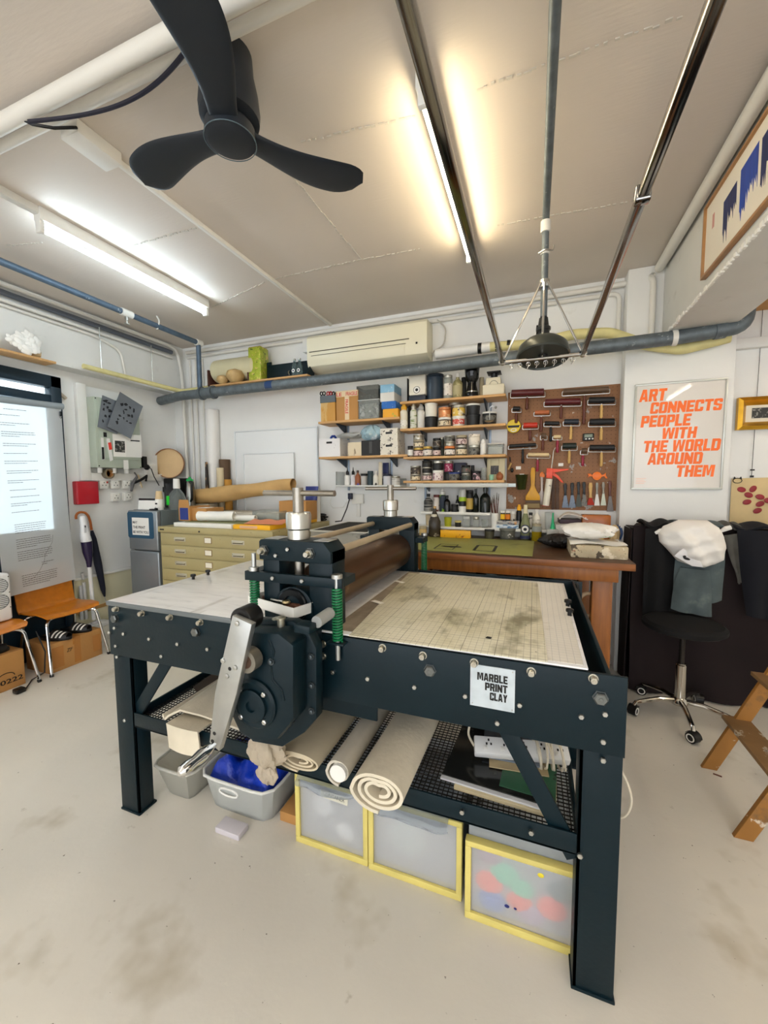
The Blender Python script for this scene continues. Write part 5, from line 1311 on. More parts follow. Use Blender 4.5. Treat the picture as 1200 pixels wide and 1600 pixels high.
for x in (gx0 + .02, gx1 - .06):
    for y in (2.89, 3.54): MB().box(x, x + .04, y, y + .04, 0, .55).build('leg', GMT, gr)
# wall socket with black lead above it
x0, x1, z0, z1 = ry(553, 772, 566, 787, 3.60)
ws = thing('wall_socket', 'white wall socket with a black plug above the metal box', 'socket', ((x0 + x1) / 2, YB, z0))
MB().box(x0 - .02, x1 + .01, 3.59, YB, z0, z1, .006).build('plate', SOCK, ws)
MB().box(x0 + .02, x0 + .06, YB - .02, YB, 1.16, z0, .003).build('trunking', WHITE, ws)
MB().box(x0 - .045, x0 - .005, 3.55, 3.592, z1 - .05, z1 + .01, .006).build('plug', mat('navy_plug', (24, 34, 60), .4), ws)
MB().tube([(x0 - .03, 3.56, z1 - .05), (x0 - .05, 3.54, z1 - .14), (x0 - .09, 3.50, z1 - .26), (x0 - .14, 3.46, GZ + .01)], .006, 6).build('lead', BLACK, ws)
MB().tube([(x0 - .01, 3.585, z1 - .05)] + [tuple(P(a, b, 'y', 3.60)) for a, b in ((541, 785), (536, 793), (520, 794), (515, 786), (521, 770), (527, 758))], .003, 5).build('white_lead', PIPEWHITE, ws)
# ================================================================ wall shelves and what stands on them
SY = 3.385
BRK = mat('shelf_bracket', (52, 62, 72), .4, .4)
UPR = mat('slotted_upright', (150, 164, 180), .4, .5)
def shelf(name, lab, a, b, sag=0):
    p = P(*a, 'y', SY); q = P(*b, 'y', SY)
    z = (p.z + q.z) / 2
    t = thing(name, lab, 'shelf', ((p.x + q.x) / 2, 3.5, z))
    MB().box(p.x, q.x, SY, YB - .012, z - .020, z, .002).build('board', WOOD, t)
    for x in (p.x + .18, q.x - .17):
        MB().prism([(YB - .012, z - .021), (SY + .03, z - .021), (SY + .03, z - .026), (YB - .012, z - .10)], x - .006, x + .006, 'x').build('bracket', BRK, t)
    return z, p.x, q.x
zR1, xr0, xr1 = shelf('wooden_shelf', 'top wooden shelf of the right column holding canisters and a kitchen scale', (625, 628.5), (790, 613.5))
zR2, _, _ = shelf('wooden_shelf', 'second wooden shelf of the right column holding spray bottles and ink tubs', (625, 670.5), (790, 660.5))
zR3, _, _ = shelf('wooden_shelf', 'third wooden shelf of the right column crowded with ink jars', (630, 713), (790, 710.5))
zR4, _, _ = shelf('wooden_shelf', 'lowest wooden shelf of the right column above the light bar', (630, 751), (788, 750.5))
zL1, xl0, xl1 = shelf('wooden_shelf', 'upper wooden shelf of the left column holding cartons', (497, 658.5), (624, 651.5))
zL2, _, _ = shelf('wooden_shelf', 'lower wooden shelf of the left column holding white bins', (498, 713), (636, 711))
for i, (x, z0, z1, lab) in enumerate(((xr0 + .17, 1.28, 2.25, 'left upright of the right shelf column'), (xr1 - .14, 1.28, 2.40, 'right upright of the right shelf column'), (xl0 + .20, 1.42, 2.15, 'left upright of the left shelf column'), (xl1 - .16, 1.42, 2.15, 'right upright of the left shelf column'))):
    one(MB().box(x - .010, x + .010, YB - .012, YB, z0, z1, .001), 'shelf_upright', UPR, 'slotted grey steel ' + lab, 'rail', (x, YB, z0), 'slotted shelf uprights')
# palette
def cmat(name, c, **k): return mat(name, c, k.pop('rough', .45), **k)
GLJ = mat('jar_glass', (196, 200, 192), .12, trans=.45, ior=1.15, n=(20, .15))
INKS = [cmat('ink_black', (26, 26, 26)), cmat('ink_brown', (74, 54, 42)), cmat('ink_umber', (58, 48, 42), spots=[(40, .6, (140, 128, 110))]), cmat('ink_grey', (112, 110, 102), spots=[(36, .58, (46, 42, 40))]), cmat('ink_green', (60, 66, 58))]
LIDS = [cmat('lid_steel', (176, 172, 160), metal=.8, rough=.3), BLACK, cmat('lid_brass', (192, 160, 84), metal=.5, rough=.35), cmat('lid_white', (228, 226, 218)), cmat('lid_navy', (30, 52, 120))]
LABS = [cmat('label_white', (224, 216, 206), spots=[(46, .63, (84, 62, 62))]), cmat('label_pinkish', (214, 190, 184), spots=[(52, .6, (98, 60, 66))]), cmat('label_cream', (216, 200, 168), spots=[(44, .62, (70, 56, 44))]), cmat('label_red', (206, 84, 70), spots=[(50, .6, (236, 226, 216))])]
_occ = 0
def front_x(a, c, py, Y): return P(a, py, 'y', Y).x, P(c, py, 'y', Y).x
def jar(px0, px1, pyt, zb, lab, grp, Yf=3.40, body=None, lid=None, label=None, kind='jar', zlow=None, shape='jar', ymid=None, h=None, name=None):
    """container whose front is at y = Yf, standing at height zb, its outline taken between px0 and px1, top at pyt"""
    pym = 0
    # centre depth from radius
    w0, w1 = front_x(px0, px1, pyt, Yf + .04)
    r = (w1 - w0) / 2 * .985
    Y = Yf + r if r < .10 else Yf + .10
    w0, w1 = front_x(px0, px1, pyt, Y)
    r = (w1 - w0) / 2 * .985; X = (w0 + w1) / 2
    zt = P((px0 + px1) / 2, pyt, 'y', Y).z if h is None else zb + h
    H = zt - zb
    t = thing(name or ('ink_jar' if kind == 'jar' else kind), lab, kind if kind != 'spray_can' else 'spray can', (X, Y, zb), grp)
    c = (X, Y, zb)
    if shape == 'jar':
        hl = min(.022, H * .24)
        MB().lathe([(r * .94, 0), (r * .98, .004), (r * .98, H - hl - .006), (r * .9, H - hl), (0, H - hl)], c, 18).build('body', body or GLJ, t)
        MB().lathe([(r * .97, H - hl), (r, H - hl + .002), (r, H - .002), (r * .96, H), (0, H)], c, 18).build('lid', lid or LIDS[0], t)
        if label:
            MB().surf(lambda u, v: (X + r * 1.0 * math.cos(-PI * .95 + .9 * PI * u), Y + r * 1.0 * math.sin(-PI * .95 + .9 * PI * u), zb + H * (.14 + .5 * v)), 12, 1, thick=.0008).build('label', label, t)
    elif shape == 'tub':
        MB().lathe([(r * .86, 0), (r * .88, .003), (r * .95, H - .012), (r * .95, H - .012), (0, H - .012)], c, 20).build('body', body, t)
        MB().lathe([(r, H - .014), (r, H - .002), (r * .97, H), (0, H)], c, 20).build('lid', lid or body, t)
        if label:
            MB().surf(lambda u, v: (X + r * .935 * math.cos(-PI * .9 + .8 * PI * u), Y + r * .935 * math.sin(-PI * .9 + .8 * PI * u), zb + H * (.2 + .5 * v)), 12, 1, thick=.0008).build('label', label, t)
    elif shape == 'bottle':
        MB().lathe([(r * .9, 0), (r, .004), (r, H * .58), (r * .85, H * .66), (r * .36, H * .78), (r * .34, H * .92), (0, H * .92)], c, 20).build('body', body, t)
        MB().lathe([(r * .42, H * .84), (r * .42, H), (0, H)], c, 14).build('cap', lid or BLACK, t)
        if label:
            MB().surf(lambda u, v: (X + r * 1.01 * math.cos(-PI * .95 + .9 * PI * u), Y + r * 1.01 * math.sin(-PI * .95 + .9 * PI * u), zb + H * (.12 + .38 * v)), 14, 1, thick=.0008).build('label', label, t)
    elif shape == 'spray':
        MB().lathe([(r * .92, 0), (r, .004), (r, H * .70), (r * .7, H * .76), (0, H * .76)], c, 18).build('body', body, t)
        MB().lathe([(r * .78, H * .76), (r * .78, H * .90), (r * .5, H * .92), (r * .45, H), (0, H)], c, 14).build('cap', lid or BLACK, t)
        if label:
            MB().surf(lambda u, v: (X + r * 1.01 * math.cos(-PI * .95 + .9 * PI * u), Y + r * 1.01 * math.sin(-PI * .95 + .9 * PI * u), zb + H * (.1 + .25 * v)), 14, 1, thick=.0008).build('label', label, t)
    elif shape == 'cup':
        MB().lathe([(r * .82, 0), (r * .86, .003), (r, H), (r * .92, H), (r * .8, .008), (0, .008)], c, 20).build('body', body, t)
    elif shape == 'dropper':
        MB().lathe([(r * .95, 0), (r, .004), (r, H * .52), (r * .5, H * .58), (0, H * .58)], c, 16).build('body', body, t)
        MB().lathe([(r * .55, H * .58), (r * .58, H * .74), (r * .22, H * .82), (r * .1, H), (0, H)], c, 12).build('cap', lid or BLACK, t)
    return zt
def stack(px0, px1, pys, zb, labs, grp, specs, Yf=3.40):
    """pys: tops from the lowest upward; heights measured in the picture, rested on each other"""
    z = zb
    for py, lab, sp in zip(pys, labs, specs): z = jar(px0, px1, py, z, lab, grp, Yf, **sp) + .0005
    return z
def pbox(name, lab, cat, a, c, pyt, zb, Yf, dep, m, grp=None, bev=.003, build=True):
    x0, x1 = front_x(a, c, pyt, Yf); zt = P((a + c) / 2, pyt, 'y', Yf).z
    if not build: return x0, x1, zt
    one(MB().box(x0, x1, Yf, Yf + dep, zb, zt, bev), name, m, lab, cat, ((x0 + x1) / 2, Yf + dep / 2, zb), grp)
    return zt
g1 = None
# ---- right column, top shelf
x0, x1, zt = pbox('', '', '', 638, 665, 584, zR1, 3.41, .14, None, build=False)
cn = thing('coffee_canister', 'white boxy canister with a round emblem and dark base on the top right shelf', 'canister', ((x0 + x1) / 2, 3.48, zR1))
MB().box(x0, x1, 3.41, 3.56, zR1, zR1 + .05, .012).build('base', cmat('canister_navy', (40, 48, 62)), cn)
MB().box(x0 + .002, x1 - .002, 3.412, 3.558, zR1 + .051, zt, .012).build('body', cmat('canister_white', (226, 220, 204)), cn)
e = P(651, 609, 'y', 3.41)
for rr, mm, dd in ((.030, BLACK, .001), (.026, PAPER, .0018), (.013, BLACK, .0026)):
    MB().lathe([(0, 0), (rr, 0), (rr, .0008), (0, .0008)], n=24, M=Matrix.Translation((e.x, 3.412 - dd + .0008, e.z)) @ Matrix.Rotation(PI / 2, 4, 'X')).build('emblem', mm, cn)
one(MB().box(x0 - .012, x0 - .008, 3.41, 3.56, zR1, zt - .03).box(x0 - .012, x0 + .0, 3.41, 3.44, zR1, zR1 + .002), 'bookend', BLACK, 'black bookend plate at the left end of the top right shelf', 'bookend', (x0 - .01, 3.48, zR1))
jar(666.5, 693.5, 586, zR1, 'large plain navy canister on the top right shelf', None, 3.41, body=cmat('navy_tin', (44, 58, 72), rough=.3), lid=cmat('navy_tin_lid', (38, 50, 62)), kind='canister', shape='jar', name='navy_canister')
jar(693.5, 707, 587, zR1, 'tall glass jar with steel lid beside the navy canister', None, 3.40, body=GLJ, lid=LIDS[0], label=LABS[0], kind='jar', name='glass_jar')
jar(707.5, 723, 583.5, zR1, 'round olive jar with a pale cap left of the black coffee grinder', None, 3.40, body=cmat('olive_jar', (134, 126, 84), spots=[(30, .6, (186, 176, 130))]), lid=LIDS[3], label=cmat('olive_label', (168, 158, 120)), kind='bottle', shape='bottle', name='wide_bottle')
jar(721, 729, 590, zR1, 'dark jar behind the olive jar on the top right shelf', None, 3.50, body=INKS[0], lid=LIDS[1])
x0, x1 = front_x(726, 749, 600, 3.46)
cx = (x0 + x1) / 2; r = (x1 - x0) / 2; zt = P(737, 573, 'y', 3.46).z; H = zt - zR1
cg = thing('coffee_grinder', 'glossy black hourglass coffee grinder on the top right shelf', 'grinder', (cx, 3.46, zR1))
GLB = mat('gloss_black', (14, 14, 16), .12)
MB().lathe([(r * .9, 0), (r * .95, .01), (r * .82, H * .18), (r * .6, H * .4), (r * .58, H * .5)], (cx, 3.46, zR1), 24).build('base', GLB, cg)
MB().lathe([(r * .6, H * .5), (r * .9, H * .62), (r, H * .9), (r, H), (0, H)], (cx, 3.46, zR1), 24).build('hopper', GLB, cg)
MB().lathe([(r * .86, H * .16), (r * .88, H * .16), (r * .86, H * .19), (r * .84, H * .19), (r * .86, H * .16)], (cx, 3.46, zR1), 24).build('chrome_band', CHROME, cg)
jar(749, 756.5, 590, zR1, 'tan cylinder partly behind the kitchen scale', None, 3.50, body=cmat('tan_tube', (178, 164, 132)), lid=cmat('tan_tube', (178, 164, 132)), kind='tube', name='tan_tube')
x0, x1, zt = pbox('', '', '', 754, 788, 600, zR1, 3.40, .14, None, build=False)
sc_ = thing('kitchen_scale', 'cream kitchen scale with a black pan on the top right shelf', 'scale', ((x0 + x1) / 2, 3.47, zR1))
SCM = cmat('scale_cream', (222, 214, 190)); cx = (x0 + x1) / 2
MB().box(x0, x1, 3.40, 3.54, zR1, zt, .008).build('base', SCM, sc_)
z2 = P(770, 590, 'y', 3.44).z
MB().prism([(x0 + .02, zt), (x1 - .03, zt), (x1 - .035, z2), (x0 + .025, z2)], 3.43, 3.52, 'y', .004).build('dial_housing', SCM, sc_)
MB().tube([(cx + .032 * math.cos(a * PI / 10), 3.428, zt + .002 + .032 * math.sin(a * PI / 10)) for a in range(11)], .0015, 5).build('dial_ring', BLACK, sc_)
z3 = P(770, 584, 'y', 3.46).z
MB().cyl((cx, 3.47, z2), (cx, 3.47, z3), .025, .030, 14).build('neck', BLACK, sc_)
MB().box(cx - .055, cx + .055, 3.41, 3.53, z3, z3 + .010, .003).build('pan', BLACK, sc_)
# ---- second shelf
jar(625.5, 637, 631.5, zR2, 'cream spray bottle with a yellow cap at the left end of the second right shelf', None, 3.395, body=cmat('cream_body', (224, 216, 196)), lid=cmat('amber_cap', (214, 160, 40)), label=cmat('white_dark', (236, 232, 220), spots=[(60, .62, (120, 104, 80))]), kind='spray_bottle', shape='spray')
jar(637, 643, 632, zR2, 'dark bottle behind the spray bottles of the second right shelf', None, 3.48, body=INKS[0], kind='bottle', shape='spray', name='dark_bottle')
jar(641, 651.5, 631.5, zR2, 'white green spray can with a steel top on the second right shelf', None, 3.395, body=cmat('green_white', (214, 214, 200), spots=[(16, .58, (126, 146, 82), (1, 1, 5))]), lid=LIDS[0], kind='spray_can', shape='spray')
jar(652.5, 663.5, 632, zR2, 'plain white spray can on the second right shelf', None, 3.395, body=cmat('can_white', (214, 212, 206), spots=[(46, .68, (150, 146, 140))]), lid=cmat('can_grey', (150, 148, 144)), kind='spray_can', shape='spray')
GT = 'ink tubs on the second right shelf'
stack(663.5, 684, (652, 631), zR2, ('black plastic tub under the white one on the second right shelf', 'tall white plastic tub standing on a black tub'), GT, (dict(body=INKS[0], lid=LIDS[1], shape='tub', kind='tub'), dict(body=cmat('tub_white', (228, 224, 212)), lid=cmat('tub_white', (228, 224, 212)), shape='tub', kind='tub')))
CPR = cmat('copper_tin', (206, 134, 84), metal=.5, rough=.35, spots=[(30, .6, (226, 186, 140))])
stack(685, 705, (653, 637.5), zR2, ('white lidded jar below the copper tin on the second right shelf', 'copper coloured tin standing on a jar'), GT, (dict(body=INKS[1], lid=LIDS[3], kind='jar', label=LABS[2]), dict(body=CPR, lid=CPR, kind='tin')))
stack(706.5, 727.5, (651, 634), zR2, ('white tub with a pink label on the second right shelf', 'tin with a yellow label on a white tub'), GT, (dict(body=cmat('tub_white', (228, 224, 212)), lid=LIDS[3], label=LABS[3], shape='tub', kind='tub'), dict(body=cmat('yellow_label', (222, 186, 84), spots=[(26, .58, (238, 226, 196)), (30, .64, (96, 70, 36))]), lid=LIDS[0], kind='tin')))
stack(700, 722, (648, 630.5), zR2, ('dark tin behind the copper tin on the second right shelf', 'round steel lidded tin behind the copper tin'), GT, (dict(body=INKS[3], lid=LIDS[1], kind='tin'), dict(body=INKS[2], lid=LIDS[0], kind='tin')), 3.49)
stack(728, 751, (648, 632), zR2, ('lower of two black tubs near the right end of the second right shelf', 'upper black tub with a white lid'), GT, (dict(body=INKS[0], lid=LIDS[1], shape='tub', kind='tub'), dict(body=INKS[0], lid=LIDS[3], shape='tub', kind='tub')))
jar(753, 777, 644.5, zR2, 'wide black tub with a pale lid behind the ladle on the second right shelf', GT, 3.40, body=INKS[0], lid=LIDS[3], label=INKS[3], shape='tub', kind='tub')
ld = thing('ladle', 'steel ladle hanging from the shelf bracket above the second right shelf', 'ladle', P(766, 660, 'y', 3.375))
MB().tube([tuple(P(a, b, 'y', 3.37)) for a, b in ((774, 636), (769, 634), (765.5, 637), (765, 648), (765, 658))], .004, 6).build('handle', STEEL, ld)
q = P(764, 660, 'y', 3.36)
MB().lathe([(.006, .0), (.030, .006), (.036, .014), (.030, .010), (.0, .004)], q, 16).build('bowl', STEEL, ld)
MB().ball(P(774.5, 636.5, 'y', 3.37), (.012, .012, .010), 10).build('hook_end', STEEL, ld)
# ---- third shelf
GJ = 'ink jars on the third right shelf'
jar(637, 645.5, 697, zR3, 'small black capped jar at the left end of the third right shelf', GJ, 3.395, body=INKS[2], lid=BLACK, label=PAPER)
stack(646, 663, (700, 688, 679.5), zR3, ('brass lidded bottom jar of the three high stack, third right shelf', 'dusty middle jar of the three high stack, third right shelf', 'flat steel tin topping the three high stack, third right shelf'), GJ, (dict(body=INKS[1], lid=LIDS[2], label=LABS[1]), dict(body=INKS[3], lid=cmat('lid_dusty', (168, 156, 128)), label=LABS[2]), dict(body=LIDS[0], lid=LIDS[0], kind='tin')))
stack(661, 676, (698,), zR3, ('white labelled jar with a dark shield mark beside the three high stack',), GJ, (dict(body=INKS[3], lid=LIDS[2], label=LABS[0]),))
stack(676.5, 689, (699, 685), zR3, ('jar with a pink white label below a dark smeared jar, third right shelf', 'dark smeared jar resting on a labelled jar, third right shelf'), GJ, (dict(body=INKS[0], lid=LIDS[1], label=LABS[1]), dict(body=INKS[3], lid=LIDS[1], label=INKS[2])))
stack(687, 694, (697, 683.5), zR3, ('slim grey jar between two stacks, lower one, third right shelf', 'slim grey jar between two stacks, upper one, third right shelf'), GJ, (dict(body=INKS[4], lid=LIDS[1]), dict(body=INKS[4], lid=LIDS[0])), 3.47)
stack(694.5, 711.5, (697.5, 690, 681), zR3, ('cream labelled jar with an orange rim, third right shelf', 'lower flat steel tin of the middle stack, third right shelf', 'upper flat steel tin of the middle stack, third right shelf'), GJ, (dict(body=INKS[0], lid=cmat('lid_orange', (216, 130, 70)), label=LABS[0]), dict(body=LIDS[0], lid=LIDS[0], kind='tin'), dict(body=INKS[3], lid=LIDS[0], kind='tin')))
stack(712.5, 730, (696.5, 680.5), zR3, ('grey smeared jar under a pinkish one right of the flat tins', 'pinkish labelled jar right of the flat tins, third right shelf'), GJ, (dict(body=INKS[4], lid=LIDS[0], label=LABS[2]), dict(body=INKS[2], lid=cmat('lid_dusty', (168, 156, 128)), label=LABS[1])))
stack(732, 750.5, (696, 679), zR3, ('grey jar under the white barrel, third right shelf', 'fat white barrel jar with a dark shield mark, third right shelf'), GJ, (dict(body=INKS[3], lid=LIDS[0], label=INKS[3]), dict(body=cmat('barrel_white', (222, 214, 200), spots=[(24, .66, (60, 50, 46))]), lid=cmat('barrel_white', (222, 214, 200)))))
jar(750.5, 760, 686.5, zR3, 'white bottle with black marks near the right end of the third right shelf', None, 3.395, body=cmat('marked_white', (228, 226, 220), spots=[(34, .64, (50, 46, 48))]), lid=WHITE, kind='bottle', shape='spray', name='marked_bottle')
x0, x1, zt = pbox('', '', '', 762, 786, 694, zR3, 3.40, .13, None, build=False)
t = thing('storage_tub', 'milky square tub of white powder at the right end of the third right shelf', 'tub', ((x0 + x1) / 2, 3.46, zR3))
tub(t, 'tub', x0, x1, 3.40, 3.53, zR3, zt, CLR)
MB().box(x0 + .006, x1 - .006, 3.406, 3.524, zR3 + .004, zt - .02, .004).build('contents', cmat('white_powder', (232, 228, 222), rough=.8), t)
MB().box(x0 - .003, x1 + .003, 3.397, 3.533, zt, zt + .008, .002).build('lid', cmat('tub_lid', (206, 200, 190)), t)
# ---- fourth shelf
GK = 'ink jars on the lowest right shelf'
stack(641.5, 657.5, (740.5, 728), zR4, ('pale smeared jar at the left end of the lowest right shelf', 'dark jar topping the pale one at the left end of the lowest right shelf'), GK, (dict(body=INKS[3], lid=LIDS[0], label=LABS[2]), dict(body=INKS[2], lid=LIDS[0])))
stack(659.5, 675, (739, 730, 720), zR4, ('bottom jar of the second stack, lowest right shelf', 'flat jar in the middle of the second stack, lowest right shelf', 'black jar topping the second stack, lowest right shelf'), GK, (dict(body=INKS[3], lid=LIDS[0], label=LABS[1]), dict(body=INKS[0], lid=LIDS[0]), dict(body=INKS[0], lid=LIDS[1])))
stack(676, 693, (735, 720.5), zR4, ('white jar with a pink speckled label, lowest right shelf', 'black jar with steel rings on the pink speckled one'), GK, (dict(body=cmat('speckled', (222, 210, 208), spots=[(46, .6, (120, 70, 96))]), lid=LIDS[3]), dict(body=INKS[0], lid=LIDS[0])))
MAG = cmat('magenta_jar', (150, 44, 82), spots=[(40, .6, (210, 170, 180))])
stack(694, 708, (737, 720.5), zR4, ('dark jar under the magenta jar, lowest right shelf', 'magenta labelled jar on the lowest right shelf'), GK, (dict(body=INKS[0], lid=LIDS[1]), dict(body=MAG, lid=LIDS[0])), 3.43)
jar(701, 719.5, 738, zR4, 'pale tub with a bright blue lid on the lowest right shelf', GK, 3.39, body=INKS[3], lid=LIDS[4], shape='tub', kind='tub')
pbox('dark_carton', 'dark carton with a white patch behind the blue lidded tub', 'carton', 709, 728, 723, zR4, 3.50, .09, cmat('dark_carton', (38, 40, 62), spots=[(26, .68, (220, 216, 210))]))
stack(721, 735.5, (739.5, 727), zR4, ('grey jar under the red spotted one, lowest right shelf', 'jar with a red spot near the carton, lowest right shelf'), GK, (dict(body=INKS[3], lid=LIDS[0], label=INKS[4]), dict(body=INKS[4], lid=LIDS[1], label=cmat('red_spot', (88, 84, 76), spots=[(30, .66, (206, 60, 80))]))))
jar(736, 741.5, 727, zR4, 'tall black jar right of the red spotted jar', GK, 3.47, body=INKS[0], lid=LIDS[1])
jar(738, 751.5, 736, zR4, 'dark jar with pink crumbs in front of the clear glass, lowest right shelf', GK, 3.40, body=cmat('pink_crumb', (60, 48, 50), spots=[(34, .58, (206, 170, 176))]), lid=LIDS[1])
jar(751, 760, 731, zR4, 'clear drinking glass on the lowest right shelf', None, 3.42, body=CLR, kind='glass', shape='cup', name='drinking_glass')
x0, x1, zt = pbox('', '', '', 761, 789, 716.5, zR4, 3.52, .02, None, build=False)
pf = thing('picture_frame', 'cream wooden frame around a dark picture leaning on the lowest right shelf', 'picture', ((x0 + x1) / 2, 3.53, zR4))
MB().box(x0, x0 + .03, 3.52, 3.54, zR4, zt, .003).box(x1 - .05, x1, 3.52, 3.54, zR4, zt, .003).box(x0 + .03, x1 - .05, 3.52, 3.54, zR4, zR4 + .05, .003).box(x0 + .03, x1 - .05, 3.52, 3.54, zt - .06, zt, .003).build('frame', cmat('cream_frame', (208, 198, 160)), pf)
MB().box(x0 + .03, x1 - .05, 3.528, 3.535, zR4 + .05, zt - .06).build('picture', cmat('dark_picture', (52, 48, 44), spots=[(20, .6, (112, 104, 92), (4, 1, 1))]), pf)
jar(764, 772, 741.5, zR4, 'small mint green cup before the cream frame', None, 3.41, body=cmat('mint', (140, 190, 160)), kind='cup', shape='cup', name='mint_cup')
x0, x1 = front_x(775, 786.5, 742, 3.43); r = (x1 - x0) / 2
one(MB().lathe([(r * .6, 0), (r * .95, r * .6), (r, r * 1.1), (r * .85, r * 1.7), (r * .4, r * 2.1), (r * .3, r * 2.35), (0, r * 2.4)], ((x0 + x1) / 2, 3.43, zR4), 20), 'wooden_vase', mat('terracotta_wood', (150, 88, 50), .4, n=(14, .15)), 'round brown wooden vase at the right end of the lowest right shelf', 'vase', ((x0 + x1) / 2, 3.43, zR4))
# light bar under the shelf
a = P(640, 758, 'y', 3.37); b = P(806, 760, 'y', 3.37)
lb = thing('light_bar', 'long pale grey light bar under the lowest right shelf', 'light bar', ((a.x + b.x) / 2, 3.4, a.z - .02))
MB().box(a.x, b.x - .06, 3.37, 3.41, a.z - .02, a.z + .014, .004).build('housing', mat('pale_grey_bar', (198, 200, 196), .4), lb)
MB().box(b.x - .06, b.x, 3.372, 3.408, a.z - .018, a.z + .012, .004).build('end_cap', mat('pale_blue_bar', (206, 218, 224), .3), lb)
for x in (a.x + .2, b.x - .3): MB().box(x, x + .02, 3.41, YB, a.z + .0, a.z + .008).build('arm', BRK, lb)
# ---- left column, upper shelf
x0, x1, zt = pbox('', '', '', 501, 523.5, 629, zL1, 3.40, .17, None, build=False)
ub = thing('utensil_box', 'taped carton with a grey top holding scissors on the upper left shelf', 'box', ((x0 + x1) / 2, 3.48, zL1))
TAPED = cmat('taped_kraft', (206, 168, 104), spots=[(7, .55, (196, 144, 62), (1, 1, .4))])
MB().box(x0, x1, 3.40, 3.57, zL1, zt, .003).build('carton', TAPED, ub)
tub(ub, 'grey_insert', x0 - .004, x1 + .004, 3.396, 3.574, zt, zt + .065, cmat('smoke_plastic', (96, 104, 110), rough=.2))
for i, (dx, dx2, m_) in enumerate(((-.03, -.075, BLACK), (.0, -.015, RED), (.03, .005, BLACK), (.05, .055, BLACK))):
    s_ = thing('scissors', ['black handled scissors leaning left in the utensil box', 'red handled scissors in the utensil box', 'black handled scissors in the middle of the utensil box', 'black handled scissors at the right of the utensil box'][i], 'scissors', ((x0 + x1) / 2 + dx, 3.47 + .02 * i, zt + .006), 'scissors in the utensil box')
    b0 = Vector(((x0 + x1) / 2 + dx, 3.46 + .02 * i, zt + .008)); b1 = Vector(((x0 + x1) / 2 + dx2, 3.44 + .02 * i, zt + .085))
    MB().tube([b0, b1], .004, 6).build('blade', STEEL, s_)
    for sgn in (-1, 1):
        c = b1 + Vector((sgn * .014, 0, .012))
        MB().tube([c + Vector((.013 * math.cos(k * PI / 5), 0, .017 * math.sin(k * PI / 5))) for k in range(10)], .006, 6, closed=True).build('finger_loop', m_, s_)
x0, x1, zt = pbox('', '', '', 525, 559, 610, zL1, 3.395, .20, None, build=False)
fr2 = thing('fragile_carton', 'brown carton with red fragile tape on the upper left shelf', 'box', ((x0 + x1) / 2, 3.5, zL1))
MB().box(x0, x1, 3.395, 3.595, zL1, zt, .003).build('carton', CARD, fr2)
RT = cmat('red_white_tape', (196, 30, 44))
xm = (x0 + x1) / 2; wT = .045
MB().box(xm - .022, xm + .022, 3.3938, 3.3952, zL1 + .004, zt - .03).build('clear_tape', cmat('tape_beige', (218, 196, 160)), fr2)
MB().box(x0, x1, 3.3935, 3.3945, zt - .055, zt - .002).build('tape_band', cmat('tape_beige', (218, 196, 160)), fr2)
lettering([('FRAGILE', x1 - x0 - .12, zt - zL1 - .048, .034, .115), ('LE', .004, zt - zL1 - .048, .034, .055)], (x0, 3.3935, zL1), (1, 0, 0), (0, 0, 1), RT, fr2, bold=.02)
lettering([('FRAGILE', .012, -.016, .030, .13)], (xm, 3.3938, zt - .07), (0, 0, -1), (1, 0, 0), RT, fr2, name='tape_lettering', bold=.02)
x0, x1, zt = pbox('', '', '', 560, 592, 625.5, zL1, 3.40, .16, None, build=False)
STF = cmat('mixed_scraps', (150, 148, 140), spots=[(26, .55, (60, 60, 62)), (22, .62, (226, 222, 214))])
t = thing('storage_tub', 'lower clear tub of mixed scraps on the upper left shelf', 'tub', ((x0 + x1) / 2, 3.48, zL1))
tub(t, 'tub', x0, x1, 3.40, 3.58, zL1, zt, CLR); MB().box(x0 + .006, x1 - .006, 3.406, 3.57, zL1 + .004, zt - .025, .01).build('contents', STF, t)
MB().box(x0 - .006, x1 + .006, 3.394, 3.586, zt, zt + .008, .002).build('lid', cmat('clear_lid', (190, 192, 190), rough=.2), t)
zt += .0085
x0, x1, zt2 = pbox('', '', '', 557, 591, 602, zL1, 3.41, .16, None, build=False)
t = thing('storage_tub', 'upper smoky clear tub on the upper left shelf', 'tub', ((x0 + x1) / 2, 3.48, zt))
tub(t, 'tub', x0, x1, 3.41, 3.58, zt, zt2, mat('smoky_clear', (150, 152, 148), .15, trans=.7, ior=1.1)); MB().box(x0 + .03, x1 - .02, 3.42, 3.56, zt + .004, zt + .05, .01).build('contents', STF, t)
for (a, c, py, lab, mm, zz) in ((598, 622, 638.5, 'orange yellow box at the bottom of the box stack on the upper left shelf', cmat('orange_box', (232, 168, 44), spots=[(26, .66, (170, 180, 60))]), None), (596, 618.5, 627, 'bright blue box in the box stack on the upper left shelf', cmat('blue_box', (36, 104, 186), spots=[(50, .66, (140, 180, 220))]), None), (594, 616, 613, 'white box with a black mark in the box stack on the upper left shelf', cmat('grey_white_box', (216, 214, 208)), None), (594, 616, 600.5, 'light blue box topping the box stack on the upper left shelf', cmat('light_blue_box', (140, 188, 216), spots=[(40, .64, (210, 224, 230))]), None)):
    if 'orange' in lab: zc = zL1
    zc = pbox('small_box', lab, 'box', a, c, py, zc, 3.40, .20, mm, 'boxes stacked on the upper left shelf') + .0005
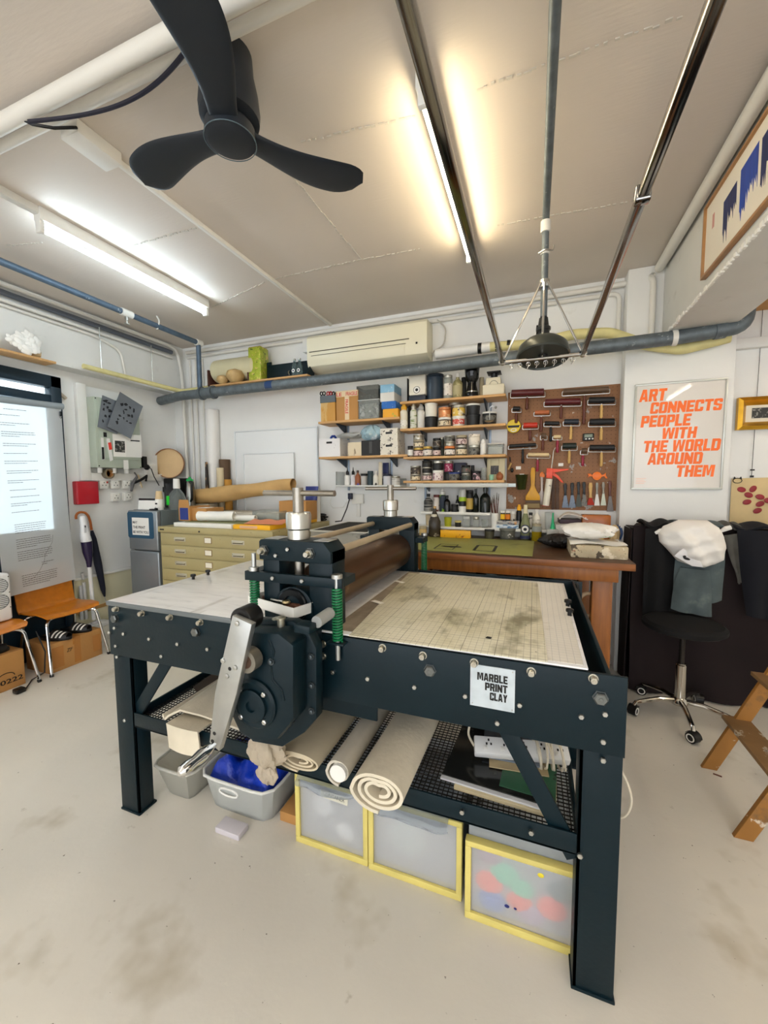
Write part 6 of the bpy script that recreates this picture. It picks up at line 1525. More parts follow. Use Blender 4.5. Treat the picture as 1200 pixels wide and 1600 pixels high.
# ---- left column, lower shelf
SPK = cmat('stained_white', (226, 220, 206), spots=[(34, .63, (70, 62, 54), (1, 1, 1), .04)])
def bin_(a, c, pyt, zb, lab, dep, m, hole=True, full=False, top=1.0):
    x0, x1, zt = pbox('', '', '', a, c, pyt, zb, 3.395, dep, None, build=False)
    t = thing('storage_bin', lab, 'bin', ((x0 + x1) / 2, 3.395 + dep / 2, zb))
    tub(t, 'bin_shell', x0, x1, 3.395, 3.395 + dep, zb, zt, m, .004)
    if hole: MB().box((x0 + x1) / 2 - .03, (x0 + x1) / 2 + .03, 3.3935, 3.3955, zt - .045, zt - .027, .0).build('handle_slot', BLACK, t)
    return t, x0, x1, zt
t, bx0, bx1, bz = bin_(498, 531, 685.5, zL2, 'white bin with light smudges at the left end of the lower left shelf', .20, cmat('smudge_white', (232, 230, 230), spots=[(22, .68, (150, 140, 150))]))
q0 = (bx0 + .045, 3.46, zL2 + .0042)
one(MB().lathe([(.030, 0), (.040, .165), (.036, .165), (.028, .006), (0, .006)], q0, 18), 'green_cup', cmat('dark_green_cup', (44, 62, 60)), 'dark green cup standing in the white bin of the lower left shelf', 'cup', q0)
one(MB().tube(arc([(bx0 + .06, 3.53, zL2 + .0045), (bx0 + .06, 3.53, zL2 + .21), (bx0 + .11, 3.53, zL2 + .21), (bx0 + .12, 3.53, zL2 + .12)], .03), .012, 8), 'scraper_tool', cmat('blue_handle', (24, 60, 150)), 'curved blue tool handle sticking out of the white bin', 'tool', (bx0 + .06, 3.53, zL2 + .0045))
pbox('cream_carton', 'cream printed carton between the white and black bins of the lower left shelf', 'carton', 543, 565, 691, zL2, 3.40, .17, cmat('cream_print', (224, 208, 178), spots=[(40, .66, (150, 128, 100), (1, 1, .3))]))
t, kx0, kx1, kz = bin_(564.5, 593, 688, zL2, 'black bin on the lower left shelf', .18, BLACK, hole=False)
MB().box((kx0 + kx1) / 2 - .012, (kx0 + kx1) / 2 + .018, 3.392, 3.396, zL2 + .02, kz - .01).build('latch', cmat('dark_latch', (70, 70, 70)), t)
BAG = mat('clear_bag', (206, 218, 220), .15, trans=.5, ior=1.05, bump=(12, .5))
def bag(cx, cy, z0, rx_, ry_, h, seed):
    rr = random.Random(seed); ph = [rr.uniform(0, 6) for _ in range(4)]
    def f(u, v):
        a = 2 * PI * u; b = PI * v
        w_ = 1 + .13 * math.sin(5 * a + ph[0]) * math.sin(b) + .09 * math.sin(9 * a + 4 * b + ph[1]) + .05 * math.sin(17 * a - 7 * b + ph[3])
        return (cx + rx_ * w_ * math.cos(a) * math.sin(b), cy + ry_ * w_ * math.sin(a) * math.sin(b), z0 + h * .5 * (1 - math.cos(b)) + .006 * math.sin(7 * a + ph[2]) * math.sin(b))
    return MB().surf(f, 36, 18)
bq = P(552, 680, 'y', 3.47)
one(bag(bq.x - .02, 3.47, bz + .001, .13, .07, .055, 2), 'plastic_bag', mat('grey_bag', (176, 178, 176), .3, n=(9, .15), bump=(14, .5)), 'grey plastic wrapped bundle lying over the white bin and carton', 'bag', (bq.x, 3.47, bz))
bq = P(581, 676, 'y', 3.47)
one(bag(bq.x, 3.48, kz + .001, .10, .075, .15, 5), 'plastic_bag', mat('blue_clear_bag', (166, 196, 208), .2, n=(12, .25), bump=(16, .6), spots=[(14, .62, (224, 232, 234))]), 'pale blue crinkled plastic bag on the black bin', 'bag', (bq.x, 3.48, kz))
t, sx0, sx1, sz = bin_(594, 621.5, 690, zL2, 'lower ink stained white bin at the right end of the lower left shelf', .21, SPK)
t, sx0, sx1, sz = bin_(594, 621, 670, sz + .0005, 'upper ink stained white bin at the right end of the lower left shelf', .21, SPK)
MB().box(sx0 - .002, sx1 + .002, 3.393, 3.607, sz, sz + .006, .002).build('lid', SPK, t)
# ---- low clear tray shelf with bottles
a = P(524, 757, 'y', 3.42); b = P(625, 759, 'y', 3.42)
zT = (a.z + b.z) / 2
tr_ = thing('tray_shelf', 'white low tray shelf with a clear end under the left shelf column', 'shelf', ((a.x + b.x) / 2, 3.5, zT))
MB().box(a.x, b.x, 3.42, YB, zT - .016, zT, .006).build('tray', mat('tray_white', (222, 224, 220), .35), tr_)
MB().box(a.x, a.x + .006, 3.43, 3.62, zT, zT + .13, .002).box(a.x + .006, b.x, 3.615, 3.62, zT, zT + .06, .002).build('clear_end', CLR, tr_)
GB = 'small bottles on the tray shelf'
jar(538.5, 547, 730.5, zT, 'white bottle with a black cone cap at the left of the tray shelf', GB, 3.44, body=WHITE, lid=BLACK, shape='dropper', kind='bottle')
jar(548, 555.5, 730, zT, 'second white bottle with a black cone cap on the tray shelf', GB, 3.44, body=cmat('lavender_white', (216, 214, 220)), lid=BLACK, shape='dropper', kind='bottle')
jar(555, 563, 735, zT, 'copper brown bottle with a blue base on the tray shelf', GB, 3.44, body=cmat('copper_bottle', (150, 88, 54), spots=[(18, .62, (60, 80, 160))]), lid=INKS[1], shape='bottle', kind='bottle')
jar(564, 574, 740, zT, 'black lidded jar with a grey label on the tray shelf', GB, 3.44, body=cmat('grey_label', (180, 178, 176)), lid=BLACK)
jar(574.5, 583, 736, zT, 'dark teal cup on the tray shelf', GB, 3.44, body=cmat('teal_cup', (36, 56, 64)), lid=cmat('teal_cup', (36, 56, 64)), kind='cup')
jar(583, 591.5, 736, zT, 'white bottle with a black band on the tray shelf', GB, 3.44, body=cmat('white_black', (226, 222, 212), spots=[(13, .62, (30, 30, 30))]), lid=WHITE, shape='bottle', kind='bottle')
x0, x1, zt = pbox('', '', '', 591.5, 596.5, 722, zT, 3.47, .012, None, build=False)
one(MB().box(x0, x1, 3.47, 3.482, zT, zt, .001), 'paint_stick', cmat('cream_stick', (212, 202, 178)), 'upright cream stick among the bottles of the tray shelf', 'stick', (x0, 3.47, zT))
x0, x1, zt = pbox('', '', '', 598, 606.5, 723, zT, 3.56, .02, None, build=False)
one(MB().box(x0, x1, 3.56, 3.58, zT, zt, .001), 'navy_card', cmat('navy_card', (26, 38, 92)), 'tall navy card standing at the back of the tray shelf', 'card', (x0, 3.57, zT))
jar(599, 611.5, 740, zT, 'navy lidded jar with a pale label on the tray shelf', GB, 3.435, body=cmat('pale_label', (198, 198, 204)), lid=cmat('navy_lid', (28, 34, 56)))
jar(612, 625, 744, zT, 'flat white tin with black bands at the right end of the tray shelf', GB, 3.435, body=cmat('banded_tin', (206, 204, 198), spots=[(12, .6, (50, 50, 50), (.2, .2, 6))]), lid=LIDS[0], kind='tin')

# ================================================================ small white shelf and ledge behind the table
a = P(657, 799, 'y', 3.47); b = P(766, 801.5, 'y', 3.47); zW = (a.z + b.z) / 2
t = thing('white_shelf', 'white shelf of dark bottles behind the work table', 'shelf', ((a.x + b.x) / 2, 3.55, zW))
MB().box(a.x, b.x, 3.47, YB - .013, zW - .022, zW, .003).build('board', WHITE, t)
a2 = P(640, 822, 'y', 3.45); b2 = P(771, 825, 'y', 3.45); zV = (a2.z + b2.z) / 2
t = thing('white_ledge', 'white low ledge of small glass jars behind the work table', 'ledge', ((a2.x + b2.x) / 2, 3.55, zV))
MB().box(a2.x, b2.x, 3.45, YB - .001, zV - .02, zV, .003).build('board', WHITE, t)
GD = 'bottles on the white shelf'
DKG = mat('dark_bottle_glass', (20, 26, 22), .12)
jar(662.5, 676, 771.5, zW, 'banded bottle with a black cap at the left of the white shelf', GD, 3.485, body=cmat('banded_bottle', (150, 148, 142), spots=[(10, .52, (30, 30, 30), (.2, .2, 5))]), lid=BLACK, kind='bottle', shape='bottle')
jar(677.5, 687, 773, zW, 'white and brown jar second from the left on the white shelf', GD, 3.485, body=cmat('white_brown', (214, 206, 198), spots=[(20, .6, (90, 40, 36))]), lid=cmat('lid_maroon', (100, 44, 40)))
jar(686.5, 697, 764.5, zW, 'clear topped bottle with a green label on the white shelf', GD, 3.485, body=cmat('green_navy', (40, 50, 66), spots=[(16, .6, (130, 170, 40))]), lid=LIDS[3], kind='bottle', shape='spray')
jar(693.5, 704, 774, zW, 'squat black bottle on the white shelf', GD, 3.48, body=GLB, lid=BLACK, kind='bottle', shape='bottle')
jar(705, 716, 788, zW, 'flat black tin on the white shelf', GD, 3.485, body=INKS[0], lid=LIDS[1], kind='tin')
jar(712, 718, 774, zW, 'slim dark bottle with a white label behind the flat black tin', GD, 3.53, body=GLB, lid=BLACK, label=PAPER, kind='bottle', shape='bottle')
zq = zW
x0, x1 = front_x(717, 728.5, 785, 3.51); r = (x1 - x0) / 2; cx = (x0 + x1) / 2; zt = P(722, 764.5, 'y', 3.51).z; H = zt - zW
t = thing('ink_bottle', 'tall bottle with white, black and lime bands on the white shelf', 'bottle', (cx, 3.51, zW), GD)
MB().lathe([(r, 0), (r, H * .26), (0, H * .26)], (cx, 3.51, zW), 18).build('white_band', WHITE, t)
MB().lathe([(r, H * .26), (r, H * .48), (0, H * .48)], (cx, 3.51, zW), 18).build('black_band', BLACK, t)
MB().lathe([(r, H * .48), (r, H * .66), (0, H * .66)], (cx, 3.51, zW), 18).build('lime_band', cmat('lime', (170, 200, 40)), t)
MB().lathe([(r * .95, H * .66), (r * .9, H * .95), (r * .8, H), (0, H)], (cx, 3.51, zW), 18).build('clear_cap', cmat('cap_clear', (206, 206, 200), rough=.2), t)
jar(728.5, 740, 766, zW, 'black bottle with a gold band on the white shelf', GD, 3.485, body=BLACK, lid=BLACK, label=cmat('gold_band', (196, 164, 76)), kind='bottle', shape='jar')
jar(739, 748.5, 763.5, zW, 'slim very dark green bottle on the white shelf', GD, 3.485, body=DKG, lid=DKG, kind='bottle', shape='bottle')
jar(750, 767, 762, zW, 'big dark round shouldered bottle at the right end of the white shelf', GD, 3.475, body=DKG, lid=DKG, kind='bottle', shape='bottle')
GG = 'small jars on the white ledge'
jar(665, 675, 804, zV, 'tan paper cup at the left of the white ledge', None, 3.50, body=cmat('tan_cup', (204, 186, 152)), kind='cup', shape='cup', name='paper_cup')
jar(694, 706, 808, zV, 'yellow green cup on the white ledge', None, 3.47, body=cmat('yellow_green', (178, 180, 40)), kind='cup', shape='cup', name='lime_cup')
jar(710.5, 721, 813.5, zV, 'dark shallow dish on the white ledge', None, 3.465, body=INKS[0], lid=cmat('dish_yellow', (206, 190, 120)), kind='dish', shape='tub', name='dish')
jar(723, 735.5, 806.5, zV, 'clear glass jar left on the white ledge', GG, 3.465, body=CLR, lid=cmat('clear_lid', (190, 192, 190)))
jar(739, 749, 807.5, zV, 'clear glass jar with a steel lid on the white ledge', GG, 3.465, body=CLR, lid=LIDS[0])
jar(752, 763, 811, zV, 'low clear glass pot right on the white ledge', GG, 3.465, body=CLR, kind='glass', shape='cup', name='glass_pot')
x0, x1 = front_x(767.5, 779.5, 803, 3.50); r = (x1 - x0) / 2; cx = (x0 + x1) / 2
bh = thing('brush_pot', 'white pot on the right end of the white ledge', 'pot', (cx, 3.50, zV))
zt = P(773, 801.5, 'y', 3.5).z
zbp = zV if b2.x >= cx - .01 else zV
MB().lathe([(r * .9, 0), (r, zt - zV), (r * .92, zt - zV), (r * .82, .006), (0, .006)], (cx, 3.50, zV), 20).build('pot', WHITE, bh)
rb_ = random.Random(4)
for i in range(7):
    a = rb_.uniform(-.045, .03); l = rb_.uniform(.10, .17) + (.05 if i == 2 else 0)
    b0 = Vector((cx + rb_.uniform(-.02, .02), 3.50 + rb_.uniform(-.02, .02), zV + .008)); tp = b0 + Vector((a, .0, zt - zV + l))
    q = thing('paint_brush', ['slim', 'short', 'tallest', 'dark', 'leaning', 'thin', 'brown'][i] + ' brush standing in the white pot on the ledge', 'brush', b0, 'brushes in the white pot')
    MB().tube([b0, b0.lerp(tp, .8)], .0035, 6).build('handle', BROWNWOOD, q)
    MB().tube([b0.lerp(tp, .8), tp], .004, 6, rs=[.005, .0015]).build('bristles', cmat('bristles', (80, 60, 48)), q)
# ================================================================ pegboard with printing rollers
GX0, GX1, GZ0, GZ1 = -.225, .612, 1.262, 2.254
HB = mat('hardboard', (146, 104, 72), .6, n=(4, .1), spots=[(7, .675, (166, 160, 154), (1, 1, 1), .02), (16, .74, (206, 200, 192), (1, 1, 1), .02)])
pgb = thing('pegboard', 'brown hardboard pegboard smeared with grey paint on the back wall', 'pegboard', ((GX0 + GX1) / 2, YB, GZ0))
MB().box(GX0, GX1, YB - .008, YB, GZ0, GZ1, .001).build('board', HB, pgb)
hol = MB()
for i in range(27):
    for j in range(32):
        x = GX0 + .02 + i * .0306; z = GZ0 + .02 + j * .0307
        hol.quad((x - .003, YB - .0085, z), (x, YB - .0085, z - .003), (x + .003, YB - .0085, z), (x, YB - .0085, z + .003))
o = hol.build('peg_holes', mat('hole_dark', (56, 40, 28), .8), pgb, smooth=0); o['kind'] = 'stuff'
def T(x, y, Y=3.575): return P(780 + x / 6, 590 + y / 6, 'y', Y)
TAN = mat('beech_handle', (206, 166, 98), .45, n=(20, .12)); CRM = mat('crimson_handle', (148, 32, 58), .3)
RB = {'maroon': mat('roller_maroon', (92, 32, 34), .35), 'brown': mat('roller_brown', (94, 72, 54), .45), 'black': mat('roller_black', (24, 24, 27), .5), 'tanor': mat('roller_tan', (186, 104, 62), .4), 'red': mat('roller_red', (196, 52, 32), .35), 'blue': mat('roller_blue', (38, 44, 54), .45), 'cream': mat('roller_cream', (220, 196, 150), .5), 'green': mat('roller_green', (30, 40, 36), .45)}
HM = {'d': BROWNWOOD, 't': TAN, 'k': BLACK, 'c': CRM}
for i, (x0, y0, x1, y1, tilt, rc, hx, h0, h1, hc, lab) in enumerate((
    (115, 105, 420, 175, -12, 'maroon', 262, 185, 300, 'd', 'long maroon roller with a chrome frame at the top left of the pegboard'),
    (600, 92, 1025, 148, -26, 'brown', 800, 170, 440, 'd', 'longest brown roller with a long dark handle at the top of the pegboard'),
    (430, 197, 760, 255, -8, 'maroon', 582, 265, 385, 'd', 'dark maroon roller below and left of the longest brown one'),
    (840, 182, 1080, 240, -4, 'black', 960, 255, 380, 't', 'topmost of three wide black rollers with tan handles down the right side of the pegboard'),
    (128, 270, 196, 312, 0, 'black', 160, 330, 425, 'd', 'smallest black roller at the left edge of the pegboard'),
    (335, 306, 470, 345, -4, 'tanor', 395, 370, 510, 'd', 'orange tan roller on the left half of the pegboard'),
    (228, 422, 358, 470, -4, 'red', 290, 490, 592, 'd', 'bright red roller on the left half of the pegboard'),
    (428, 410, 565, 446, 2, 'black', 485, 462, 600, 'k', 'black roller with a black handle in the middle of the pegboard'),
    (610, 388, 745, 438, 0, 'blue', 675, 455, 580, 't', 'blue black short roller with a tan handle in the middle of the pegboard'),
    (848, 384, 1080, 444, -4, 'black', 958, 470, 588, 't', 'second of three wide black rollers with tan handles down the right side of the pegboard'),
    (396, 520, 440, 570, 0, 'brown', 410, 580, 686, 'd', 'tiny brown roller with a red brown handle below the red one'),
    (510, 538, 578, 570, 0, 'cream', 547, 588, 704, 'c', 'tiny cream roller with a crimson handle'),
    (95, 617, 345, 655, -14, 'black', 222, 670, 805, 'k', 'tilted long thin black roller with black handle on the left of the pegboard'),
    (595, 612, 722, 668, -2, 'green', 658, 685, 805, 't', 'green black short roller with a tan handle below the blue black one'),
    (848, 630, 1080, 682, 0, 'black', 960, 700, 832, 't', 'lowest of three wide black rollers with tan handles down the right side of the pegboard'),
    (772, 662, 820, 708, 0, 'brown', 785, 728, 830, 'c', 'tiny brown roller with a crimson handle left of the lowest wide black roller'),
    (270, 706, 466, 740, 2, 'cream', 360, 768, 880, 'c', 'long cream wooden roller with a crimson handle'))):
    a = T(x0, (y0 + y1) / 2 - tilt / 2); b = T(x1, (y0 + y1) / 2 + tilt / 2)
    r = (T(x0, y0).z - T(x0, y1).z) / 2 * (.9 if abs(tilt) > 10 else 1)
    t = thing('ink_roller', lab, 'ink roller', ((a.x + b.x) / 2, YB - .008, a.z), 'ink rollers on the pegboard')
    MB().lathe([(r * .85, 0), (r, .003), (r, (b - a).length - .003), (r * .85, (b - a).length)], n=20, M=Matrix.Translation(a) @ (b - a).to_track_quat('Z', 'Y').to_matrix().to_4x4()).build('roller', RB[rc], t)
    d = (b - a).normalized()
    zf = T(hx, h0).z; hx_ = T(hx, h0).x
    fz = a.z - r - .012
    e0 = a - d * .008; e1 = b + d * .008
    MB().tube(arc([tuple(a), tuple(e0), (e0.x, e0.y, fz - (a.z - e0.z)), (e1.x, e1.y, fz - (a.z - e1.z)), tuple(e1), tuple(b)], .006, 2), .0035, 6).tube([(hx_, a.y, fz - (a.z - b.z) / 2 + .001), (hx_, a.y, zf)], .005, 6).build('frame', STEEL, t)
    H = zf - T(hx, h1).z; q = .0105 if hc != 'd' else .0115
    MB().lathe([(q * .7, -H), (q * 1.1, -H + .008), (q * .95, -H * .5), (q * 1.05, -H * .25), (q * .7, 0)], (hx_, a.y, zf), 12).build('handle', HM[hc], t)
    MB().cyl((hx_, a.y, zf + .006), (hx_, YB - .008, zf + .014), .003, n=6).build('hook', STEEL, t)
def flat(pts, m, name, parent, y0=3.60, th=.008, bev=.001):
    return MB().prism([(T(x, y, y0).x, T(x, y, y0).z) for x, y in pts], y0, y0 + th, 'y', bev).build(name, m, parent)
def tool(name, lab, cat, x, y, grp=None): return thing(name, lab, cat, T(x, y, 3.60), grp)
YW = 3.60
t = tool('kitchen_timer', 'black digital timer with grey screen and three white buttons on the pegboard', 'timer', 838, 595)
a = T(782, 595, 3.60); b = T(892, 518, 3.60)
MB().box(a.x, b.x, 3.60, YB - .008, a.z, b.z, .008).build('case', BLACK, t)
MB().box(a.x + .012, b.x - .012, 3.598, 3.602, a.z + .028, b.z - .008, .001).build('screen', mat('lcd', (128, 140, 124), .3), t)
for k in range(3): MB().ball((a.x + .024 + k * .024, 3.599, a.z + .016), (.007, .003, .006), 8).build('button', WHITE, t)
t = tool('tape_measure', 'yellow and black tape measure hanging at the left edge of the pegboard', 'tape measure', 135, 515)
c = T(135, 455, 3.59)
MB().lathe([(.052, 0), (.056, .006), (.056, .026), (.052, .03)], n=24, M=Matrix.Translation((c.x, YB - .009, c.z)) @ Matrix.Rotation(PI / 2, 4, 'X')).build('case', mat('tape_yellow', (236, 206, 36), .35), t)
MB().prism([(c.x - .05, c.z + .006), (c.x + .05, c.z + .006), (c.x + .042, c.z - .012), (c.x - .042, c.z - .012)], 3.588, 3.60, 'y').build('black_band', BLACK, t)
MB().tube([(c.x + .022 * math.cos(k * PI / 6), 3.588, c.z - .034 + .012 * math.sin(k * PI / 6)) for k in range(12)], .004, 6, closed=True).build('grip', PAPER, t)
t = tool('caulking_gun', 'orange red caulking gun loaded with a white cartridge on the pegboard', 'caulking gun', 450, 1200)
ORD = mat('orange_red', (226, 74, 40), .35)
p = T(470, 950, 3.575); q = T(437, 1200, 3.575)
MB().cyl(p, q, .026, n=18).build('cartridge', mat('cartridge_white', (226, 220, 204), .4, spots=[(20, .66, (70, 66, 62))]), t)
flat(((445, 850), (505, 850), (498, 945), (440, 940)), ORD, 'bracket', t, 3.565, .02)
flat(((500, 855), (650, 856), (650, 866), (520, 890), (500, 890)), ORD, 'trigger', t, 3.57, .012)
flat(((510, 885), (560, 925), (605, 985), (585, 985), (540, 940), (500, 915)), ORD, 'grip', t, 3.57, .014)
MB().tube([T(470, 880, 3.575), T(490, 850, 3.575), T(510, 690, 3.575), T(528, 655, 3.575)], .0045, 6).build('plunger_rod', STEEL, t)
flat(((405, 1196), (470, 1200), (468, 1208), (402, 1204)), RED, 'end_ring', t, 3.565, .02)
t = tool('wide_brush', 'large ochre yellow wide brush hanging on the pegboard', 'brush', 315, 1200)
OCH = mat('ochre_yellow', (214, 156, 30), .4, n=(8, .12))
flat(((300, 850), (315, 840), (335, 850), (338, 900), (332, 1010), (350, 1060), (382, 1110), (382, 1150), (247, 1150), (247, 1110), (280, 1060), (298, 1010), (292, 900)), OCH, 'handle', t, 3.595, .014, .003)
flat(((246, 1150), (383, 1150), (383, 1180), (246, 1180)), mat('brush_band', (88, 66, 44), .5), 'ferrule', t, 3.593, .018)
flat(((252, 1180), (378, 1180), (382, 1222), (248, 1222)), mat('pale_bristle', (150, 128, 90), .8), 'bristles', t, 3.595, .014)
t = tool('green_pot', 'dark translucent green pot hanging at the left of the yellow brush', 'pot', 208, 1050)
c = T(208, 1050, 3.57); zt_ = T(208, 910, 3.57).z
MB().lathe([(.034, 0), (.036, .003), (.050, zt_ - c.z - .006), (.054, zt_ - c.z), (.047, zt_ - c.z), (.033, .006), (0, .006)], c, 20).build('pot', mat('dark_green_pot', (44, 50, 20), .2, n=(8, .2)), t)
MB().box(c.x - .018, c.x + .018, YB - .03, YB - .008, zt_ - .003, zt_ + .008).build('paper_tag', PAPER, t)
t = tool('wrench', 'grey steel spanner hanging between yellow brush and caulking gun', 'wrench', 400, 1190)
flat(((388, 925), (412, 925), (410, 1055), (425, 1085), (415, 1190), (385, 1190), (372, 1090), (390, 1055)), mat('spanner_steel', (150, 138, 130), .4, .7), 'body', t, 3.60, .010, .002)
flat(((380, 905), (395, 885), (408, 885), (430, 915), (425, 935), (380, 930)), mat('orange_pl', (226, 120, 40), .4), 'orange_grip', t, 3.598, .014)
t = tool('orange_cleat', 'round orange plastic reel with two small grips on the right of the pegboard', 'reel', 918, 955)
ORP = mat('bright_orange', (240, 118, 16), .35)
c = T(918, 922, 3.60)
MB().lathe([(.030, 0), (.033, .005), (.033, .016), (.014, .020), (0, .020)], n=24, M=Matrix.Translation((c.x, YB - .009, c.z)) @ Matrix.Rotation(PI / 2, 4, 'X')).build('disc', ORP, t)
flat(((830, 900), (850, 900), (880, 915), (880, 930), (850, 925), (828, 940), (840, 920)), ORP, 'grip', t, 3.606, .012)
flat(((955, 915), (985, 905), (1000, 890), (1000, 912), (1018, 945), (1000, 945), (985, 925), (955, 932)), ORP, 'grip', t, 3.606, .012)
BLADE = mat('inky_blade', (92, 99, 108), .35, .7, n=(12, .3), spots=[(16, .58, (40, 42, 46))])
for i, (x, w_, yt, yb, hm, bmx, lab, grp) in enumerate(((620, 34, 990, 1220, 0, BLADE, 'leftmost of four black handled palette knives in the row under the rollers', 1), (685, 36, 985, 1220, 0, BLADE, 'second of four black handled palette knives in the row', 1), (745, 32, 978, 1212, 0, INKS[4], 'third of four black handled palette knives, its blade nearly black', 1), (797, 34, 978, 1205, 0, INKS[3], 'fourth black handled palette knife, beside the red bristled brush', 1), (857, 38, 985, 1195, 1, None, 'flat brush with red bristles and pale wooden handle on the pegboard', 0), (917, 28, 985, 1200, 2, WHITE, 'grey smeared knife with a white blade, left of two pale ones', 2), (977, 28, 980, 1198, 2, cmat('pale_green_blade', (206, 214, 196)), 'pale green smeared knife, right of two pale ones', 2), (1040, 34, 968, 1255, 3, mat('dull_blade', (104, 98, 94), .45, .5), 'brown handled scraper at the right end of the knife row', 0))):
    nm = 'paint_brush' if hm == 1 else ('scraper' if hm == 3 else 'palette_knife')
    t = tool(nm, lab, 'brush' if hm == 1 else 'palette knife', x, yb)
    ym = yt + (yb - yt) * (.5 if hm != 1 else .68)
    hmat = [BLACK, TAN, mat('smeared_grey', (150, 148, 138), .5, n=(20, .3)), BROWNWOOD][hm]
    hw = w_ * .5
    flat(((x - hw * .7, yt), (x + hw * .7, yt), (x + hw, yt + 30), (x + hw * .6, ym - 30), (x + hw * .8, ym), (x - hw * .8, ym), (x - hw * .6, ym - 30), (x - hw, yt + 30)), hmat, 'handle', t, 3.595, .014, .003)
    bl = w_ * (.95 if hm != 2 else .95)
    flat(((x - hw * .7, ym), (x + hw * .7, ym), (x + bl, yb), (x - bl, yb)), bmx or mat('red_bristle', (170, 40, 20), .7), 'blade' if hm != 1 else 'bristles', t, 3.602, .004 if hm != 1 else .012, 0)
for x, lab in ((505, 'left dark wooden stirring slat right of the caulking gun'), (545, 'right dark wooden stirring slat right of the caulking gun')):
    t = tool('stirring_stick', lab, 'stick', x, 1230)
    flat(((x - 14, 950), (x + 14, 950), (x + 16, 1235), (x - 14, 1240)), mat('inky_slat', (86, 64, 52), .7, n=(9, .3)), 'slat', t, 3.605, .008)
t = tool('hand_tool', 'small black tool with a tan grip at the lower left of the pegboard', 'tool', 100, 890)
MB().tube([T(100, 745, 3.60), T(104, 790, 3.60)], .006, 6).build('hook', BLACK, t)
MB().tube([T(112, 800, 3.60), T(90, 850, 3.60), T(82, 862, 3.60)], .008, 8).build('grip', TAN, t)
MB().ball(T(120, 868, 3.60), (.014, .012, .020), 10).build('knob', BLACK, t)
for x, y, lab in ((180, 845, 'white paper label at the lower left of the pegboard'), (578, 815, 'small white paper label in the middle of the pegboard')):
    a = T(x - 24, y + 16, 3.618); b = T(x + 24, y - 14, 3.618)
    one(MB().box(a.x, b.x, 3.6195, 3.6212, a.z, b.z), 'paper_label', PAPER, lab, 'label', a)

# ================================================================ work table
TX0, TX1, TY0, TZ = -1.02, .56, 2.645, 1.02
wt = thing('work_table', 'heavy brown wooden work table along the back wall', 'table', ((TX0 + TX1) / 2, 3.3, 0))
TOPM = mat('dark_table_top', (82, 56, 36), .4, n=(5, .35), stretch=(1, 6, 6), spots=[(9, .66, (40, 34, 28), (1, 2, 1), .1), (30, .74, (170, 150, 120))])
EDG = mat('varnished_edge', (140, 84, 40), .4, n=(6, .3), stretch=(1, 8, 8))
LEGW = mat('varnished_leg', (156, 94, 38), .38, n=(5, .28), stretch=(8, 8, 1))
MB().box(TX0, TX1, TY0, YB - .016, TZ - .045, TZ, .004).build('table_top', TOPM, wt)
MB().box(TX0, TX1 - .001, TY0 - .004, TY0 + .002, TZ - .044, TZ - .004, .002).build('front_edge', EDG, wt)
MB().box(TX0 + .04, TX1 - .08, TY0 + .03, TY0 + .055, TZ - .125, TZ - .046, .002).build('apron', LEGW, wt)
MB().box(TX1 - .105, TX1 - .08, TY0 + .055, YB - .05, TZ - .125, TZ - .046, .002).build('apron', LEGW, wt)
for x in (TX0 + .05, TX1 - .215):
    for y in (TY0 + .056, YB - .16): MB().box(x, x + .11, y, y + .10, 0, TZ - .046, .003).build('leg', LEGW, wt)
# dark clutter under the table
DRK = mat('dark_sheet', (20, 20, 22), .6)
one(MB().box(TX0 + .2, TX1 - .25, 2.88, 3.56, 0, .70, .03, 3), 'covered_crate', DRK, 'large black covered crate under the work table', 'crate', (-.2, 3.2, 0))
one(MB().surf(lambda u, v: (-.40 + .66 * u, 2.90 + .34 * v, .745 + .05 * math.sin(PI * v) + .02 * math.sin(9 * u + 3 * v)), 24, 8, thick=.04), 'black_bag', mat('black_bin_bag', (30, 30, 34), .25, bump=(12, .6)), 'shiny black bin bag lying on the crate under the work table', 'bag', (-.1, 3.1, .71))
q = P(768, 905, 'y', 2.78)
one(MB().lathe([(.030, 0), (.034, .004), (.034, q.z + .05), (.028, q.z + .06), (0, q.z + .06)], (q.x, 2.78, 0), 18), 'grey_canister', mat('steel_blue_can', (120, 134, 142), .3, .5), 'tall grey canister under the front of the work table', 'canister', (q.x, 2.78, 0))
q = P(921, 946, 'y', 2.76)
hz = thing('hose_coil', 'coil of pale hose hanging under the right end of the work table', 'hose', (q.x, 2.78, q.z))
MB().tube([(q.x + .06 * math.cos(k * .35), 2.78 + .006 * math.sin(k), q.z + .075 * math.sin(k * .35)) for k in range(40)], .012, 8).build('hose', mat('pale_hose', (188, 160, 128), .5), hz)
MB().cyl((q.x, 2.78, q.z + .065), (q.x, 2.78, TZ - .046), .004, n=6).build('hook', STEEL, hz)
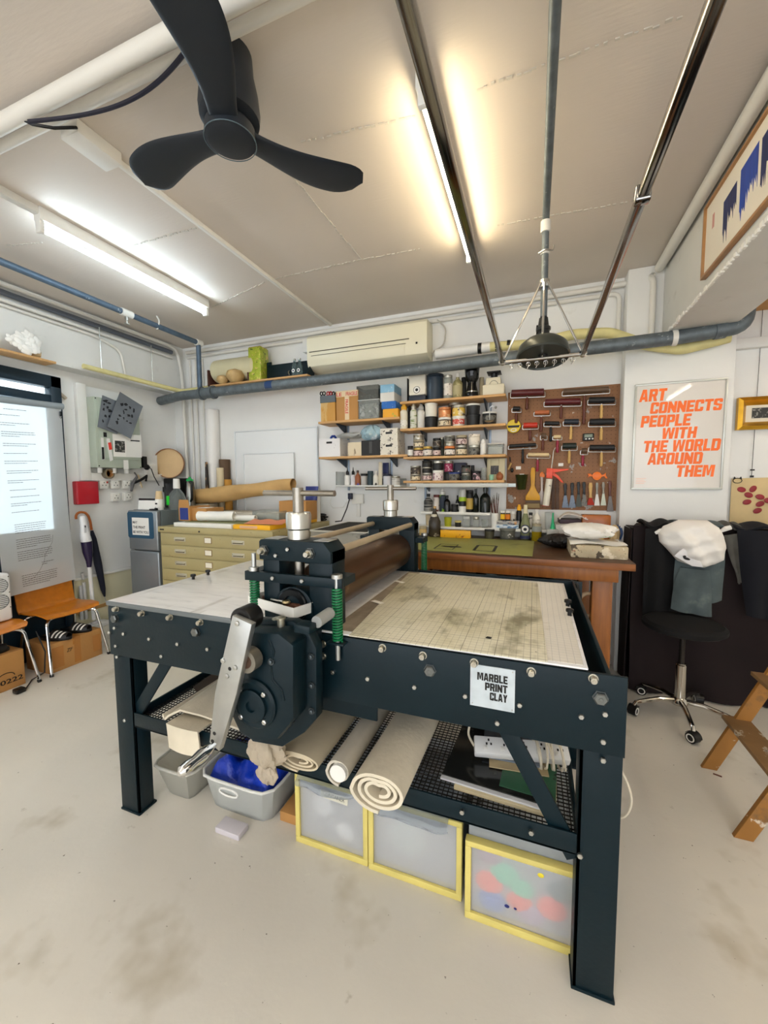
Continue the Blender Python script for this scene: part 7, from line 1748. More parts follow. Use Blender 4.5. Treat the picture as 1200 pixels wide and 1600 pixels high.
# green self healing mat with ink marks
mz = TZ
ma = P(835, 845, 'z', mz + .006); mb_ = P(832, 868, 'z', mz + .006)
gmat = mat('olive_mat', (150, 152, 84), .5, n=(4, .08), spots=[(5, .64, (124, 126, 66), (1, 1, 1), .1)])
gm_ = thing('bench_mat', 'olive green cutting mat with black ink stains on the work table', 'mat', (-.4, 3.2, mz))
MB().prism([(-1.0, mb_.y), (mb_.x, mb_.y), (ma.x, ma.y), (-1.0, ma.y)], mz, mz + .006, 'z', .001).build('mat', gmat, gm_)
BINK = mat('thin_ink', (26, 27, 16), .5)
def inkrect(a, b, c, d, w_):
    A = P(a, b, 'z', mz + .0065); Cc = P(c, d, 'z', mz + .0065)
    m = MB()
    for q in ((A.x, Cc.x, A.y - w_, A.y + w_), (A.x, Cc.x, Cc.y - w_, Cc.y + w_), (A.x - w_, A.x + w_, Cc.y, A.y), (Cc.x - w_, Cc.x + w_, Cc.y, A.y)):
        m.box(min(q[0], q[1]), max(q[0], q[1]), min(q[2], q[3]), max(q[2], q[3]), mz + .0061, mz + .0066)
    m.build('ink_outline', BINK, gm_, smooth=0)
inkrect(740, 860, 776, 853, .010); inkrect(678, 857, 716, 851, .005)
c = P(703, 854, 'z', mz + .0065)
rr = random.Random(5)
MB().prism([(c.x + rr.uniform(.04, .10) * math.cos(k * PI / 8), c.y + rr.uniform(.025, .05) * math.sin(k * PI / 8)) for k in range(16)], mz + .0061, mz + .0067, 'z').build('ink_blot', BINK, gm_, smooth=0)
MZ = mz + .0065
def at_front(px, py, z): return P(px, py, 'z', z)
# objects standing on the table back
YK = ma.y - .06
x0, x1 = front_x(688, 735, 834, ma.y - .03); zt = P(711, 829, 'y', ma.y - .03).z
one(MB().box(x0, x1, ma.y - .03, ma.y + .02, MZ, max(MZ + .03, zt), .002), 'yellow_box', cmat('ink_yellow', (238, 176, 20), spots=[(22, .66, (170, 90, 20)), (30, .72, (50, 36, 20))]), 'long yellow ink stained box at the back of the olive mat', 'box', ((x0 + x1) / 2, ma.y, MZ))
c = at_front(679, 838, MZ)
x0, x1 = front_x(669.5, 688, 820, c.y); r = (x1 - x0) / 2
zt = P(679, 791, 'y', c.y).z; H = zt - MZ
bt = thing('round_flask', 'dusty dark glass flask with a cork at the left back of the olive mat', 'bottle', (c.x, c.y, MZ))
MB().lathe([(r * .9, 0), (r, .01), (r, H * .5), (r * .75, H * .62), (r * .3, H * .82), (r * .28, H * .93), (0, H * .93)], (c.x, c.y, MZ), 24).build('body', cmat('dusty_flask', (62, 54, 44), rough=.25, n=(9, .35), spots=[(14, .64, (150, 140, 122))]), bt)
MB().lathe([(r * .22, H * .9), (r * .26, H), (0, H)], (c.x, c.y, MZ), 12).build('cork', cmat('cork', (186, 150, 96)), bt)
MB().surf(lambda u, v: (c.x + r * .62 * (1.1 - .3 * v) * math.cos(-PI * .8 + .6 * PI * u), c.y + r * .64 * (1.1 - .3 * v) * math.sin(-PI * .8 + .6 * PI * u), MZ + H * (.62 + .12 * v)), 10, 3, thick=.001).build('paper_label', cmat('flask_label', (206, 198, 180)), bt)
jar(655, 667, 822, TZ, 'tan label jar behind the press at the back of the table', None, 3.30, body=cmat('tan_label', (196, 166, 108), spots=[(20, .62, (230, 222, 206))]), lid=cmat('lid_dusty', (168, 156, 128)), name='label_jar')
jar(757, 773, 827, TZ, 'small dented steel can at the back of the olive mat', None, ma.y + .005, body=cmat('dented_can', (112, 108, 92), metal=.7, rough=.35, n=(14, .4)), lid=INKS[0], kind='can', shape='tub', name='steel_can')
x0, x1 = front_x(780, 805, 835, ma.y + .06)
jar(780, 806, 825.5, TZ, 'dark grey tub with white scribbles behind the olive mat', None, ma.y + .01, body=cmat('grey_tub', (86, 86, 78), n=(8, .2)), lid=cmat('grey_tub_lid', (106, 106, 98)), label=cmat('scribble_lab', (92, 92, 84), spots=[(20, .66, (232, 228, 220))]), kind='tub', shape='tub', name='grey_tub')
# second white ledge right part, its boxes and paint bottles
a = P(772, 829, 'y', 3.47); b = P(884, 827, 'y', 3.47); zU = zV
one(MB().box(b2.x + .002, b.x, 3.46, YB - .001, zU - .022, zU, .003), 'white_ledge', WHITE, 'white ledge of paint bottles in front of the pegboard foot', 'ledge', (a.x, 3.55, zU))
def lp(x): return 760 + x / 5.4545
def lq(y): return 760 + y / 5.4545
pbox('brush_box', 'lower flat box with a blue printed edge on the white ledge', 'box', lp(80), lp(275), lq(327), zU, 3.47, .11, cmat('blue_print', (206, 216, 222), spots=[(22, .58, (90, 130, 170), (1, 1, 3))]))
z2 = P(790, lq(327), 'y', 3.47).z + .0005
pbox('brush_box', 'upper flat grey box under the paint bottles', 'box', lp(75), lp(280), lq(293), z2, 3.475, .10, cmat('grey_print', (168, 166, 160), spots=[(22, .6, (70, 66, 90), (1, 1, 3)), (20, .66, (220, 150, 60))]))
z3 = P(790, lq(293), 'y', 3.475).z + .0005
for (q0, q1, m_, lab) in ((120, 160, cmat('paint_yellow', (240, 190, 20)), 'yellow paint bottle with a black cap on the flat boxes'), (163, 205, cmat('paint_orange', (226, 130, 24)), 'orange paint bottle with a black cap on the flat boxes')):
    jar(lp(q0), lp(q1), lq(205), z3, lab, 'paint bottles on the flat boxes', 3.48, body=cmat('paint_bottle_black', (24, 24, 24)), lid=WHITE, label=m_, kind='bottle', shape='jar', name='paint_bottle')
jar(lp(208), lp(250), lq(212), z3, 'small jar with black and white print beside the orange paint bottle', None, 3.48, body=cmat('print_jar', (196, 190, 180), spots=[(26, .58, (44, 40, 38))]), lid=WHITE)
jar(lp(256), lp(304), lq(155), zU, 'black squeeze bottle with a yellow orange cap on the white ledge', None, 3.50, body=BLACK, lid=cmat('cap_orange', (240, 176, 20)), kind='bottle', shape='spray', name='squeeze_bottle')
x0, x1, zt = pbox('', '', '', lp(395), lp(465), lq(195), zU, 3.49, .08, None, build=False)
jar(lp(397), lp(464), lq(196), zU, 'white bottle with a grey printed label on the white ledge', None, 3.48, body=cmat('chalk_white', (230, 226, 214)), lid=WHITE, label=cmat('grey_text', (214, 208, 196), spots=[(40, .62, (130, 120, 110))]), kind='bottle', shape='bottle', name='white_bottle')
jar(lp(362), lp(395), lq(222), zU, 'small printed jar between the tall bottle and the white one', None, 3.50, body=cmat('print_jar', (196, 190, 180)), lid=BLACK)
jar(lp(496), lp(580), lq(220), zU, 'milky clear tub on the right part of the white ledge', None, 3.47, body=PLASTIC, lid=PLASTIC, kind='tub', shape='tub', name='milky_tub')
# table front row
def stand(px0, px1, pyb, pyt):
    c = P((px0 + px1) / 2, pyb - 1.5, 'z', TZ); x0 = P(px0, pyb - 5, 'y', c.y).x; x1 = P(px1, pyb - 5, 'y', c.y).x
    r = (x1 - x0) / 2; return c.x, c.y, r, P((px0 + px1) / 2, pyt, 'y', c.y).z
x, y, r, zt = stand(lp(288), lp(370), lq(463), lq(157)); H = zt - MZ
tb = thing('wine_bottle', 'tall pale green glass bottle with a round emblem label on the table', 'bottle', (x, y, MZ))
MB().lathe([(r * .92, 0), (r, .006), (r, H * .42), (r * .72, H * .58), (r * .40, H * .76), (r * .36, H * .93), (0, H * .93)], (x, y, MZ), 24).build('body', mat('pale_green_glass', (176, 182, 140), .08, trans=.6, ior=1.2), tb)
MB().lathe([(r * .42, H * .74), (r * .42, H * .92), (r * .38, H), (0, H)], (x, y, MZ), 16).build('foil', cmat('cream_foil', (222, 212, 176)), tb)
def disc_on(parent, x, y, r, z, rad, m, d):
    MB().surf(lambda u, v: (lambda a_, rr_: (x + (r + d) * math.sin(rr_ * math.cos(a_) / r), y - (r + d) * math.cos(rr_ * math.cos(a_) / r), z + rr_ * math.sin(a_)))(2 * PI * u, rad * v), 24, 3).build('emblem', m, parent)
NAV = cmat('label_navy', (38, 44, 84))
zc = MZ + H * .30
disc_on(tb, x, y, r, zc, r * .98, NAV, .0015); disc_on(tb, x, y, r, zc, r * .74, PAPER, .0022); disc_on(tb, x, y, r, zc, r * .34, BLACK, .003)
MB().surf(lambda u, v: (x + (r + .0012) * math.cos(-PI * .95 + .9 * PI * u), y + (r + .0012) * math.sin(-PI * .95 + .9 * PI * u), MZ + H * (.02 + .09 * v)), 14, 1, thick=.0005).build('foot_label', NAV, tb)
x, y, r, zt = stand(lp(384), lp(470), lq(470), lq(318)); H = zt - TZ
yj = thing('oil_jar', 'glass jar of yellow oil beside the tall pale bottle', 'jar', (x, y, TZ))
MB().lathe([(r * .94, 0), (r, .004), (r, H * .55), (0, H * .55)], (x, y, TZ), 20).build('oil', mat('yellow_oil', (170, 146, 30), .15, trans=.3, ior=1.2), yj)
MB().lathe([(r, H * .552), (r, H * .78), (r * .84, H * .86), (0, H * .86)], (x, y, TZ), 20).build('glass', GLJ, yj)
MB().lathe([(r * .88, H * .86), (r * .88, H), (0, H)], (x, y, TZ), 20).build('lid', cmat('lid_dusty', (168, 156, 128)), yj)
x, y, r, zt = stand(lp(512), lp(610), lq(490), lq(225)); zb_ = P(lp(560), lq(362), 'y', y).z
gb2 = thing('solvent_bottle', 'grey square solvent bottle with a green nozzle on the table', 'bottle', (x, y, TZ))
MB().box(x - r, x + r, y - r * .8, y + r * .8, TZ, zb_, .008).build('body', mat('grey_translucent', (196, 196, 192), .35, trans=.25), gb2)
MB().lathe([(.020, 0), (.018, .006), (.010, .05), (.005, zt - zb_), (0, zt - zb_)], (x, y, zb_), 14).build('nozzle', mat('green_nozzle', (30, 168, 112), .35), gb2)
# black gloves heap
c0 = P(lp(620), lq(540), 'z', TZ)
rg = random.Random(11)
one(bag(c0.x + .01, c0.y + .11, TZ, .125, .085, .10, 6), 'black_gloves', mat('black_rubber', (30, 27, 27), .45, bump=(25, .6), n=(20, .3)), 'heap of black rubber gloves on the work table', 'gloves', (c0.x, c0.y + .08, TZ))
# litho stone with paper and bag
s0 = P(892, 871, 'z', TZ); s1 = P(981.5, 875.5, 'z', TZ)
SZ = P(936, 853, 'y', (s0.y + s1.y) / 2).z
sy = min(s0.y, s1.y) + .004
ls_ = thing('litho_stone', 'thick speckled cream printing stone at the right end of the table', 'stone', ((s0.x + s1.x) / 2, sy + .17, TZ))
MB().box(s0.x, s1.x, sy, sy + .34, TZ, SZ, .008, 2).build('stone', mat('litho_cream', (196, 180, 148), .7, n=(9, .2), spots=[(20, .62, (84, 72, 58)), (26, .68, (170, 90, 60)), (16, .64, (226, 214, 190))]), ls_)
def pap(u, v): return (s0.x - .005 + (s1.x - s0.x + .0) * u, sy + .005 + .31 * v, SZ + .002 + .012 * abs(math.sin(4 * u + 3 * v)) + .012 * v * math.sin(6 * u))
one(MB().surf(pap, 20, 12, thick=.0015), 'paper_sheet', PAPER, 'white crumpled paper lying on the printing stone', 'paper', ((s0.x + s1.x) / 2, sy + .15, SZ))
bx, by = P(925, 848, 'z', SZ + .03).x, sy + .16
WB = mat('white_bag', (238, 234, 226), .45, bump=(12, .5), spots=[(12, .72, (90, 170, 80))])
one(bag(bx, by, SZ + .022, .155, .10, .105, 8), 'plastic_bag', WB, 'white crumpled plastic carrier bag on the printing stone', 'bag', (bx, by, SZ + .02))
# pile of papers, amber box behind the stone
YP = 3.42
for i, (a, c, pt_, th, m_, lab, cat, nm) in enumerate((
    (868, 905, 820, .04, cmat('grey_sheets', (196, 194, 190)), 'grey sheets at the bottom of the paper pile before the pegboard', 'papers', 'paper_pile'),)):
    x0, x1 = front_x(a, c, pt_, YP)
    one(MB().box(x0, x1, YP - .06, 3.6, TZ, P(886, 819, 'y', YP).z, .003), nm, m_, lab, cat, ((x0 + x1) / 2, YP, TZ))
zpp = P(886, 819, 'y', YP).z
x0, x1 = front_x(876, 910, 808, YP)
one(MB().box(x0, x1, YP + .02, 3.6, zpp + .001, zpp + .035, .002, M=rot('Z', 4, (x0, YP, 0))), 'dark_folder', cmat('maroon_folder', (60, 40, 48)), 'dark folder in the paper pile before the pegboard', 'folder', (x0, YP, zpp))
def wp(u, v): return (x0 - .01 + (x1 - x0 + .05) * u, YP - .0 + .17 * v, zpp + .038 + .045 * math.sin(PI * min(1, u * 1.1)) ** .7 + .006 * math.sin(8 * u + 5 * v))
one(MB().surf(wp, 18, 8, thick=.006), 'folded_cloth', cmat('pink_white', (226, 216, 206)), 'folded pinkish white cloth on top of the paper pile', 'cloth', (x0 + .1, YP + .08, zpp + .036))
x0, x1, zt = pbox('', '', '', 910, 955, 805, TZ, 3.44, .1, None, build=False)
one(MB().box(x0, x1, 3.44, 3.55, TZ, zt, .006), 'amber_box', mat('amber_tin', (178, 96, 20), .25, n=(9, .3), spots=[(10, .70, (240, 236, 226))]), 'amber orange box with a white mark before the pegboard', 'box', ((x0 + x1) / 2, 3.5, TZ))
for (a, pyb, pyt, wd_, m_, nm, lab, cat, Yy) in ((917, 826, 818, 38, RED, 'red_packet', 'dark red packet lying behind the white carrier bag', 'packet', 3.36), (932, 824, 818, 22, cmat('packet_yellow', (240, 200, 30)), 'yellow_packet', 'yellow packet lying before the amber box', 'packet', 3.40), (960, 830, 820, 16, cmat('kraft_pouch', (206, 178, 130)), 'kraft_pouch', 'kraft paper pouch at the right end of the table back', 'pouch', 3.42), (968, 828, 818, 10, cmat('blue_pack', (60, 90, 140)), 'blue_packet', 'small blue packet beside the kraft pouch', 'packet', 3.52)):
    x0, x1 = front_x(a - wd_ / 2, a + wd_ / 2, pyb, Yy); z1 = P(a, pyt, 'y', Yy).z
    one(bag((x0 + x1) / 2, Yy, TZ, (x1 - x0) / 2, .03, z1 - TZ, int(a)), nm, m_, lab, cat, ((x0 + x1) / 2, Yy, TZ))
# ================================================================ poster on the pillar
PFY = PY - .022
x0, x1, z0, z1 = .672, 1.245, 1.445, 2.215
c0 = P(988, 766, 'y', PFY); c1 = P(1130, 764, 'y', PFY); c2 = P(1138, 590, 'y', PFY); c3 = P(991, 600, 'y', PFY)
x0 = (c0.x + c3.x) / 2; x1 = (c1.x + c2.x) / 2; z0 = (c0.z + c1.z) / 2; z1 = (c2.z + c3.z) / 2
po = thing('framed_poster', 'large framed poster with orange capital lettering on the white pillar', 'poster', ((x0 + x1) / 2, PY, z0))
AFR = mat('pale_alu_frame', (200, 202, 196), .35, .5)
fw = .014
MB().box(x0, x1, PFY, PY, z1 - fw, z1, .002).box(x0, x1, PFY, PY, z0, z0 + fw, .002).box(x0, x0 + fw, PFY, PY, z0 + fw, z1 - fw, .002).box(x1 - fw, x1, PFY, PY, z0 + fw, z1 - fw, .002).build('frame', AFR, po)
MB().box(x0 + fw, x1 - fw, PFY + .010, PFY + .014, z0 + fw, z1 - fw).build('print', mat('poster_paper', (222, 216, 208), .25, coat=.6), po)
OR_ = mat('poster_orange', (255, 116, 36), .4)
PW, PH = x1 - x0, z1 - z0
def prow(txt, ax, ay, bx, by, h):
    """left baseline and right baseline pixels"""
    a = P(ax, ay, 'y', PFY + .01); b = P(bx, by, 'y', PFY + .01); t_ = P(ax, ay - h, 'y', PFY + .01)
    return (txt, a.x - x0, (a.z + b.z) / 2 - z0, t_.z - a.z, b.x - a.x)
rows = [prow('ART', 998, 628.5, 1040, 626, 19), prow('CONNECTS', 1015, 646.5, 1127, 641, 17.5), prow('PEOPLE', 1000.5, 668, 1078, 665, 18), prow('WITH', 1033, 686, 1087, 684.5, 17.5), prow('THE WORLD', 1004, 707.5, 1124, 703.5, 18), prow('AROUND', 1011, 726.5, 1096, 724.5, 18), prow('THEM', 1055, 745.5, 1114.5, 744.5, 18)]
block(rows, (x0, PFY + .0095, z0), (1, 0, 0), (0, 0, 1), OR_, po, shear=.10, depth=.0004)
sm = MB()
for k in range(4): sm.box(x0 + .03, x0 + .085 + .01 * (k % 2), PFY + .0092, PFY + .0096, z0 + .045 + k * .012, z0 + .048 + k * .012)
sm.build('small_print', mat('pale_orange', (238, 180, 150), .5), po, smooth=0)
# ================================================================ cloth covered object, clothes, pinned cloth, gold frame
MAR = mat('maroon_cloth', (26, 12, 14), .85, n=(4, .25))
KX0, KX1, KY0, KY1, KZ = .66, 1.9, 3.24, 3.49, 1.185
def drape(u, v):
    # v: 0 back top edge, .25 front top edge, 1 floor; u along x
    x = KX0 + (KX1 - KX0) * u
    if v < .25:
        return (x, KY1 - (KY1 - KY0) * v / .25, KZ - .012 * math.sin(4 * u) - (.02 if u < .05 else 0))
    s = (v - .25) / .75
    fold = .035 * math.sin(17 * u + 2.2 * math.sin(3 * s)) * s + .03 * math.sin(6 * u - 5 * s + 1) * math.sin(PI * s)
    return (x, KY0 - .03 * s - fold * .8, (KZ - .012) * (1 - s) + .012)
cc = thing('covered_cabinet', 'low cabinet hidden under a dark maroon cloth in front of the pillar', 'cabinet', ((KX0 + KX1) / 2, 3.3, 0))
MB().box(KX0 + .02, KX1 - .02, KY0 + .03, KY1 - .005, 0, KZ - .03, .02).build('cabinet_body', DRK, cc)
MB().surf(drape, 70, 40, thick=.006).build('cover_cloth', MAR, cc)
def sideflap(u, v):
    return (KX0 - .004 - .015 * math.sin(7 * u + 2 * v) * v, KY0 + (KY1 - KY0) * u, KZ - .03 - (KZ - .045) * v)
MB().surf(sideflap, 12, 16, thick=.006).build('side_cloth', MAR, cc)
def cloth(name, lab, cat, corners, m, th=.012, fold=.012, seed=1, z_over=None, n=(18, 18)):
    """hanging garment: corners tl,tr,br,bl in world space"""
    tl, tr, br, bl = [Vector(c) for c in corners]
    r = random.Random(seed); ph = r.uniform(0, 6)
    nrm = (tr - tl).cross(bl - tl).normalized()
    def f(u, v):
        p = (tl.lerp(tr, u)).lerp(bl.lerp(br, u), v)
        return p + nrm * (fold * math.sin(9 * u + ph + 2 * v) * (.4 + v) + fold * .5 * math.sin(5 * v + 4 * u)) - nrm * .02 * math.sin(PI * u)
    return f
YC_ = 3.02
JEAN = mat('washed_denim', (84, 96, 98), .8, n=(7, .3), spots=[(6, .62, (128, 136, 130), (1, 1, 1), .2)])
NVY = mat('navy_fabric', (11, 14, 24), .9, n=(8, .2)); BLKF = mat('black_fabric', (9, 9, 11), .85, n=(8, .2))
def pc3(x, y, Y): return P(x, y, 'y', Y)
def garment(name, lab, pts, m, Y0_, seed, top=None):
    """pts: tl,tr,br,bl pixels at depth Y0_; hung over the cabinet's top edge"""
    co = [pc3(a, b, Y0_) for a, b in pts]
    t = thing(name, lab, 'clothes', (sum(c.x for c in co) / 4, Y0_, co[2].z))
    MB().surf(cloth(name, lab, '', co, m, seed=seed), 22, 22, thick=.010).build('hanging_part', m, t)
    tl, tr = co[0], co[1]
    def over(u, v):
        p = tl.lerp(tr, u)
        return (p.x, Y0_ + (3.40 - Y0_) * v, max(p.z, KZ) + .015 + .02 * math.sin(PI * v) + .012 * math.sin(8 * u + seed) - (max(0, KZ - p.z)) * 0)
    MB().surf(over, 22, 8, thick=.014).build('shoulder_part', m, t)
    return t
garment('black_jacket', 'black jacket hanging over the left of the covered cabinet', ((1008, 826), (1052, 822), (1062, 968), (1004, 962)), BLKF, 3.16, 2)
garment('navy_jacket', 'long navy jacket hanging at the right end of the covered cabinet', ((1152, 828), (1225, 830), (1225, 975), (1166, 960)), NVY, 3.145, 3)
garment('grey_garment', 'grey folded garment beside the navy jacket on the covered cabinet', ((1132, 836), (1158, 832), (1160, 905), (1152, 912)), mat('grey_fabric', (96, 94, 88), .85, n=(8, .3)), 3.19, 5)
je = garment('denim_jacket', 'washed grey denim jacket hanging below the white cap', ((1058, 852), (1131, 850), (1126, 938), (1050, 950)), JEAN, 3.13, 7)
co = [pc3(a, b, 3.115) for a, b in ((1064, 885), (1104, 890), (1104, 962), (1051, 950))]
MB().surf(cloth('s', '', '', co, JEAN, seed=4), 14, 16, thick=.03).build('sleeve', JEAN, je)
pl_ = [pc3(1093 - 10 * k / 8, 893 + 55 * k / 8, 3.095) for k in range(9)]
MB().tube(pl_, .006, 5).build('button_band', mat('dark_denim', (48, 58, 64), .8), je)
# white cap / cloth bag
wc = thing('white_hat', 'big rumpled white cloth hat with a small black mark lying on the clothes', 'hat', tuple(pc3(1080, 880, 3.08)))
HATM = mat('white_cotton', (240, 236, 230), .8, n=(5, .04), bump=(9, .3))
ctr = pc3(1081, 850, 3.09)
outline = [(1028, 832), (1036, 822), (1060, 812), (1080, 812), (1105, 813), (1122, 824), (1130, 838), (1134, 856), (1128, 874), (1114, 882), (1098, 886), (1080, 884), (1058, 876), (1042, 858), (1030, 846)]
op_ = [pc3(a, b, 3.09) for a, b in outline]
def hat(u, v):
    n = len(op_); s = u * n; i = int(s) % n; f = s - int(s)
    p = op_[i].lerp(op_[(i + 1) % n], f)
    q = ctr.lerp(p, math.sin(v * PI / 2))
    bulge = .13 * math.cos(v * PI / 2)
    return (q.x, 3.09 - bulge + .013 * (math.sin(45 * q.x + 30 * q.z) + .7 * math.sin(70 * q.z - 25 * q.x)) * math.cos(v * PI / 2) ** .5, q.z)
mbh = MB(); mbh.surf(hat, 60, 14, wrap=True)
mbh.surf(lambda u, v: (lambda p: (p[0], 3.09 + .04 * math.cos(v * PI / 2), p[2]))(hat(u, v)), 60, 8, wrap=True)
mbh.build('crown', HATM, wc, smooth=60)
b_ = [pc3(a, b, 3.0) for a, b in ((1052, 868), (1066, 856), (1082, 858), (1094, 878), (1098, 886), (1080, 884))]
MB().prism([(p.x, p.z) for p in b_], 2.985, 3.002, 'y', .003).build('folded_brim', mat('white_cotton_shade', (226, 224, 224), .8), wc)
m0 = pc3(1073, 873, 2.98)
MB().ball(m0, (.020, .004, .008), 10, Matrix.Rotation(.3, 4, 'Y')).ball(m0 + Vector((-.012, 0, .012)), (.009, .004, .008), 8).build('black_mark', BLACK, wc)
for (a, b, c, d) in ((1024, 833, 1040, 828), (1126, 830, 1142, 824)):
    MB().tube([pc3(a, b, 3.1), pc3((a + c) / 2, (b + d) / 2 - 1, 3.09), pc3(c, d, 3.09)], .018, 8, rs=[.010, .016, .014]).build('side_tab', HATM, wc)
# printed cotton cloth with red beans
pcY = YB - .012
a = P(1143, 748, 'y', pcY)
bc = thing('bean_print', 'beige cotton cloth printed with red beans hanging on the back wall right of the pillar', 'print', (a.x + .3, pcY, 1.05))
BGE = mat('beige_cotton', (214, 190, 142), .8, n=(5, .1))
MB().surf(lambda u, v: (a.x + .62 * u, pcY - .004 * math.sin(11 * u + 3 * v), a.z - .62 * v + .008 * math.sin(3 * u)), 24, 16, thick=.002).build('cloth', BGE, bc)
BEAN = mat('bean_red', (150, 36, 44), .45, n=(20, .25))
for i, (bx_, by_) in enumerate(((1159, 765), (1177, 764), (1170, 773.5), (1188, 776.5), (1167.5, 784.5), (1188, 787.5), (1184, 798), (1201, 782))):
    p = P(bx_, by_, 'y', pcY - .012)
    MB().ball((p.x, pcY - .009, p.z), (.027, .003, .019), 14, Matrix.Rotation([.3, -1.0, .4, .3, -.3, -.5, -.5, .2][i], 4, 'Y')).build('bean', BEAN, bc)
p = P(1152.5, 751, 'y', pcY - .01)
MB().tube([(p.x + .026 * math.cos(k * PI / 6), pcY - .008, p.z + .018 * math.sin(k * PI / 6)) for k in range(12)], .0025, 5, closed=True).prism([(p.x - .026, p.z + .012), (p.x - .02, p.z + .03), (p.x - .008, p.z + .016)], pcY - .009, pcY - .007, 'y').prism([(p.x + .026, p.z + .012), (p.x + .02, p.z + .03), (p.x + .008, p.z + .016)], pcY - .009, pcY - .007, 'y').build('small_stamp', BLACK, bc)
pts = [P(1194, 470, 'y', pcY - .004), P(1184, 600, 'y', pcY - .004), P(1178, 742, 'y', pcY - .004)]
one(MB().tube([(1.46, pcY - .004, 2.75), (1.455, pcY - .004, P(1178, 745, 'y', pcY).z)], .0018, 5), 'hanging_wire', BLACK, 'thin wire hanging the gold frame and the bean print', 'wire', (1.46, pcY, 1.6))
p = P(1178, 735, 'y', pcY)
one(MB().box(1.445, 1.465, pcY - .012, pcY - .005, p.z - .05, p.z - .036).box(1.443, 1.467, pcY - .014, pcY - .006, p.z - .002, p.z + .008), 'bulldog_clip', BLACK, 'small black clips holding the bean print to the wire', 'clip', (1.455, pcY, p.z))
# gold frame
gy = YB - .05
a = P(1150, 672, 'y', gy); b = P(1160, 621, 'y', gy)
fx0, fz0, fz1 = P(1153, 650, 'y', gy).x, a.z, b.z
gf = thing('gold_frame', 'small ornate gold framed dark picture hanging right of the pillar', 'picture', (fx0 + .2, gy, fz0))
GOLD = mat('gold_leaf', (206, 158, 52), .3, .85, n=(12, .15))
gw = .055; fx1 = fx0 + .42
def mould(p, q, s1, s2): pass
def fr_piece(m, pts_o, pts_i):
    (ax, az), (bx2, bz2) = pts_o; (cx2, cz2), (dx2, dz2) = pts_i
    v = [(ax, gy, az), (bx2, gy, bz2), (cx2, gy + .03, cz2), (dx2, gy + .03, dz2)]
    mid = [((ax * .55 + dx2 * .45), gy - .012, (az * .55 + dz2 * .45)), ((bx2 * .55 + cx2 * .45), gy - .012, (bz2 * .55 + cz2 * .45))]
    m.quad(v[0], v[1], mid[1], mid[0]); m.quad(mid[0], mid[1], v[2], v[3])
    m.quad((ax, gy + .035, az), (bx2, gy + .035, bz2), v[1], v[0])
m = MB(); O_ = [(fx0, fz0), (fx1, fz0), (fx1, fz1), (fx0, fz1)]; I_ = [(fx0 + gw, fz0 + gw), (fx1 - gw, fz0 + gw), (fx1 - gw, fz1 - gw), (fx0 + gw, fz1 - gw)]
for k in range(4): fr_piece(m, (O_[k], O_[(k + 1) % 4]), (I_[(k + 1) % 4], I_[k]))
bmesh.ops.remove_doubles(m.bm, verts=m.bm.verts[:], dist=1e-4)
m.build('moulding', GOLD, gf, smooth=20)
MB().box(fx0 + .01, fx1 - .01, gy + .03, YB - .004, fz0 + .01, fz1 - .01).build('mount', mat('mount_card', (226, 218, 200), .7), gf)
MB().box(fx0 + gw + .035, fx1 - gw - .035, gy + .027, gy + .031, fz0 + gw + .025, fz1 - gw - .02).build('dark_photo', MATS['dark_photo'], gf)
# small white conduit casing right of the pillar
one(MB().box(1.30, 2.2, YB - .05, YB, 2.42, 2.49, .004), 'wall_casing', WHITE, 'white casing on the back wall above the gold frame', 'casing', (1.6, YB, 2.42))

# ================================================================ blue brush painting on the right beam
bxp = BR0 - .025
A1 = P(1103, 438, 'x', bxp); A2 = P(1089, 357, 'x', bxp); A3 = P(1200, 302, 'x', bxp)
bz0, bz1 = 2.575, 2.945
bp = thing('framed_painting', 'long wooden framed painting of blue brush strokes hanging on the right beam', 'painting', (BR0, 2.1, bz0))
by1 = (A1.y + A2.y) / 2; by0 = .75
FRW = mat('tan_frame', (176, 130, 84), .45, n=(14, .15))
fwd = .014
MB().box(bxp, BR0, by0, by1, bz0, bz0 + fwd, .001).box(bxp, BR0, by0, by1, bz1 - fwd, bz1, .001).box(bxp, BR0, by0, by0 + fwd, bz0 + fwd, bz1 - fwd, .001).box(bxp, BR0, by1 - fwd, by1, bz0 + fwd, bz1 - fwd, .001).build('frame', FRW, bp)
MB().box(bxp + .012, bxp + .016, by0 + fwd, by1 - fwd, bz0 + fwd, bz1 - fwd).build('canvas', mat('canvas_cream', (232, 224, 208), .6), bp)
ST1 = mat('stroke_ultramarine', (36, 72, 168), .5, n=(6, .3), stretch=(1, 14, 1)); ST2 = mat('stroke_navy', (34, 46, 96), .5, n=(6, .3), stretch=(1, 14, 1))
for i in range(6):
    px_ = ((1125, 1149, 342), (1151, 1184, 300), (1183, 1212, 262))
    if i < 3: ya, w_ = P(px_[i][0], px_[i][2], 'x', bxp).y, P(px_[i][0], px_[i][2], 'x', bxp).y - P(px_[i][1], px_[i][2], 'x', bxp).y
    else: ya -= .20; w_ = .15
    w_ *= .78
    rr = random.Random(20 + i)
    top = bz1 - (.07 if i else .10); bot = bz0 + .05
    pts = [(ya, top - .01), (ya - w_, top)]
    n = 9
    for k in range(n + 1):
        yy = ya - w_ + w_ * k / n
        pts.append((yy - .004, bot + .09 + rr.uniform(-.03, .03) - (.06 if k > n - 4 else 0)))
        if k < n: pts.append((yy + w_ / n * .5, bot + .13 + rr.uniform(-.02, .02) - (.05 if k > n - 4 else 0)))
    MB().prism(pts, bxp + .0112, bxp + .0122, 'x').build('brush_stroke', ST2 if i in (0, 2, 4) else ST1, bp, smooth=0)
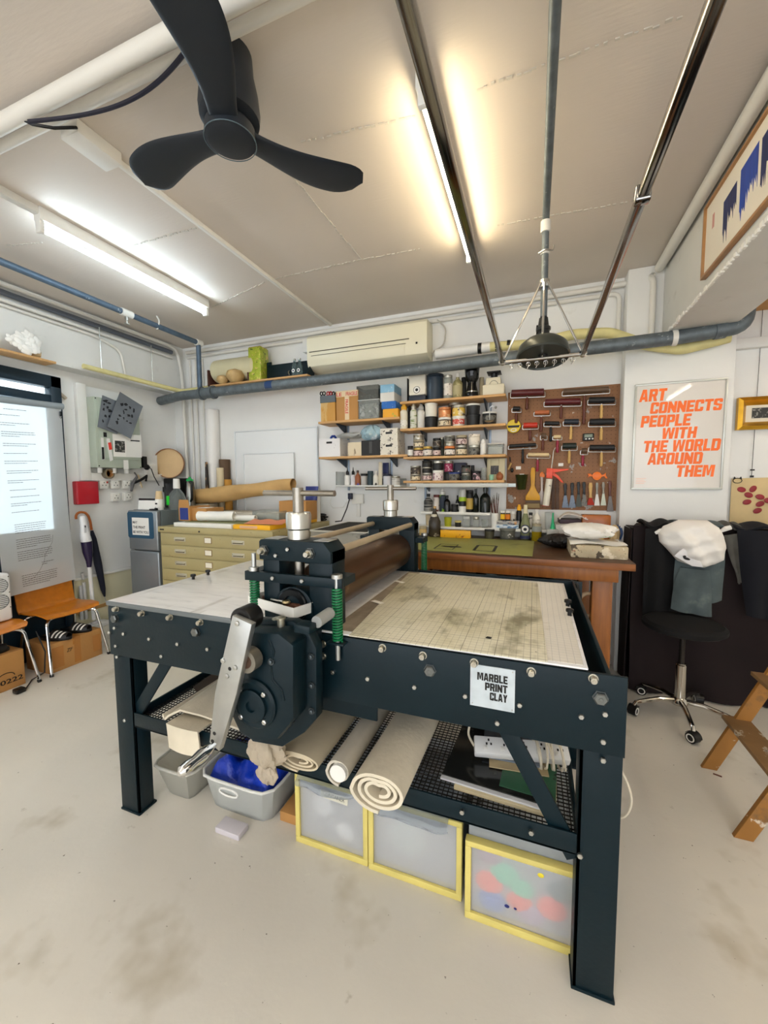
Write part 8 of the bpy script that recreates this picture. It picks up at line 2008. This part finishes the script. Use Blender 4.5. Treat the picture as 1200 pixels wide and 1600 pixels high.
MB().box(bxp + .0114, bxp + .0122, by1 - .12, by1 - .095, bz1 - .16, bz1 - .09).build('seal_mark', mat('seal_red', (206, 150, 140), .6), bp)

# ================================================================ stool
so = P(1062, 1102, 'z', 0)
sy_ = 2.945; sx = P(1062, 1085, 'y', sy_).x
stl = thing('swivel_stool', 'round black swivel stool on a five arm chrome base before the covered cabinet', 'stool', (sx, sy_, 0))
CH2 = mat('bright_chrome', (206, 202, 194), .12, 1.0)
zt1 = P(1062, 1038, 'y', sy_).z; zt2 = P(1062, 990, 'y', sy_).z
MB().lathe([(.0, .085), (.045, .085), (.048, .10), (.036, .125), (.030, .13), (.030, zt1), (.026, zt1 + .004), (.026, zt1 + .01)], (sx, sy_, 0), 20).build('column', CH2, stl)
MB().cyl((sx, sy_, zt1), (sx, sy_, zt2 + .03), .016, n=14).build('gas_lift', mat('dark_piston', (60, 56, 54), .3, .8), stl)
MB().lathe([(.05, zt2 + .02), (.20, zt2 + .03), (.22, zt2 + .045), (.22, zt2 + .065), (.20, zt2 + .08), (0, zt2 + .085)], (sx, sy_, 0), 36).build('seat', BLKF, stl)
feet = [P(1078, 1152, 'z', 0), P(1000, 1110, 'z', 0), P(1126, 1136, 'z', 0)]
base_ang = math.atan2(feet[0].y - sy_, feet[0].x - sx)
for k in range(5):
    a = base_ang + k * 2 * PI / 5; R_ = .262
    ex, ey = sx + R_ * math.cos(a), sy_ + R_ * math.sin(a)
    MB().tube([(sx + .03 * math.cos(a), sy_ + .03 * math.sin(a), .108), (sx + .12 * math.cos(a), sy_ + .12 * math.sin(a), .112), (sx + .20 * math.cos(a), sy_ + .20 * math.sin(a), .098), (ex, ey, .085), (ex + .012 * math.cos(a), ey + .012 * math.sin(a), .065)], .014, 10, rs=[.017, .015, .014, .013, .012]).build('arm', CH2, stl)
    ca = a + .7
    cx_, cy_ = ex + .015 * math.cos(a), ey + .015 * math.sin(a)
    d = Vector((-math.sin(ca), math.cos(ca), 0))
    c_ = Vector((cx_, cy_, .031))
    w1 = MB()
    q = MB()
    q.cyl(c_ - d * .022, c_ + d * .022, .031, n=22)
    w_ = q.build('caster', BLACK, stl)
    for s in (-1, 1):
        MB().lathe([(.017, 0), (.023, 0), (.023, .003), (.017, .003), (.017, 0)], n=22, M=Matrix.Translation(c_ + d * s * .0215) @ (d * s).to_track_quat('Z', 'Y').to_matrix().to_4x4()).build('white_ring', PAPER, w_)
    MB().surf(lambda u, v: c_ + d * (.024 * (2 * v - 1)) + Vector((math.cos(ca) * .036 * math.cos(PI * u * .8), math.sin(ca) * .036 * math.cos(PI * u * .8), .036 * math.sin(PI * u * .8))), 12, 2, thick=.003).build('hood', BLACK, w_)

# ================================================================ wooden step ladder at the right edge
LAD = mat('ladder_wood', (168, 116, 54), .5, n=(5, .3), stretch=(1, 1, .3), spots=[(16, .69, (222, 210, 190)), (7, .66, (120, 92, 60), (1, 1, 1), .1)])
TRD = mat('worn_tread', (146, 112, 72), .6, n=(6, .3), spots=[(14, .655, (222, 212, 194)), (14, .70, (90, 70, 48))])
l0a = P(1107, 1200, 'z', 0); l0b = P(1160, 1309, 'z', 0)
lad = thing('step_ladder', 'paint stained wooden step ladder at the right picture edge', 'ladder', (1.1, 2.2, 0))
slope = Vector((.60, 0, 1)).normalized()
pa = P(1182, 1092, 'y', l0a.y)
slope = Vector((pa.x - l0a.x, 0, pa.z)).normalized()
L_ = 1.35
def side(base):
    n = Vector((slope.z, 0, -slope.x)) * .030
    b0 = Vector((base.x, base.y, 0)); b1 = b0 + slope * L_
    k = b0 - n * 1
    # foot cut level with the floor
    f0 = (b0 - n) - slope * ((b0 - n).z / slope.z); f1 = (b0 + n) - slope * ((b0 + n).z / slope.z)
    MB().prism([(p.x, p.z) for p in (f0, f1, b1 + n, b1 - n)], base.y - .011, base.y + .011, 'y', .002).build('side_rail', LAD, lad)
side(Vector((l0a.x, l0a.y, 0))); side(Vector((l0b.x - .0, l0b.y, 0)))
for k in range(4):
    s = .30 + .27 * k
    xb = (l0a.x + l0b.x) / 2 + slope.x * s; zb_ = slope.z * s
    tr = MB()
    ya, yb = l0b.y - .02, l0a.y + .02
    tr.prism([(xb - .055, zb_), (xb + .055, zb_), (xb + .055, zb_ + .018), (xb - .055, zb_ + .018)], ya, yb, 'y', .003)
    tr.build('tread', TRD, lad)
# rear legs of the ladder, outside the picture on the right
topx = (l0a.x + l0b.x) / 2 + slope.x * L_; topz = slope.z * L_
for yy in (l0a.y - .03, l0b.y + .03):
    MB().cyl((topx - .02, yy, topz - .03), (topx + .45, yy, .013), .012, n=8).build('rear_leg', LAD, lad)
MB().box(topx - .10, topx + .08, l0b.y - .03, l0a.y + .03, topz - .01, topz + .012, .003).build('top_tread', TRD, lad)
# wooden scrap on the floor
p = P(1122, 1212, 'z', 0)
one(MB().box(p.x - .02, p.x + .015, p.y - .004, p.y + .004, 0, .003, M=rot('Z', -20, p)), 'wood_chip', BROWNWOOD, 'thin dark wood chip on the floor by the step ladder', 'chip', p)
# ================================================================ on the shelf of the press
FELT = mat('wool_felt', (222, 212, 190), .9, n=(6, .12), bump=(60, .1))
FELT2 = mat('grey_felt', (208, 200, 184), .9, n=(5, .2), bump=(60, .1))
SZ_ = SHT + .001
def felt_roll(lab, x0, x1, y0, y1, h, turns, m, core=False, th=.009, skew=0):
    """flattened spiral of felt lying along y"""
    cx = (x0 + x1) / 2; a_ = (x1 - x0) / 2 - th / 2; b_ = h / 2 - th / 2
    t = thing('felt_roll', lab, 'felt', (cx, (y0 + y1) / 2, SZ_), 'press felts on the lower shelf')
    def f(u, v):
        th_ = u * turns * 2 * PI - PI / 2
        k = .34 + .66 * u if turns > 1.5 else .6 + .4 * u
        ca, sa = math.cos(th_), math.sin(th_)
        kink = 1 - .25 * max(0, sa) * max(0, 1 - abs(ca) * 2) * (1 - u)
        if u > 1 - .25 / turns: k = 1
        y = y0 + (y1 - y0) * v + .012 * (1 - u) * (1 if v < .5 else 0)
        return (cx + a_ * k * ca + skew * v, y, SZ_ + th / 2 + b_ + b_ * k * sa * kink)
    mb = MB().surf(f, int(26 * turns), 6, thick=th)
    zmin = min(v.co.z for v in mb.bm.verts)
    bmesh.ops.translate(mb.bm, vec=(0, 0, SZ_ - zmin), verts=mb.bm.verts[:])
    mb.build('felt', m, t, smooth=60)
    if core:
        MB().cyl((cx + .005, y0 - .012, SZ_ + b_ + .006), (cx + skew, y1 - .05, SZ_ + b_ + .006), .030, n=20).build('core_tube', PAPER, t)
    return t
felt_roll('thickest cream felt roll at the right on the press shelf', -.545, -.335, 1.10, 1.88, .15, 3, FELT, th=.011, skew=.02)
felt_roll('felt rolled round a white tube in the middle of the press shelf', -.665, -.555, 1.16, 1.9, .11, 2, FELT2, True)
felt_roll('flat folded felt behind the gearbox on the press shelf', -.885, -.675, 1.17, 1.9, .085, 3, mat('tan_felt', (206, 192, 164), .9, n=(5, .2)), th=.007)
def flap(u, v):
    p = [(-1.49, 1.215, .50), (-1.47, 1.208, .478), (-1.45, 1.212, .50), (-1.40, 1.23, .525), (-1.30, 1.25, .51), (-1.18, 1.26, .49), (-1.06, 1.27, .47)]
    s = u * (len(p) - 1); i = min(int(s), len(p) - 2); f = s - i
    q = Vector(p[i]).lerp(Vector(p[i + 1]), f)
    return (q.x, q.y + .40 * v, max(q.z + .02 * v * math.sin(PI * u), SZ_ + .012))
one(MB().surf(flap, 26, 8, thick=.009), 'felt_sheet', FELT, 'loosely folded cream felt at the left end of the press shelf', 'felt', (-1.3, 1.4, SZ_))
def hang(u, v):
    y = 1.34 - .165 * min(1, v / .5)
    z = .468 if v < .5 else .468 - .075 * (v - .5) / .5
    return (-1.43 + .17 * u + .02 * v, y - .012 * math.sin(PI * u) * v, z + .028 * math.sin(PI * v) + .004)
one(MB().surf(hang, 14, 14, thick=.008), 'felt_flap', FELT, 'cream felt end hanging over the front rail of the press shelf', 'felt', (-1.27, 1.25, .40))
one(MB().prism([(-1.61, 1.50), (-1.625, 1.69), (-1.32, 1.66), (-1.30, 1.47), (-1.47, 1.42)], SZ_, SZ_ + .008, 'z'), 'brown_board', mat('dark_brown_board', (62, 44, 36), .6), 'dark brown board lying at the left end of the press shelf', 'board', (-1.46, 1.55, SZ_))
kb_ = thing('knotted_bag', 'knotted translucent plastic bag hanging over the shelf rail below the gearbox', 'bag', (-.88, 1.13, .44))
KBM = mat('milky_bag', (214, 200, 178), .3, trans=.35, ior=1.05, bump=(18, .7))
bag(-.882, 1.135, .478, .070, .045, .125, 3).build('filled_part', KBM, kb_)
bag(-.872, 1.12, .425, .040, .022, .075, 9).build('loose_end', KBM, kb_)
# plates and boards on the right
def sheetpile(lab, x0, x1, y0, y1, z, th, m, ang, name='sheet', cat='sheet'):
    return one(MB().box(x0, x1, y0, y1, z, z + th, .0006, 1, M=rot('Z', ang, (x0, y0, z))), name, m, lab, cat, ((x0 + x1) / 2, (y0 + y1) / 2, z))
z = SZ_
sheetpile('cream board at the bottom of the sheet pile on the press shelf', -.235, .085, 1.285, 1.72, z, .012, mat('cream_board', (224, 210, 172), .6), -3, 'cream_board', 'board'); z += .0125
sheetpile('white edged board second from below in the sheet pile', -.285, .06, 1.30, 1.75, z, .006, mat('white_edge_board', (220, 222, 226), .5), -4, 'white_board', 'board'); z += .0065
sheetpile('glossy black plate covering most of the sheet pile', -.283, .03, 1.315, 1.76, z, .003, mat('black_acetate', (34, 36, 36), .12, n=(7, .3), spots=[(6, .64, (96, 96, 86), (1, 1, 1), .15)]), -4, 'black_plate', 'plate'); z += .0035
gs_ = sheetpile('green printed sheet near the right end of the sheet pile', -.09, .085, 1.325, 1.60, z, .002, mat('green_print', (44, 92, 66), .4, spots=[(14, .66, (20, 30, 28))]), -4, 'green_sheet', 'sheet'); z += .0025
sheetpile('tan torn paper on the green sheet of the pile', -.13, .07, 1.40, 1.66, z, .004, mat('tan_paper', (176, 158, 122), .7, n=(8, .2)), 6, 'tan_paper', 'paper'); z += .0045
sheetpile('grey plate under the white power strip', -.16, .04, 1.44, 1.70, z, .006, mat('grey_plate', (126, 136, 150), .35, .3), 3, 'grey_plate', 'plate'); z += .0065
# power strip with cable
ps_ = thing('power_strip', 'white multi socket power strip with its cable coiled on the press shelf', 'power strip', (-.02, 1.48, z))
PM_ = Matrix.Translation((-.185, 1.42, z)) @ Matrix.Rotation(math.radians(12), 4, 'Z') @ Matrix.Rotation(math.radians(30), 4, 'X')
PSW = mat('strip_white', (228, 228, 226), .35)
MB().box(0, .33, 0, .062, .0, .038, .005, M=PM_).build('body', PSW, ps_)
for k in range(5):
    MB().box(.03 + k * .062, .044 + k * .062, .012, .026, .038, .041, .001, M=PM_).build('switch', WHITE, ps_)
    for dx, dy in ((.022, .044), (.014, .030), (.030, .030)): MB().box(.03 + k * .062 + dx - .003, .03 + k * .062 + dx + .003, dy - .004 + .004, dy + .004 + .004, .0378, .0386, M=PM_).build('pin_hole', BLACK, ps_)
CBL = mat('cream_cable', (216, 206, 184), .45)
loop = []
for i in range(70):
    a = i * .6; w_ = .24 + .018 * math.sin(i * .7) + .012 * (i / 70)
    loop.append(PM_ @ Vector((.21 + .10 * i / 70 + .01 * math.sin(i * .37), .031 + .055 * math.cos(a), .020 + .042 * math.sin(a))))
MB().tube(loop, .0042, 6).build('cable_coil', CBL, ps_)
MB().tube(spline([PM_ @ Vector((0, .03, .02)), (-.215, 1.47, z + .06), (-.19, 1.50, z + .12), (-.12, 1.48, z + .13), (-.02, 1.50, z + .10), (.02, 1.50, z + .06)]), .0045, 6).build('cable_loop', CBL, ps_)
one(MB().tube(spline([(.12, 1.62, .55), (.20, 1.56, .565), (.29, 1.50, .52), (.325, 1.47, .44), (.30, 1.46, .375), (.24, 1.50, .36)]), .0055, 6), 'power_cable', CBL, 'cream cable bulging out beside the right front leg of the press', 'cable', (.29, 1.5, .44))

# ================================================================ under the press: tubs and drawers
def tapered_tub(name, lab, x0, x1, y0, y1, h, m, rimm, inset=.035):
    t = thing(name, lab, 'tub', ((x0 + x1) / 2, (y0 + y1) / 2, 0))
    def ring(k, ins, z):
        n = 32; out = []
        cx, cy = (x0 + x1) / 2, (y0 + y1) / 2; ax, ay = (x1 - x0) / 2 - ins, (y1 - y0) / 2 - ins
        for i in range(n):
            a = 2 * PI * i / n + PI / n; c, s = math.cos(a), math.sin(a)
            q = 1 / (abs(c) ** 7 + abs(s) ** 7) ** (1 / 7)
            out.append((cx + ax * c * q, cy + ay * s * q, z))
        return out
    mb = MB()
    R = [ring(0, inset + .004, .0), ring(0, inset, .006), ring(0, .006, h - .01), ring(0, .0085, h - .01), ring(0, inset + .006, .010)]
    V = [[mb.bm.verts.new(p) for p in r_] for r_ in R]
    for a, b in zip(V, V[1:]):
        for i in range(32): mb.bm.faces.new((a[i], a[(i + 1) % 32], b[(i + 1) % 32], b[i]))
    mb.bm.faces.new(V[0][::-1]); mb.bm.faces.new(V[-1])
    mb.build('tub_shell', m, t)
    MB().tube(ring(0, .002, h - .006), .007, 8, closed=True).build('rim', rimm, t)
    return t
MILK = mat('milky_tub', (232, 234, 230), .3, trans=.6, ior=1.03)
RIMM = mat('milky_rim', (226, 226, 220), .3)
bt_ = tapered_tub('plastic_tub', 'milky plastic tub filled with a blue tarpaulin under the press', -1.43, -1.025, 1.325, 1.72, .172, MILK, RIMM)
MB().tube([(-1.255 + .052 * math.cos(a / 16 * 2 * PI) * (1 if abs(math.cos(a / 16 * 2 * PI)) < .8 else 1), 1.337, .115 + .017 * math.sin(a / 16 * 2 * PI)) for a in range(16)], .005, 6, closed=True).build('handle_rim', WHITE, bt_)
def tarp(u, v):
    e = (1 - (2 * u - 1) ** 8) * (1 - (2 * v - 1) ** 8)
    return (-1.398 + .34 * u, 1.362 + .32 * v, .128 + e * (.065 + .05 * v + .02 * math.sin(9 * u + 4 * v) + .012 * math.sin(17 * v - 6 * u) + .012 * math.sin(23 * u + 11 * v)))
one(MB().surf(tarp, 40, 36, thick=.003), 'blue_tarpaulin', mat('tarp_blue', (12, 52, 172), .28, n=(9, .3), bump=(30, .4)), 'shiny blue tarpaulin stuffed into the milky tub', 'tarpaulin', (-1.23, 1.52, .12))
tapered_tub('plastic_tub', 'empty grey milky tub at the left under the press', -1.69, -1.445, 1.30, 1.66, .165, mat('grey_milky', (216, 214, 204), .3, trans=.6, ior=1.04), mat('grey_rim', (196, 194, 184), .3), .045)
one(MB().box(-1.255, -1.13, 1.25, 1.315, 0, .026, .004), 'board_scrap', mat('scrap_top', (206, 200, 206), .5), 'small white topped board scrap on the floor before the blue filled tub', 'board', (-1.19, 1.28, 0))
one(MB().box(-1.03, -.93, 1.40, 1.60, 0, .045, .003), 'card_scrap', CARD, 'brown card scrap on the floor between tub and yellow framed drawers', 'cardboard', (-.98, 1.5, 0))
YFR = mat('yellow_frame', (222, 206, 120), .45, n=(9, .08))
FROST = mat('frosted_front', (252, 252, 253), .3, trans=.8, ior=1.03)
def drawer(lab, x0, x1, yf, h, body_h, blobs, seed):
    t = thing('frosted_drawer', lab, 'drawer box', ((x0 + x1) / 2, yf + .2, 0), 'yellow framed drawers under the press')
    fw_ = .020
    m = MB().box(x0, x1, yf, yf + .03, 0, fw_ + .006, .003).box(x0, x1, yf, yf + .03, h - fw_, h, .003).box(x0, x0 + fw_, yf, yf + .03, fw_ + .006, h - fw_, .002).box(x1 - fw_, x1, yf, yf + .03, fw_ + .006, h - fw_, .002)
    m.build('front_frame', YFR, t)
    MB().box(x0 + fw_, x1 - fw_, yf + .010, yf + .013, fw_ + .006, h - fw_).build('front_panel', FROST, t)
    tub(t, 'shell', x0 + .008, x1 - .008, yf + .0305, yf + .42, .004, body_h, mat('frosted_shell', (206, 210, 212), .35, trans=.6, ior=1.03), .003)
    MB().box(x0 + .02, x1 - .02, yf + .085, yf + .38, .009, h - .03, .02).build('lit_look_box', cmat('lit_look_white', (226, 230, 232)), t)  # pale box added behind the front so the drawer looks lit inside
    for k, (u, w_, s, mm) in enumerate(blobs):
        bx_ = x0 + (x1 - x0) * u; bz_ = h * w_
        MB().ball((bx_, yf + .050, max(bz_, s + .01)), (s * 1.15, .030, s), 14).build('contents', mm, t)
    return t
GRYC = cmat('content_grey', (196, 200, 202)); 
d1 = drawer('left yellow framed frosted drawer with a handwritten tape label under the press', -.905, -.578, 1.335, .30, .31, [(.35, .55, .06, GRYC), (.65, .28, .05, GRYC)], 1)
MB().box(-.80, -.67, 1.395, 1.42, .05, .11, .01, M=rot('Y', 8, (-.75, 1.4, .08))).build('white_packet', PAPER, d1)
lx = P(503, 1236, 'y', 1.343).x; lz = P(520, 1244, 'y', 1.343).z
tl_ = MB().box(lx - .005, lx + .115, 1.3435, 1.3445, lz - .018, lz + .014, M=rot('Y', 3, (lx, 1.34, lz))).build('tape_label', mat('masking_tape', (222, 218, 200), .6), d1)
lettering([('CONTANER', 0, -.010, .018, .098)], (lx + .004, 1.3432, lz + .002), (.998, 0, -.05), (.05, 0, .998), BLACK, d1, bold=.0)
d2 = drawer('middle yellow framed frosted drawer without a label under the press', -.573, -.213, 1.33, .30, .31, [(.4, .5, .09, cmat('content_pale', (176, 186, 184)))], 2)
d3 = drawer('right yellow framed frosted drawer with coloured contents under the press', -.195, .160, 1.285, .285, .355, [(.36, .62, .055, cmat('content_mint', (80, 190, 150))), (.52, .50, .045, cmat('content_mint', (80, 190, 150))), (.22, .45, .055, cmat('content_coral', (232, 96, 72))), (.50, .33, .05, MATS['content_coral'] if 'content_coral' in MATS else RED), (.78, .38, .055, MATS['content_coral'] if 'content_coral' in MATS else RED), (.25, .22, .055, cmat('content_blue', (60, 104, 178))), (.85, .62, .05, cmat('content_teal', (80, 108, 110))), (.22, .80, .05, cmat('content_mauve', (140, 110, 130))), (.6, .2, .05, cmat('content_lilac', (170, 150, 176)))], 3)
for (a, b, s, mm) in ((775, 1332, .007, cmat('splash_yellow', (240, 220, 60))), (845, 1368, .010, cmat('splash_yellow', (240, 220, 60))), (792, 1416, .008, cmat('splash_navy', (30, 40, 110))), (805, 1420, .005, cmat('splash_navy', (30, 40, 110)))):
    p = P(a, b, 'y', 1.294); MB().ball((p.x, 1.294, p.z), (s, .0012, s * .8), 8).build('paint_splash', mm, d3)
# crinkled clear film on top of the first two drawers
def film(u, v):
    return (-.88 + .62 * u, 1.312 - .012 * math.sin(PI * v) + .008 * math.sin(19 * u), .318 - (.025 + .03 * abs(math.sin(5 * u + 1)) + .02 * u) * v + .004 * math.sin(31 * u)) if v > .35 else (-.88 + .62 * u, 1.312 + .20 * (.35 - v) / .35, .318 + .008 * math.sin(21 * u + 5 * v))
one(MB().surf(film, 50, 10, thick=.0015), 'clear_film', mat('crinkled_film', (214, 220, 226), .2, trans=.8, ior=1.03, bump=(40, .6)), 'crinkled clear plastic film lying over the left and middle drawers', 'film', (-.55, 1.35, .312))
